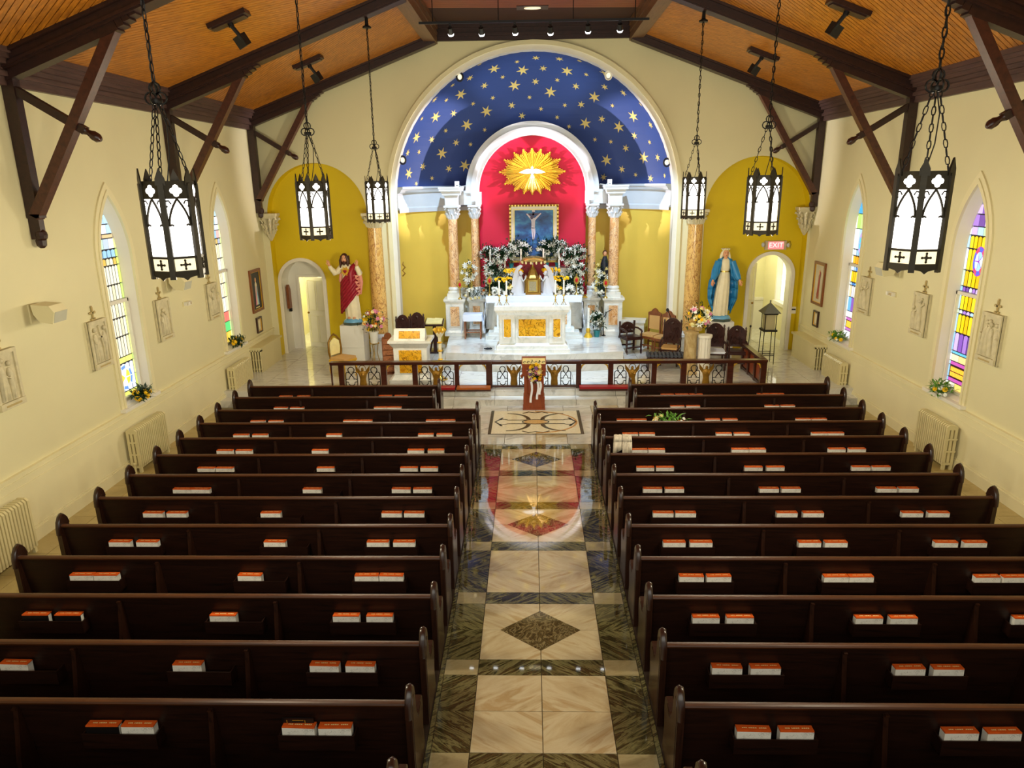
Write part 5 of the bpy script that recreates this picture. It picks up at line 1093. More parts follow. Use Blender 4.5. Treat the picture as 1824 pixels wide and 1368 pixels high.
# tabernacle
t = thing('tabernacle', 'gilt tower-shaped tabernacle between the white angels', 'tabernacle', (-.03, 22.5, ZM + .01))
q = M(); q.bx(-.3, .3, -.05, .3, 0, .06); q.bx(-.26, .26, -.02, .3, .06, .5); q.build('body', BRONZE, t)
q = M(); q.bx(-.15, .15, -.045, -.01, .09, .46); dr = q.build('door', BRASS, t); q = M(); q.bx(-.11, .11, -.052, -.04, .13, .42); q.build('door_panel', paint('tabernacle_silver', L(160, 152, 120), .35, .15, 20, .3, .5), dr)
for x in (-.22, .22): q = M(); q.lathe([(.03, .06), (.025, .1), (.025, .44), (.035, .48)], (x, -.03, 0), 8); q.lathe([(.04, .5), (.03, .56), (.0, .66)], (x, .0, 0), 6); q.build('pillar', BRASS, t, 40)
q = M(); q.lathe([(.20, .5), (.21, .54), (.16, .62), (.1, .78), (.04, .88), (.02, .95)], (0, .08, 0), 6); q.build('spire', BRASS, t); q = M(); q.bx(-.012, .012, .06, .09, .93, 1.08); q.bx(-.045, .045, .06, .09, 1.0, 1.03); q.build('cross', LILY, t)
q = M(); q.bx(-.42, .42, .32, .36, 0, 1.02); q.build('red_drape', MANTLE, t)
t = thing('crown_canopy', 'pale gilt crown-shaped canopy over the tabernacle', 'canopy', (-.0, 22.62, ZM + 1.05)); q = M(); q.lathe([(.36, 0), (.40, .03), (.34, .10), (.2, .15), (.05, .17)], (0, 0, 0), 20); q.build('canopy', BRASS, t, 40)
for k in range(14): a = 2 * PI * k / 14; q = M(); q.ball((.38 * cos(a), .38 * sin(a), -.02), (.03, .03, .05), 6, 4); q.build('pendant', CREAMF, t)
# ------------------------------------------------------------------ figures
def hand(q, wr, d, up, s=1.0, curl=.3):
    """palm, four unequal fingers and a thumb"""
    wr = Vector(wr); d = Vector(d).normalized(); sd = d.cross(Vector(up)).normalized(); n = sd.cross(d)
    q.tube([wr - d * .02 * s, wr + d * .02 * s, wr + d * .075 * s], [.022 * s, .030 * s, .030 * s], 7)
    for k, ln in enumerate((.055, .068, .062, .048)):
        o = wr + d * .07 * s + sd * ((k - 1.5) * .016 * s); q.tube([o, o + d * ln * .55 * s + n * .006 * s, o + d * ln * s + n * (.006 + curl * .05) * s], [.0085 * s, .0075 * s, .005 * s], 5)
    o = wr + d * .02 * s + sd * -.026 * s; q.tube([o, o + d * .025 * s - sd * .022 * s, o + d * .055 * s - sd * .026 * s], [.010 * s, .009 * s, .006 * s], 5)
def head(t, c, s, hair, veil=None, beard=False, tilt=0.0):
    q = M(); q.ball(c, (.072 * s, .082 * s, .105 * s), 14, 10); q.tube([(c[0], c[1] + .01, c[2] - .16 * s), (c[0], c[1], c[2] - .06 * s)], [.048 * s, .042 * s], 10)
    q.tube([(c[0], c[1] - .080 * s, c[2] + .02 * s), (c[0], c[1] - .096 * s, c[2] - .018 * s), (c[0], c[1] - .078 * s, c[2] - .026 * s)], [.007 * s, .012 * s, .008 * s], 6); f = q.build('face', SKIN, t, 60)
    q = M()
    for e in (-1, 1): q.ball((c[0] + e * .028 * s, c[1] - .075 * s, c[2] + .012 * s), (.011 * s, .006 * s, .006 * s), 6, 4); q.tube([(c[0] + e * .014 * s, c[1] - .08 * s, c[2] + .032 * s), (c[0] + e * .044 * s, c[1] - .068 * s, c[2] + .03 * s)], .004 * s, 4)
    q.build('eyes_and_brows', HAIR, f, None, 'stuff'); q = M(); q.ball((c[0], c[1] - .074 * s, c[2] - .05 * s), (.018 * s, .008 * s, .007 * s), 8, 4); q.build('mouth', MANTLE, f)
    if veil is None:
        q = M(); q.ball((c[0], c[1] + .025 * s, c[2] + .025 * s), (.088 * s, .088 * s, .108 * s), 14, 8)
        for e in (-1, 1):
            for k in range(4): q.tube([(c[0] + e * (.05 + .012 * k) * s, c[1] + (-.05 + .04 * k) * s, c[2] + .07 * s), (c[0] + e * .088 * s, c[1] + (-.03 + .035 * k) * s, c[2] - .03 * s), (c[0] + e * .082 * s, c[1] + (-.045 + .04 * k) * s, c[2] - .12 * s), (c[0] + e * .095 * s, c[1] + (-.03 + .04 * k) * s, c[2] - .2 * s)], [.02 * s, .03 * s, .03 * s, .014 * s], 6)
        q.build('hair', hair, t, 60)
        if beard: q = M(); q.ball((c[0], c[1] - .035 * s, c[2] - .085 * s), (.052 * s, .048 * s, .05 * s), 10, 6); q.tube([(c[0], c[1] - .05 * s, c[2] - .1 * s), (c[0], c[1] - .05 * s, c[2] - .15 * s)], [.035 * s, .01 * s], 6); q.build('beard', hair, t, 60)
def pedestal(name, lab, x, y, w_, zt):
    t = thing(name, lab, 'pedestal', (x, y, .3)); h = zt - .3; q = M(); q.bx(-w_, w_, -w_, w_, .0, h * .42 - .004); q.build('lower_box', BOXW, t); q = M(); q.bx(-w_, w_, -w_, w_, h * .42, h); q.build('upper_box', BOXW, t); return t
pedestal('statue_pedestal', 'plain white pedestal under the red-cloaked statue', -5.21, 20.1, .33, 1.40)
pedestal('statue_pedestal', 'plain white pedestal under the blue-cloaked statue', 5.29, 20.1, .32, 1.42)
def plinth(t, hex_=False):
    q = M(); q.lathe([(.30, 0), (.30, .05), (.27, .07)], (0, 0, 0), 8); q.build('base_slab', paint('statue_base_%s' % t.name, L(70, 84, 76), .4, .1), t); q = M(); q.ball((0, 0, .06), (.275, .25, .15), 18, 10); q.build('cloud_base', SKYB, t, 60)
t = thing('robed_statue', 'statue of a bearded man in a crimson mantle, arms raised', 'statue', (-5.21, 20.05, 1.40)); plinth(t)
q = M(); q.loft([(.14, .02, 0, .20, .17, .10, 9, 0), (.3, .02, 0, .205, .17, .09, 9, .3), (.6, .0, 0, .21, .17, .06, 9, .5), (1.0, -.01, 0, .20, .16, .03, 9, 0), (1.3, -.02, 0, .19, .14, .02, 9, 0), (1.55, -.03, 0, .20, .13, .01, 6, 0), (1.66, -.06, 0, .17, .10, 0, 6, 0), (1.73, -.10, 0, .07, .06, 0, 6, 0)], 36); q.build('robe', ROBE, t, 60)
for pts, rr in (([(-.20, .02, 1.66), (-.33, -.02, 1.50), (-.40, -.06, 1.47), (-.50, -.12, 1.62), (-.52, -.14, 1.68)], [.085, .085, .09, .062, .05]), ([(.13, .02, 1.64), (.24, -.0, 1.52), (.29, -.06, 1.46), (.25, -.12, 1.62), (.24, -.13, 1.67)], [.09, .09, .085, .06, .05])): q = M(); q.tube(pts, rr, 10); q.build('sleeve', ROBE, t, 60)
q = M(); hand(q, (-.525, -.145, 1.69), (-.25, -.1, 1), (0, -1, 0), 1.25); q.build('hand', SKIN, t, 60); q = M(); hand(q, (.24, -.135, 1.68), (.15, -.1, 1), (0, -1, 0), 1.25); q.build('hand', SKIN, t, 60)
n = 40; q = M(); rows_ = []
for j in range(9):
    f = j / 8; row = []
    for i in range(n + 1):
        a = 2 * PI * i / n; x = cos(a); zb_ = .62 + .32 * x; zt_ = 1.46 + .27 * x; z = zb_ + (zt_ - zb_) * f; rx = .255 - .02 * f + .04 * (1 - f) * (x < 0) - .05 * max(0, f - .7); fo = 1 + (.07 - .05 * f) * cos(11 * a + 2.2 * f * (1 if x > 0 else -1))
        row.append((-.01 - .04 * f + (rx + .015) * fo * x, .215 * fo * sin(a) * (1 - .2 * f), z))
    rows_.append(row)
for a, b in zip(rows_, rows_[1:]): q.strip(a, b)
o = q.build('mantle', MANTLE, t, 60); md = o.modifiers.new('thick', 'SOLIDIFY'); md.thickness = .02
q = M(); q.tube([(.17, .02, 1.70), (.10, -.10, 1.62), (.05, -.16, 1.45), (.06, -.18, 1.2)], [.06, .07, .07, .05], 8); q.build('shoulder_fold', MANTLE, t, 60)
q = M()
for k in range(7): zz = 1.42 - k * .085; q.add([(.16, -.13, zz), (.30, -.06, zz - .02), (.20 + .08 * (k % 2), -.17, zz - .09), (.27, .06, zz - .05)], [(0, 1, 2), (0, 2, 3), (1, 3, 2), (0, 3, 1)])
q.tube([(.27, 0, 1.5), (.30, .02, 1.2), (.27, .03, .85)], [.05, .06, .02], 7); q.build('lining', PINK, t, None, 'stuff')
q = M(); q.tube([(-.25, .02, 1.45), (-.28, .0, 1.25), (-.24, -.03, 1.1)], [.05, .05, .02], 7); q.build('lining_fold', PINK, t, 60)
q = M()
for k in range(16): a = 2 * PI * k / 16; r_ = .13 if k % 2 else .105; q.tube([(-.08, -.165, 1.53), (-.08 + r_ * cos(a), -.185, 1.53 + r_ * sin(a))], [.03, .012], 5)
hs = q.build('gilt_rays', GOLD, t, 60); q = M(); q.ball((-.095, -.215, 1.54), (.032, .02, .036), 8, 6); q.ball((-.06, -.215, 1.54), (.032, .02, .036), 8, 6); q.tube([(-.078, -.212, 1.53), (-.078, -.205, 1.475)], [.045, .008], 8); q.build('heart', MANTLE, hs, 60)
head(t, (-.12, -.03, 1.86), 1.2, HAIR, None, True)
q = M()
for e in (-.07, .08): q.ball((e, -.16, .205), (.045, .10, .03), 8, 6)
q.build('feet', SKIN, t, 60, 'stuff')
t = thing('robed_statue', 'statue of a crowned woman in a sky-blue mantle, hands lowered', 'statue', (5.29, 20.05, 1.42)); plinth(t)
q = M(); q.loft([(.16, -.04, 0, .21, .18, .09, 11, 0), (.4, -.02, 0, .20, .17, .08, 11, .2), (.8, .0, 0, .19, .16, .06, 11, .3), (1.15, .02, 0, .17, .14, .03, 11, .2), (1.36, .03, 0, .135, .11, .02, 11, 0), (1.42, .03, 0, .13, .11, .0, 8, 0), (1.6, .03, 0, .16, .115, 0, 8, 0), (1.70, .03, 0, .15, .09, 0, 8, 0), (1.77, .03, 0, .05, .05, 0, 8, 0)], 44); q.build('robe', ROBE, t, 60)
q = M(); q.loft([(1.375, .03, 0, .142, .118, 0, 6, 0), (1.41, .03, 0, .14, .116, 0, 6, 0)], 24); q.build('sash', BRASS, t, 40)
q = M(); rows_ = []; n = 34
for z, rx, ry, gap, cy in ((1.78, .09, .07, .75, .02), (1.72, .20, .12, .55, .02), (1.58, .245, .15, .50, .02), (1.36, .30, .17, .55, .02), (1.12, .39, .19, .85, .02), (.9, .41, .2, .95, .03), (.62, .40, .2, 1.0, .03), (.42, .33, .19, 1.1, .03), (.24, .25, .16, 1.3, .03)):
    row = []
    for i in range(n + 1):
        a = -PI / 2 + gap + (2 * PI - 2 * gap) * i / n; fo = 1 + .045 * cos(13 * a + z * 4) * (z < 1.6); row.append((.02 + rx * fo * cos(a), cy + ry * fo * sin(a), z + .05 * sin(5 * a) * (z < .3)))
    rows_.append(row)
for a, b in zip(rows_, rows_[1:]): q.strip(a, b)
o = q.build('mantle', BLUEM, t, 60); md = o.modifiers.new('thick', 'SOLIDIFY'); md.thickness = .025
for s in (-1, 1): q = M(); q.tube([(.03 + s * .19, .0, 1.66), (.03 + s * .28, -.06, 1.4), (.03 + s * .33, -.15, 1.24), (.03 + s * .36, -.22, 1.18)], [.09, .10, .085, .05], 10); q.build('sleeve', BLUEM, t, 60); q = M(); hand(q, (.03 + s * .37, -.23, 1.16), (s * .2, -.35, -1), (0, -1, 0), 1.2); q.build('hand', SKIN, t, 60)
head(t, (.02, -.03, 1.88), 1.1, HAIR, True)
q = M(); q.ball((.02, .02, 1.90), (.098, .095, .13), 14, 8); 
for s in (-1, 1): q.tube([(.02 + s * .085, .01, 1.92), (.02 + s * .11, .02, 1.80), (.02 + s * .13, .0, 1.68)], [.03, .045, .03], 7)
q.build('veil', ROBE, t, 60)
q = M(); q.tube([(.02 + .095 * cos(k * PI / 8), .01 + .09 * sin(k * PI / 8), 1.99) for k in range(16)], .018, 5, True); q.build('wreath', CREAMF, t, 60)
for k in range(9): a = 2 * PI * k / 9; o = inst(FL['mumw'], 'wreath_flower', t, (.02 + .105 * cos(a), .01 + .1 * sin(a), 2.0), (0, .6, a)); o.scale = (.7,) * 3
# white adoring angels
def angel(x, s, lab):
    t = thing('angel_figure', lab, 'statue', (x, 22.32, ZM + .01), 0, None, 1.1); q = M(); q.bx(-.17, .17, -.12, .12, 0, .06); q.build('base_slab', FRIEZE, t)
    q = M(); q.loft([(.06, s * .03, 0, .15, .12, .08, 7, 0), (.2, s * .03, 0, .14, .11, .08, 7, .4), (.34, s * .0, 0, .10, .09, .04, 7, .2), (.48, -s * .02, 0, .085, .07, .02, 7, 0), (.56, -s * .03, 0, .05, .045, 0, 7, 0)], 24); q.build('robe', FRIEZE, t, 60)
    q = M(); q.ball((-s * .05, -.02, .63), (.05, .055, .065), 12, 8); q.ball((-s * .035, .0, .65), (.055, .055, .06), 10, 6); q.tube([(-s * .098, -.03, .64), (-s * .115, -.03, .625)], [.012, .006], 5); q.build('head', FRIEZE, t, 60)
    q = M(); q.tube([(-s * .05, -.06, .5), (-s * .12, -.09, .42), (-s * .17, -.08, .5)], [.03, .028, .018], 7); hand(q, (-s * .175, -.08, .51), (-s * .3, 0, 1), (0, -1, 0), .6); q.build('praying_arms', FRIEZE, t, 60)
    for d in (-.05, .06): q = M(); q.prism([(s * .02, .3), (s * .1, .2), (s * .2, .08), (s * .235, .12), (s * .20, .45), (s * .14, .68), (s * .05, .83), (-s * .03, .87), (-s * .1, .84), (-s * .06, .80), (s * .02, .72), (s * .05, .55)], lambda u, v, w_: (u, d + w_, v), .03); q.build('wing', FRIEZE, t, 30)
angel(-.45, -1, 'white kneeling angel left of the tabernacle'); angel(.42, 1, 'white kneeling angel right of the tabernacle')
# small robed statue half hidden by the right column
p = at(1081, 470, Y=23.0); t = thing('small_statue', 'small dark-veiled statue beside the outer right reredos column', 'statue', (p.x - .02, 23.45, 1.66)); q = M(); q.loft([(0, 0, 0, .16, .13, .05, 7, 0), (.6, 0, 0, .15, .12, .05, 7, 0), (1.0, 0, 0, .14, .1, .03, 7, 0), (1.25, 0, 0, .06, .06, 0, 7, 0)], 24); q.build('robe', DKB, t, 60); q = M(); q.ball((0, -.03, 1.33), (.06, .065, .085)); q.build('head', SKIN, t, 60); q = M(); q.ball((0, .02, 1.35), (.08, .075, .1)); q.build('veil', HAIR, t, 60)
# ------------------------------------------------------------------ candles, reliquaries, flowers on the high altar
for k, px in enumerate((873, 899, 928, 968, 996, 1024)):
    p = at(px, 443, Y=22.95); t = thing('tall_candle', 'tall white candle among lilies, %s from the left on the high altar' % ORD[k], 'candle', (p.x, 22.95, ZP + 1.752 if True else 0), 0, 'six tall candles on the high altar'); zt = p.z - (ZP + 1.752)
    q = M(); q.lathe([(.08, 0), (.08, .02), (.03, .05), (.022, .2), (.035, .24), (.02, .3), (.02, zt - .64), (.055, zt - .62), (.05, zt - .6)], (0, 0, 0), 10); q.build('candlestick', BRASS, t, 40); q = M(); q.lathe([(.028, zt - .6), (.028, zt - .01), (.012, zt)], (0, 0, 0), 10); q.build('wax', CANDLE, t, 40); q = M(); q.tube([(0, 0, zt), (0, .005, zt + .025)], .004, 4); q.build('wick', BLACKP, t)
for px, py, lab in ((872, 500, 'oval red reliquary amid lilies left of the tabernacle'), (1027, 499, 'oval red reliquary amid lilies right of the tabernacle'), (819, 507, 'oval red reliquary by the outer left column'), (1079, 504, 'oval red reliquary by the outer right column')):
    Y = 22.42 if 860 < px < 1040 else 22.72; p = at(px, py, Y=Y); zb_ = ZM + .012 if Y < 22.5 else 1.665; t = thing('reliquary', lab, 'reliquary', (p.x, Y, zb_), 0, 'gilt reliquaries'); zc_ = p.z - zb_
    q = M(); q.lathe([(.08, 0), (.06, .03), (.02, .07), (.02, max(zc_ - .14, .08))], (0, 0, 0), 10); q.build('stand', BRASS, t, 40); q = M(); q.prism([(.082 * (1 + .12 * (k % 2)) * cos(k * PI / 12), zc_ + .125 * (1 + .1 * (k % 2)) * sin(k * PI / 12)) for k in range(24)], lambda u, v, w_: (u, w_ - .015, v), .03); q.build('oval_frame', BRASS, t); q = M(); q.ball((0, -.015, zc_), (.042, .02, .07), 12, 8); q.build('red_cabochon', paint('cabochon', L(196, 24, 36), .2), t, 60)
    q = M(); q.bx(-.01, .01, -.01, .01, zc_ + .13, zc_ + .2); q.bx(-.03, .03, -.01, .01, zc_ + .16, zc_ + .175); q.build('cross', BRASS, t)
LG = 'white lilies banked on the high altar'
zl, zh = ZP + 1.752, ZP + 2.152
spotsL = [(-1.42, 23.15, zh, .42), (-1.05, 22.95, zl, .8), (-.72, 23.15, zh, .55), (-.38, 23.2, zh, .6), (.42, 23.2, zh, .6), (.78, 23.15, zh, .62), (1.12, 22.95, zl, .75), (1.42, 23.15, zh, .42), (-1.3, 22.9, zl, .35), (1.42, 22.9, zl, .3)]
ll = ['lilies at the far left top of the altar bank', 'lilies behind the second tall candle from the left', 'lilies left of the painting frame', 'lilies before the lower left of the painting', 'lilies before the lower right of the painting', 'lilies right of the painting frame', 'lilies behind the fifth tall candle from the left', 'lilies at the far right top of the altar bank', 'low lilies by the inner left column', 'low lilies by the inner right column']
for k, (x, y, z, h) in enumerate(spotsL): plant('potted_lily', 'white ' + ll[k], (x, y, z), ['lily'], 16, (.28, .16, .24), h, 20 + k, pot(.09, .14, TEAL), LG, 330, .2)
for k, (px, py, Y, z0, lab) in enumerate(((914, 483, 22.72, zl, 'yellow mums upper left of the tabernacle'), (899, 498, 22.45, ZM + .012, 'yellow mums lower left of the tabernacle'), (983, 481, 22.72, zl, 'yellow mums upper right of the tabernacle'), (996, 496, 22.45, ZM + .012, 'yellow mums lower right of the tabernacle'))):
    if z0 == zl: z0 = ZM + .012; Y = 22.62
    p = at(px, py, Y=Y); plant('potted_mum', lab, (p.x, Y, z0), ['mum'], 26, (.30, .10, .07), p.z - z0, 50 + k, pot(.08, .12, WHITE), 'yellow mums beside the tabernacle', 45, .1, (0, -.8, .7))
for k, (px, py, lab, kd) in enumerate(((880, 518, 'small white and blue flowers on the left of the high altar', ['mumw', 'lily', 'mumw']), (911, 512, 'yellow lilies close left of the left angel', ['ylily', 'mumc']), (991, 514, 'pale yellow lilies close right of the right angel', ['lilyy', 'lily', 'ylily']), (1012, 514, 'small white flowers on the right of the high altar', ['mumw', 'lily']))):
    p = at(px, py, Y=22.36); plant('flower_bunch', lab, (p.x, 22.36, ZM + .012), kd, 12, (.15, .08, .09), max(p.z - ZM, .14), 70 + k, pot(.06, .07, WHITE), None, 36, .09)
for k, (px, py, Y, z0, lab, kd, R) in enumerate(((843, 523, 22.78, 1.665, 'white roses spilling between the left columns', ['mumw', 'mumc', 'mumw'], (.30, .12, .18)), (1068, 512, 22.78, 1.665, 'white roses with yellow blooms between the right columns', ['mumw', 'lily', 'mumc'], (.26, .12, .2)), (836, 487, 23.15, 1.665, 'tall lilies between the two left columns', ['lily'], (.24, .12, .35)), (1070, 488, 23.15, 1.665, 'tall lilies between the two right columns', ['lily', 'lilyy'], (.22, .12, .35)), (866, 520, 22.78, 1.62, 'cream roses at the foot of the inner left column', ['mumw', 'orange', 'mumw'], (.16, .1, .14)), (1028, 522, 22.5, 1.62, 'white lily spray at the right end of the altar cloth', ['lily', 'mumw'], (.14, .08, .14)))):
    p = at(px, py, Y=Y); plant('flower_bunch', lab, (p.x, Y, z0), kd, 16, R, p.z - z0, 80 + k, None, None, 90, .12)
for k, (x, y, z0, h, R) in enumerate(((-1.25, 22.62, ZM + .012, .28, (.36, .08, .26)), (-.82, 22.62, ZM + .012, .30, (.26, .08, .26)), (.82, 22.62, ZM + .012, .30, (.26, .08, .26)), (1.25, 22.62, ZM + .012, .28, (.36, .08, .26)))): plant('altar_fern', 'dark leafy greenery with a few lilies, %s along the high altar' % ('far left', 'inner left', 'inner right', 'far right')[k], (x, y, z0), ['lily'], 7, R, h, 130 + k, None, None, 330, .2)
# ------------------------------------------------------------------ free-standing altar
t = thing('altar', 'white marble altar table with three gold marble panels', 'altar', (-.06, 20.62, ZP))
q = M(); q.bx(-1.10, 1.10, -.36, .36, 0, .10); q.bx(-1.04, 1.04, -.32, .32, .10, .2); q.taper(-1.02, 1.02, -.30, .30, .2, .27, -.05); q.build('base', MARB, t)
q = M(); q.bx(-.97, .97, -.25, .25, .27, 1.16); 
for x in (-.72, .72): q.bx(x - .22, x + .22, -.29, -.2, .27, 1.16)
q.build('body', MARB, t)
q = M(); q.taper(-.98, .98, -.28, .28, 1.10, 1.2, .06); q.bx(-1.06, 1.06, -.34, .34, 1.2, 1.26); q.bx(-1.09, 1.09, -.36, .36, 1.26, 1.38); q.build('mensa', MARB, t)
for x, w_, y in ((0, .40, -.25), (-.72, .12, -.29), (.72, .12, -.29)):
    q = M(); q.bx(x - w_, x + w_, y - .012, y + .01, .46, 1.0); pn = q.build('gold_panel', MARBG, t); q = M(); q.tube([(x - w_, y - .01, .46), (x + w_, y - .01, .46), (x + w_, y - .01, 1.0), (x - w_, y - .01, 1.0)], .022, 4, True); q.build('panel_moulding', MARB, pn)
for px, lab in ((889, 'thin candlestick, outer left on the marble altar'), (902, 'thin candlestick, inner left on the marble altar'), (990, 'thin candlestick, inner right on the marble altar'), (1005, 'thin candlestick, outer right on the marble altar')):
    p = at(px, 546, Z=ZP + 1.382); t = thing('candlestick', lab, 'candlestick', (p.x, 20.5, ZP + 1.382), 0, 'four candlesticks on the marble altar'); q = M()
    for k in range(3): a = PI / 2 + 2 * PI * k / 3; q.tube([(0, 0, .12), (.045 * cos(a), .045 * sin(a), .06), (.085 * cos(a), .085 * sin(a), .0)], .009, 5)
    q.lathe([(.012, .10), (.03, .14), (.012, .18), (.015, .24), (.05, .27), (.055, .29), (.025, .3)], (0, 0, 0), 10); q.build('stand', BRASS, t, 50); q = M(); q.lathe([(.024, .3), (.024, .70), (.01, .71)], (0, 0, 0), 10); q.build('wax', CANDLE, t, 40)
# ------------------------------------------------------------------ ambo, credence table, stands
t = thing('ambo', 'white marble ambo with two gold marble panels', 'lectern', (-3.2, 17.95, .3)); 
q = M(); q.bx(-.56, .56, -.38, .36, 0, .09); q.taper(-.50, .50, -.34, .32, .09, .2, -.07); q.build('base', MARB, t)
q = M(); q.bx(-.43, .43, -.27, .27, .2, .92); q.taper(-.43, .43, -.27, .27, .92, 1.06, .1); q.bx(-.55, .55, -.39, .39, 1.06, 1.12); q.build('body', MARB, t)
q = M(); q.add([(-.40, -.30, 1.12), (.40, -.30, 1.12), (.40, .1, 1.12), (-.40, .1, 1.12), (-.40, -.18, 1.40), (.40, -.18, 1.40), (.40, -.08, 1.40), (-.40, -.08, 1.40)], [(0,3,2,1),(4,5,6,7),(0,1,5,4),(1,2,6,5),(2,3,7,6),(3,0,4,7)]); q.build('book_desk', MARB, t)
q = M(); q.bx(-.29, .29, -.285, -.26, .26, .86); q.build('gold_panel', MARBG, t); q = M(); q.add([(-.27, -.292, 1.17), (.27, -.292, 1.17), (.27, -.212, 1.35), (-.27, -.212, 1.35), (-.27, -.27, 1.17), (.27, -.27, 1.17), (.27, -.19, 1.35), (-.27, -.19, 1.35)], [(0,1,2,3),(7,6,5,4),(0,4,5,1),(1,5,6,2),(2,6,7,3),(3,7,4,0)]); q.build('gold_panel', MARBG, t)
t = thing('credence_table', 'small brown wooden table under a white cloth', 'table', (-1.95, 22.42, ZP)); 
for a in (-.25, .25):
    for b in (-.18, .18): q = M(); q.bx(a - .02, a + .02, b - .02, b + .02, 0, .74); q.build('leg', MIDW, t)
q = M(); q.bx(-.28, .28, -.21, .21, .74, .78); q.build('tabletop', MIDW, t); q = M(); q.bx(-.25, .25, -.19, -.16, .2, .24); q.bx(-.25, .25, .16, .19, .2, .24); q.build('stretcher', MIDW, t)
t = thing('table_cloth', 'white cloth falling over both ends of the small table', 'cloth', (-1.95, 22.42, ZP + .782)); q = M(); q.bx(-.3, .3, -.23, .23, 0, .01); q.bx(-.3, .3, -.236, -.228, -.2, .005)
for s in (-1, 1): q.strip([(s * .3, -.23 + .46 * i / 8, .005) for i in range(9)], [(s * (.36 + .02 * (i % 2)), -.25 + .5 * i / 8, -.58) for i in range(9)])
o = q.build('linen', CLOTH, t); md = o.modifiers.new('thick', 'SOLIDIFY'); md.thickness = .008
t = thing('candle_stand', 'tall ivory and gilt floor candlestick right of the ambo', 'candle stand', (-2.46, 17.95, .3)); q = M(); q.lathe([(.17, 0), (.17, .03), (.08, .07), (.04, .12), (.04, .3)], (0, 0, 0), 12); q.build('foot', BRASS, t, 40)
q = M(); q.lathe([(.042, .3), (.042, 1.16)], (0, 0, 0), 12); q.build('stem', ROBE, t, 60)
for z in (.32, .55, .78, 1.0): q = M(); q.lathe([(.04, z - .03), (.07, z), (.04, z + .03)], (0, 0, 0), 10); q.build('knop', GOLD, t, 40)
q = M(); q.lathe([(.05, 1.14), (.11, 1.24), (.12, 1.27)], (0, 0, 0), 12); q.build('drip_bowl', ROBE, t, 40); q = M()
for k in range(8): a = 2 * PI * k / 8; q.tube([(.10 * cos(a), .10 * sin(a), 1.26), (.15 * cos(a), .15 * sin(a), 1.34), (.12 * cos(a), .12 * sin(a), 1.39)], [.025, .03, .008], 5)
q.tube([(0, 0, 1.25), (0, 0, 1.40)], [.05, .06], 8); q.build('gilt_crown', GOLD, t, 50, 'stuff')
t = thing('carved_screen', 'tall narrow carved brown wooden board left of the ambo', 'carved board', (-3.93, 18.55, .3), .25); q = M(); q.prism([(-.17, 0), (.17, 0), (.17, .98), (.14, 1.03), (.10, 1.03), (.09, 1.09), (.05, 1.13), (.0, 1.145), (-.05, 1.13), (-.09, 1.09), (-.10, 1.03), (-.14, 1.03), (-.17, .98)], lambda u, v, w_: (u, w_, v + .02 * 0), .05); q.build('board', MIDW, t)
for k in range(6):
    q = M(); z0 = .06 + k * .155; q.bx(-.15, .15, -.02, .005, z0, z0 + .13); pn = q.build('carved_panel', CARVE, t); q = M(); rn = random.Random(k)
    for _ in range(9): q.ball((rn.uniform(-.13, .13), -.022, z0 + rn.uniform(.02, .11)), (rn.uniform(.015, .035), .012, rn.uniform(.012, .025)), 6, 4)
    q.build('carved_relief', CARVE, pn, 60, 'stuff')
q = M(); q.bx(-.18, .18, -.06, .12, 0, .03); q.build('foot', MIDW, t)
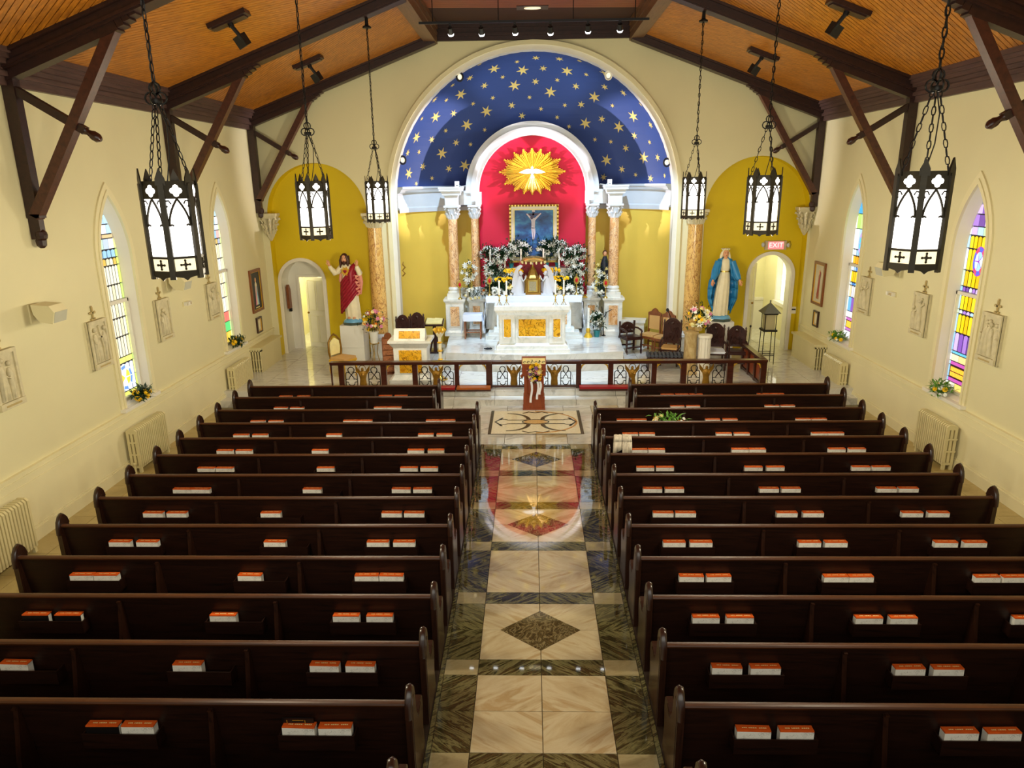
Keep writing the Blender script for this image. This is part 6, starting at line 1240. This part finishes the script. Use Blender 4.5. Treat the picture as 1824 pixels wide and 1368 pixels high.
# ------------------------------------------------------------------ chairs
def throne(lab, loc, rz, w_=.27, hb=1.2, seat=DARKW, wood_=DARKW, sc=1.0, group='carved dark chairs', solid=True):
    t = thing('carved_chair', lab, 'chair', loc, rz, group, sc)                  # local -y is the front
    for x in (-w_, w_):
        q = M(); q.lathe([(.028, 0), (.035, .1), (.02, .16), (.035, .24), (.028, .4), (.03, .5)], (x, -.24, 0), 8); q.build('leg', wood_, t, 40)
        q = M(); z0 = .5; q.bx(x - .025, x + .025, .20, .25, 0, .5); q.build('leg', wood_, t)
        q = M(); q.lathe([(.03, .5), (.022, .6), (.034, .7), (.022, .82), (.034, .92), (.026, hb - .14), (.035, hb - .06), (.02, hb - .02), (.028, hb + .02), (.0, hb + .07)], (x, .225, 0), 8); q.build('back_post', wood_, t, 40)
        q = M(); q.tube([(x, .2, .72), (x * 1.05, 0, .73), (x * 1.05, -.2, .70), (x * 1.05, -.26, .66)], [.022, .028, .03, .02], 7); q.tube([(x * 1.03, -.23, .48), (x * 1.03, -.23, .7)], .02, 6); q.build('armrest', wood_, t, 50)
    q = M(); q.bx(-w_ - .03, w_ + .03, -.28, .26, .43, .47); q.build('seat_frame', wood_, t); q = M(); q.bx(-w_, w_, -.26, .2, .47, .52); q.build('seat', seat, t)
    q = M(); q.bx(-w_ + .02, w_ - .02, .205, .235, .56, hb - .14); bp = q.build('back_panel', wood_, t)
    q = M(); q.prism([(-w_, hb - .16), (w_, hb - .16), (w_, hb - .06), (w_ * .72, hb + .02), (w_ * .4, hb + .08), (0, hb + .1), (-w_ * .4, hb + .08), (-w_ * .72, hb + .02), (-w_, hb - .06)], lambda u, v, w2: (u, .20 + w2, v), .045); cr_ = q.build('crest', wood_, t)
    q = M(); q.tube([(w_ * .6 * cos(PI * k / 8), .195, hb - .1 + .12 * sin(PI * k / 8)) for k in range(9)], .014, 5); q.ball((0, .195, hb - .04), (.05, .02, .05), 8, 5); q.build('carved_arch', CARVE if wood_ is MIDW else wood_, cr_, 60)
    rn = random.Random(int(loc[0] * 100)); q = M()
    for k in range(24): u, v = rn.uniform(-w_ + .06, w_ - .06), rn.uniform(.6, hb - .2); q.tube([(u, .2, v), (u + rn.uniform(-.04, .04), .19, v + .04), (u + rn.uniform(-.04, .04), .2, v + .07)], .009, 4)
    q.build('carving', wood_, bp, 60, 'stuff')
    q = M(); q.bx(-w_, w_, -.25, -.23, .18, .22); q.bx(-w_, w_, .21, .23, .18, .22); q.build('stretcher', wood_, t); return t
throne('carved dark chair behind the ambo, the left of the two', (-3.86, 20.25, .3), 0, .19, 1.18); throne('carved dark chair behind the ambo, the right of the two', (-3.44, 20.3, .3), 0, .19, 1.24)
throne('carved dark armchair with a white cushion before the white pedestal', (4.93, 18.95, .3), -.1, .22, 1.12, CLOTH); throne('carved dark armchair nearest the right end of the rail', (5.5, 18.95, .3), -.15, .23, 1.05, DARKW)
throne('openwork carved dark chair behind the tufted bench', (3.8, 19.45, .3), -.35, .23, 1.18, TANF)
throne('low round-backed dark armchair at the edge of the altar platform', (2.88, 20.9, .3), .35, .24, .80)
def upholstered(lab, loc, rz):
    t = thing('upholstered_chair', lab, 'chair', loc, rz, 'tan upholstered chairs')
    for x in (-.2, .2):
        q = M(); q.lathe([(.03, 0), (.02, .1), (.032, .2), (.02, .3), (.03, .45)], (x, -.2, 0), 8); q.build('leg', MIDW, t, 40); q = M(); q.bx(x - .02, x + .02, .17, .21, 0, 1.12); q.build('back_post', MIDW, t)
    q = M(); q.bx(-.25, .25, -.25, .23, .43, .50); q.build('seat_frame', MIDW, t); q = M(); q.bx(-.23, .23, -.23, .2, .50, .56); q.build('seat', TANF, t); q = M(); q.bx(-.18, .18, .17, .20, .66, 1.08); q.build('back_cushion', TANF, t)
    q = M(); q.prism([(-.23, 1.08), (.23, 1.08), (.22, 1.16), (.12, 1.2), (.06, 1.27), (0, 1.3), (-.06, 1.27), (-.12, 1.2), (-.22, 1.16)], lambda u, v, w_: (u, .165 + w_, v), .05); q.build('crest', MIDW, t); q = M(); q.bx(-.2, .2, -.21, -.19, .2, .24); q.bx(-.2, .2, .18, .2, .25, .29); q.build('stretcher', MIDW, t)
upholstered('tan upholstered chair, the left of two turned sideways', (3.5, 21.0, .3), -.75); upholstered('tan upholstered chair, the right of two turned sideways', (3.84, 20.6, .3), -.75)
t = thing('gilt_chair', 'ornate gilt chair behind the left end of the rail', 'chair', (-5.12, 18.3, .3), 1.1)
for x in (-.22, .22):
    for y in (-.22, .22): q = M(); q.tube([(x, y, 0), (x * 1.1, y * 1.1, .2), (x, y, .44)], [.018, .026, .03], 6); q.build('leg', GOLD, t, 50)
q = M(); q.bx(-.26, .26, -.26, .26, .44, .5); q.build('seat_frame', GOLD, t); q = M(); q.bx(-.24, .24, -.25, .22, .5, .56); q.build('seat', TANF, t)
q = M(); q.tube([(-.2, .24, .5), (-.24, .25, .7), (-.22, .26, .95), (-.1, .27, 1.08), (0, .27, 1.14), (.1, .27, 1.08), (.22, .26, .95), (.24, .25, .7), (.2, .24, .5)], .028, 7); q.build('back_frame', BRONZE, t, 60); q = M(); q.prism([(-.17, .6), (.17, .6), (.19, .8), (.16, .95), (0, 1.05), (-.16, .95), (-.19, .8)], lambda u, v, w_: (u, .24 + w_, v), .03); q.build('back_cushion', CREAMF, t)
# dark table, marble credence, bench, microphone, processional lantern, small cross
t = thing('side_table', 'dark lectern-like table with a pale open book top', 'table', (-3.0, 21.0, .3)); q = M(); q.bx(-.22, .22, -.12, .12, 0, .05); q.bx(-.05, .05, -.05, .05, .05, .85); q.beam((-.16, 0, .05), (-.05, 0, .5), .05, .05); q.beam((.16, 0, .05), (.05, 0, .5), .05, .05); q.build('pedestal_frame', DARKW, t); q = M(); q.add([(-.28, -.2, .86), (.28, -.2, .86), (.28, .2, .97), (-.28, .2, .97), (-.28, -.2, .91), (.28, -.2, .91), (.28, .2, 1.02), (-.28, .2, 1.02)], [(0,3,2,1),(4,5,6,7),(0,1,5,4),(1,2,6,5),(2,3,7,6),(3,0,4,7)]); q.build('sloped_top', DARKW, t)
t = thing('open_book', 'open pale book on the dark sloped table', 'book', (-3.0, 21.0, 1.25)); q = M(); 
for s in (-1, 1): a, b = sorted((0, s * .24)); q.add([(a, -.17, -.035), (b, -.17, -.035), (b, .17, .06), (a, .17, .06), (a, -.17, .005), (b, -.17, -.01), (b, .17, .085), (a, .17, .10)], [(0,3,2,1),(4,5,6,7),(0,1,5,4),(1,2,6,5),(2,3,7,6),(3,0,4,7)])
q.build('pages', CREAMF, t)
t = thing('marble_credence', 'low white marble side altar against the right apse wall', 'credence', (3.0, 21.75, .3), -.25); q = M(); q.bx(-.42, .42, -.2, .2, 0, .78); q.bx(-.46, .46, -.24, .24, .78, .86); q.build('body', MARB, t)
for x in (-.2, .2): q = M(); q.prism([(x - .15, .08), (x + .15, .08), (x + .15, .55), (x + .08, .66), (x, .7), (x - .08, .66), (x - .15, .55)], lambda u, v, w_: (u, -.215 + w_, v), .03); q.build('arched_panel', paint('credence_panel', L(226, 214, 176), .4), t)
t = thing('tufted_bench', 'low bench with a dark grey tufted cushion', 'bench', (3.55, 18.85, .3), -.08)
for a in (-.46, .46):
    for b in (-.18, .18): q = M(); q.bx(a - .025, a + .025, b - .025, b + .025, 0, .36); q.build('leg', DARKW, t)
q = M(); q.bx(-.5, .5, -.22, .22, .33, .38); q.build('frame', DARKW, t); q = M()
for k in range(10): q.tube([(-.46 + k * .102, -.2, .42), (-.46 + k * .102, .0, .45), (-.46 + k * .102, .2, .42)], .05, 7)
q.build('cushion', GREYF, t, 60, 'stuff')
p = at(1189, 552, Y=19.7); t = thing('microphone_stand', 'black boom microphone stand behind the carved chair', 'microphone', (3.98, 19.75, .3)); q = M(); q.lathe([(.12, 0), (.12, .02), (.02, .04)], (0, 0, 0), 12); q.tube([(0, 0, .03), (0, 0, .95)], .012, 6); q.build('stand', BLACKP, t); q = M(); e = Vector((p.x - 3.98, -.05, p.z - .3)); q.tube([(.04, 0, .82), (0, 0, .95), tuple(e)], .011, 6); q.build('boom', BLACKP, t); q = M(); q.ball(tuple(e), (.045, .045, .05)); q.build('microphone_head', BLACKP, t, 60)
t = thing('processional_lantern', 'grey metal lantern with a pointed roof on thin legs', 'lantern', (6.48, 19.5, .3))
for x in (-.15, .15):
    for y in (-.15, .15): q = M(); q.tube([(x * 1.1, y * 1.1, 0), (x, y, .95), (x, y, 1.42)], .012, 5); q.build('leg', IRON, t)
q = M(); q.bx(-.19, .19, -.19, .19, .93, .98); q.bx(-.18, .18, -.18, .18, 1.4, 1.44); [q.tube([(-.16, s * .16, z), (.16, s * .16, z)], .01, 4) for s in (-1, 1) for z in (.25, .3)]; q.build('tray', IRON, t); q = M(); q.bx(-.13, .13, -.13, .13, .98, 1.4); q.build('glass_box', paint('smoky_glass', L(170, 160, 120), .1), t); q = M(); q.add([(-.24, -.24, 1.44), (.24, -.24, 1.44), (.24, .24, 1.44), (-.24, .24, 1.44), (0, 0, 1.72)], [(0, 3, 2, 1), (0, 1, 4), (1, 2, 4), (2, 3, 4), (3, 0, 4)]); q.tube([(0, 0, 1.7), (0, 0, 1.78)], .02, 5); q.build('roof', paint('zinc', L(120, 124, 116), .3, .1, 6, .1, .5), t)
t = thing('bell_stand', 'small black stand with a slim rod by the right side rail', 'stand', (6.2, 20.25, .3)); q = M(); q.bx(-.1, .1, -.08, .08, 0, .04); q.lathe([(.07, .04), (.05, .2), (.02, .3)], (0, 0, 0), 8); q.tube([(0, 0, .3), (.02, 0, .88)], .01, 5); q.ball((.02, 0, .9), (.03, .02, .04), 6, 4); q.build('stand', BLACKP, t, 50)
# flower pedestals right, vase left
t = thing('flower_pedestal', 'tan veined stone flower pedestal behind the right rail', 'pedestal', (4.12, 18.45, .3)); q = M(); q.lathe([(.22, 0), (.22, .06), (.17, .1), (.165, 1.05), (.2, 1.1), (.2, 1.15)], (0, 0, 0), 18); q.build('shaft', STONEC, t, 40)
t = thing('flower_pedestal', 'white fluted flower pedestal behind the right rail', 'pedestal', (4.48, 18.4, .3)); q = M(); q.lathe([(.2, 0), (.2, .06), (.16, .1)], (0, 0, 0), 18); q.lathe([(.15, .1), (.155, .95), (.17, 1.0)], (0, 0, 0), 48, .05, 14); q.lathe([(.19, 1.0), (.19, 1.06)], (0, 0, 0), 18); q.build('fluted_shaft', WHITE, t, 30)
plant('flower_arrangement', 'big bouquet of white, yellow and pink flowers on the stone pedestals', (4.3, 18.42, 1.47), ['mumc', 'lilyy', 'mum', 'pink', 'lily', 'mumw'], 40, (.30, .2, .26), .34, 101, pot(.12, .12, STONEC, -.0), None, 130, .17, (0, -1, .3))
t = plant('flower_arrangement', 'mixed bouquet of lilies and roses in a white vase, left', (-4.47, 19.3, 1.0), ['mumc', 'pink', 'plily', 'mumw', 'ylily', 'orange', 'mumw'], 30, (.28, .18, .30), .62, 102, pot(.13, .3, BOXW, 0, 'vase'), None, 120, .16, (0, -1, .3))
t = thing('vase_stand', 'thin iron stand under the white vase of lilies', 'stand', (-4.47, 19.3, .3)); q = M()
for k in range(3): a = 2 * PI * k / 3 + .5; q.tube([(.16 * cos(a), .16 * sin(a), 0), (.06 * cos(a), .06 * sin(a), .4), (.1 * cos(a), .1 * sin(a), .68)], .012, 5)
q.lathe([(.14, .68), (.14, .695)], (0, 0, 0), 14); q.build('tripod', BRASS, t)
# right end of the high altar: pot of white flowers, paschal candle, votive, iron bracket
plant('flower_arrangement', 'white flowers in a teal pot on the right of the high altar', (2.02, 22.45, ZP), ['mumw', 'lily'], 24, (.20, .14, .26), .55, 103, pot(.11, .2, TEAL), None, 260, .2, (0, -1, .8))
t = thing('paschal_candle', 'tall white candle in a gilt footed stand right of the high altar', 'candle', (1.74, 22.4, ZP)); q = M(); q.lathe([(.13, 0), (.11, .05), (.05, .15), (.07, .22), (.05, .3)], (0, 0, 0), 10, .1, 4); q.build('footed_stand', GOLD, t, 40); q = M(); q.lathe([(.042, .3), (.042, .94), (.02, .95)], (0, 0, 0), 12); q.build('wax', CANDLE, t, 40)
t = thing('votive_lamp', 'dark red votive glass on a gilt cup right of the high altar', 'votive', (1.66, 22.95, 1.655)); q = M(); q.lathe([(.10, 0), (.06, .02), (.03, .06), (.09, .1)], (0, 0, 0), 12); q.build('gilt_cup', GOLD, t, 40); q = M(); q.lathe([(.055, .1), (.07, .2), (.055, .26), (.05, .3), (.06, .36)], (0, 0, 0), 12); q.build('red_glass', REDL, t, 40)
t = thing('iron_bracket', 'slender black scrolled bracket on the outer right plinth', 'bracket', (2.3, 22.62, ZP)); q = M(); q.tube([(-.04, 0, 0), (-.06, 0, .5), (-.12, 0, .95)], .014, 5); q.tube([(-.04, 0, .62), (.06, 0, .78), (.22, 0, .86)], .012, 5); q.tube([(.02, 0, .6), (.02, 0, .72)], .012, 5); q.lathe([(.08, 0), (.02, .03)], (-.04, 0, 0), 8); q.build('scroll', IRON, t)
p = at(871, 614, Z=ZP); t = thing('cord_bundle', 'small bundle of dark cord left of the marble altar', 'cord', (-1.38, 20.75, ZP)); q = M(); q.tube([(.08 * cos(k * .9) * (1 + k * .06) , .05 * sin(k * .9), .02 + .01 * (k % 3)) for k in range(14)], .014, 5); q.build('cord', BLACKP, t)
# arch columns with capitals beside the apse
for s, x in ((-1, -4.56), (1, 4.58)):
    t = thing('arch_column', 'ochre marble column with a leafy capital %s of the apse arch' % ('left' if s < 0 else 'right'), 'column', (x, YE - .1, .3), 0, 'marble columns beside the apse')
    q = M(); q.bx(-.28, .28, -.28, .08, 0, .5); q.taper(-.26, .26, -.26, .08, .5, .56, .04); q.build('plinth', MARB, t); q = M(); q.lathe([(.25, .56), (.27, .6), (.24, .66), (.22, .7)], (0, 0, 0), 20); q.build('column_base', MARB, t, 40)
    q = M(); q.lathe([(.215, .7), (.22, 1.6), (.20, 3.78)], (0, 0, 0), 28); q.build('column_shaft', MARBC, t, 60)
    q = M(); q.lathe([(.20, 3.76), (.21, 3.8), (.2, 3.84), (.2, 3.95), (.24, 4.1)], (0, 0, 0), 16); q.bx(-.3, .3, -.3, .08, 4.1, 4.18); cp_ = q.build('capital', PLASTER, t, 40)
    for tier, (zz, rr) in enumerate(((3.8, .2), (3.93, .22))):
        for k in range(10): a = PI + PI * (k + .5 * tier) / 9.5; q = M(); q.tube([(rr * cos(a), rr * sin(a), zz), (rr * 1.2 * cos(a), rr * 1.2 * sin(a), zz + .11), (rr * 1.5 * cos(a), rr * 1.5 * sin(a), zz + .14), (rr * 1.5 * cos(a), rr * 1.5 * sin(a), zz + .09)], [.04, .045, .03, .012], 5); q.build('acanthus_leaf', PLASTER, cp_, 60)
p = at(697, 480, Y=YE + .1); t = thing('gilt_bracket', 'small scrolled gilt ornament on the left jamb of the apse arch', 'ornament', (-RA + .06, YE + .1, p.z)); q = M(); q.tube([(.02, 0, -.2), (.10, -.02, -.12), (.03, -.03, -.03), (.11, -.03, .06), (.04, -.02, .14), (.06, 0, .22)], [.02, .025, .02, .025, .02, .01], 6); q.build('scroll', BRONZE, t)
# ------------------------------------------------------------------ communion rail
YR = 17.15
rail = thing('altar_rail', 'dark wooden altar rail with ironwork and gilt angels', 'railing', (0, YR, .3))
px_posts = [(604, 613), (679, 689), (735, 744), (810, 818), (866, 877), (1026, 1035), (1083, 1092), (1160, 1169), (1212, 1222), (1294, 1305), (1354, 1364)]
posts = [((at(a, 665, Y=YR).x + at(b, 665, Y=YR).x) / 2, max(.09, (at(b, 665, Y=YR).x - at(a, 665, Y=YR).x))) for a, b in px_posts]
for x, w_ in posts: q = M(); q.bx(x - w_ / 2, x + w_ / 2, -.05, .05, 0, .63); q.build('post', RAILW, rail)
xl, xr = at(588, 645, Y=YR).x, posts[-1][0] + .07
segs = [(xl, posts[4][0] + .06), (posts[4][0] + .065, posts[5][0] + .05), (posts[5][0] + .055, xr)]
for a, b in segs:
    q = M(); q.bx(a, b, -.09, .09, .655, .70); q.bx(a, b, -.065, .065, .62, .655); q.build('handrail', RAILW, rail); q = M(); q.bx(a + (.2 if a == xl else 0), b, -.045, .045, .02, .07); q.build('bottom_rail', RAILW, rail)
q = M(); q.bx(xl, xl + .03, -.03, .03, 0, .63); q.build('end_post', RAILW, rail)
def iron(w_=.125):
    q = M(); r = .011
    for s in (-1, 1):
        q.tube([(s * w_, 0, .07), (s * w_, 0, .36), (s * w_ * .92, 0, .41), (s * w_ * .65, 0, .43), (s * w_ * .35, 0, .41), (0, 0, .355), (-s * w_ * .45, 0, .27), (-s * w_ * .35, 0, .245)], r, 5)
        q.tube([(s * w_, 0, .235), (s * w_ * .7, 0, .25), (s * w_ * .42, 0, .245)], r, 5); q.tube([(s * w_, 0, .175), (s * w_ * .65, 0, .17), (s * w_ * .5, 0, .15)], r, 5)
    q.tube([(.068 * cos(a), 0, .485 + .075 * sin(a)) for a in [-PI / 2 + .5 + k * (2 * PI - 1) / 12 for k in range(13)]], r, 5); q.tube([(.068 * cos(a), 0, .135 + .055 * sin(a)) for a in [PI + k * PI / 8 for k in range(9)]], r, 5); return q.mesh('iron_tracery', IRON, 50)
def gilt_angel():
    q = M(); q.lathe([(.075, .07), (.085, .1), (.07, .25), (.085, .33), (.10, .40), (.05, .455), (.03, .47)], (0, 0, 0), 12, .08, 6, 1, .5); q.ball((0, -.01, .505), (.035, .035, .045), 8, 6)
    for s in (-1, 1): q.prism([(s * .03, .40), (s * .10, .36), (s * .17, .46), (s * .185, .60), (s * .13, .53), (s * .08, .47)], lambda u, v, w_: (u, .01 + w_, v), .02); q.tube([(s * .07, -.03, .42), (s * .05, -.06, .36), (0, -.07, .38)], .018, 5)
    q.tube([(.085 * cos(a), .0, .52 + .085 * sin(a)) for a in [-.3 + k * (PI + .6) / 10 for k in range(11)]], .009, 4); return q.mesh('gilt_angel', BRONZE, 50)
IM, AM = iron(), gilt_angel()
def bay(a, b, kind):
    wd = b - a; c = (a + b) / 2
    if kind == 'i1':
        inst(AM, 'gilt_angel', rail, (c, 0, 0)); k = min(1.0, (wd - .3) / 2 / .25) 
        for s in (-1, 1): o = inst(IM, 'iron_tracery', rail, (c + s * (wd / 4 + .055), 0, 0)); o.scale = (min(1.15, (wd / 2 - .14) / .26), 1, 1)
    elif kind == 'open':
        for s in (-1, 1):
            x = a if s < 0 else b; q = M(); q.tube([(x, 0, .48), (x - s * .03, 0, .56), (x - s * .10, 0, .61)], .012, 5); q.tube([(x, 0, .54), (x - s * .05, 0, .61)], .01, 4); q.ball((x - s * .035, -.01, .575), (.025, .015, .025), 6, 4); q.build('gilt_corner', GOLD, rail, 60)
kinds = ['i1', 'open', 'i1', 'open', 'gate', 'open', 'i1', 'open', 'i1', 'open']
for i, kd in enumerate(kinds):
    a, b = posts[i][0] + posts[i][1] / 2, posts[i + 1][0] - posts[i + 1][1] / 2
    if kd == 'gate':
        L_ = b - a
        for k in (-1, 1): inst(AM, 'gilt_angel', rail, ((a + b) / 2 + k * .505, 0, 0))
        for k in (-.79, -.24, .22, .79): inst(IM, 'iron_tracery', rail, ((a + b) / 2 + k, 0, 0))
    else: bay(a, b, kd)
e = at(1326, 612, Z=1.0); q = M(); ex, ey = e.x, e.y - YR
sr = thing('side_rail', 'wooden rail running back from the right end of the altar rail', 'railing', (posts[-1][0], YR, .3)); ex -= posts[-1][0]
q.beam((0, .06, .675), (ex, ey, .675), .15, .06); q.build('handrail', RAILW, sr); q = M(); q.beam((0, .06, .05), (ex, ey, .05), .08, .06); q.build('bottom_rail', RAILW, sr)
for k in (.34, .67, 1.0): q = M(); q.bx(ex * k - .05, ex * k + .05, ey * k - .05, ey * k + .05, 0, .645); q.build('post', RAILW, sr)
for k in (.17, .5, .84): q = M(); q.bx(ex * k - .015, ex * k + .015, ey * k - .2, ey * k + .2, .1, .58); q.build('wooden_panel', REDW, sr)
for (a, b, m_, lab) in ((posts[3][0], posts[4][0] + .05, TANPAD, 'oak kneeler step before the rail, left of centre'), (posts[2][0] + .3, posts[3][0] - .02, REDPAD, 'dark red kneeler before the rail on the left'), (posts[5][0], posts[6][0] + .6, REDPAD, 'long red kneeler before the rail, right of centre')):
    t = thing('kneeler', lab, 'kneeler', ((a + b) / 2, YR - .22, .3)); h = (b - a) / 2; q = M(); q.bx(-h, h, -.1, .1, 0, .05); q.build('frame', RAILW, t); q = M(); q.bx(-h + .01, h - .01, -.11, .11, .05, .10); q.build('pad', m_, t)
# ------------------------------------------------------------------ lectern with flowers in the aisle
t = thing('lectern', 'reddish oak lectern standing in the aisle before the rail', 'lectern', (-.03, 16.42, 0))
q = M(); q.bx(-.27, .27, -.17, .17, 0, .04); q.bx(-.255, .255, -.16, .16, .04, .34); q.build('base', REDW, t); q = M(); q.bx(-.235, .235, -.14, .14, .34, .86); q.build('body', REDW, t)
q = M(); q.bx(-.15, .15, -.152, -.138, .40, .82); pn = q.build('front_panel', REDW, t); q = M(); q.tube([(-.15, -.15, .40), (.15, -.15, .40), (.15, -.15, .82), (-.15, -.15, .82)], .014, 4, True); q.build('panel_moulding', REDW, pn)
q = M(); q.bx(-.28, .28, -.20, .18, .86, 1.12); q.build('head', REDW, t); q = M(); q.add([(-.29, -.21, 1.12), (.29, -.21, 1.12), (.29, .21, 1.20), (-.29, .21, 1.20), (-.29, -.21, 1.15), (.29, -.21, 1.15), (.29, .21, 1.24), (-.29, .21, 1.24)], [(0,3,2,1),(4,5,6,7),(0,1,5,4),(1,2,6,5),(2,3,7,6),(3,0,4,7)]); q.build('sloped_top', REDW, t); q = M(); q.tube([(-.26, -.2, .88), (-.3, -.18, .84)], .04, 6); q.build('scroll', REDW, t)
t = thing('lectern_cloth', 'patterned cream cloth strip on the sloping lectern top', 'cloth', (-.03, 16.42, 1.152)); q = M(); q.add([(-.27, -.205, 0), (.27, -.205, 0), (.27, .1, .065), (-.27, .1, .065), (-.27, -.205, .006), (.27, -.205, .006), (.27, .1, .071), (-.27, .1, .071)], [(0,3,2,1),(4,5,6,7),(0,1,5,4),(1,2,6,5),(2,3,7,6),(3,0,4,7)]); q.build('cloth', CREAMF, t)
for k in range(6): q = M(); q.tube([(-.22 + k * .09 + .03 * cos(a * PI / 4), -.13 + .05 * sin(a * PI / 4), .024 + .05 * .21 * sin(a * PI / 4)) for a in range(7)], .008, 4); q.build('dark_motif', BLACKP, t)
t = plant('hanging_bouquet', 'hanging bouquet of yellow and purple flowers with white ribbons on the lectern', (-.0, 16.19, .62), ['ylily', 'mumc', 'mum', 'lilyy', 'purple', 'plily', 'ylily'], 30, (.14, .05, .24), .32, 104, None, None, 70, .13, (0, -1, .1), LEAF, 1.0, 'flowers', True)
for x, l in ((-.1, .5), (.05, .42), (.11, .3)): q = M(); q.strip([(x - .02 + .02 * sin(k), -.05 - .01 * k, .12 - l * k / 5) for k in range(6)], [(x + .03 + .02 * sin(k), -.05 - .012 * k, .12 - l * k / 5) for k in range(6)]); o = q.build('ribbon', CLOTH, t); md = o.modifiers.new('thick', 'SOLIDIFY'); md.thickness = .005
# flowers on sills and on a pew seat
for k, (s, y, lab, kd) in enumerate(((-1, 13.25, 'yellow flowers on the sill of the white-striped left window', ['mum', 'ylily', 'mum']), (-1, 18.0, 'yellow flowers on the sill of the far left window', ['mum', 'ylily']), (1, 13.3, 'white and yellow flowers on the sill of the yellow right window', ['mumw', 'mumw', 'mum', 'lily']), (1, 18.1, 'pale flowers with one yellow bloom on the far right sill', ['mumw', 'mum']))):
    plant('sill_flowers', lab, (s * (XW - .06), y, 1.237), kd, 12 if k != 3 else 6, (.13, .22, .10), .11, 110 + k, None, 'flowers on the window sills', 190, .17, (-s, -.6, .5), LEAF if s < 0 else LEAF2)
plant('flower_spray', 'loose spray of green stems and pale roses on a right pew seat', (at(1193, 745, Y=ROWY[9] + .3).x, ROWY[9] + .3, .452), ['mumc', 'orange', 'mumw'], 9, (.30, .06, .1), .40, 120, None, None, 60, .2, (0, -.6, .8), LEAF2)

# the reredos group, scaled about the eye on to the raised platform (no change of outline, true depth)
NEAR = ('reredos', 'power_box', 'sunburst', 'altar_painting', 'high_altar', 'altar_cloth', 'tabernacle', 'crown_canopy', 'angel_figure', 'small_statue', 'tall_candle', 'reliquary', 'potted_lily', 'potted_mum', 'flower_bunch', 'altar_fern', 'altar', 'candlestick', 'credence_table', 'table_cloth', 'paschal_candle', 'votive_lamp', 'iron_bracket', 'cord_bundle')
for o in C.objects:
    if o.parent is None and (o.name.split('.')[0] in NEAR or 'teal pot' in o.get('label', '')):
        o.location = CAM + (o.location - CAM) * KS; o.scale = [v * KS for v in o.scale]
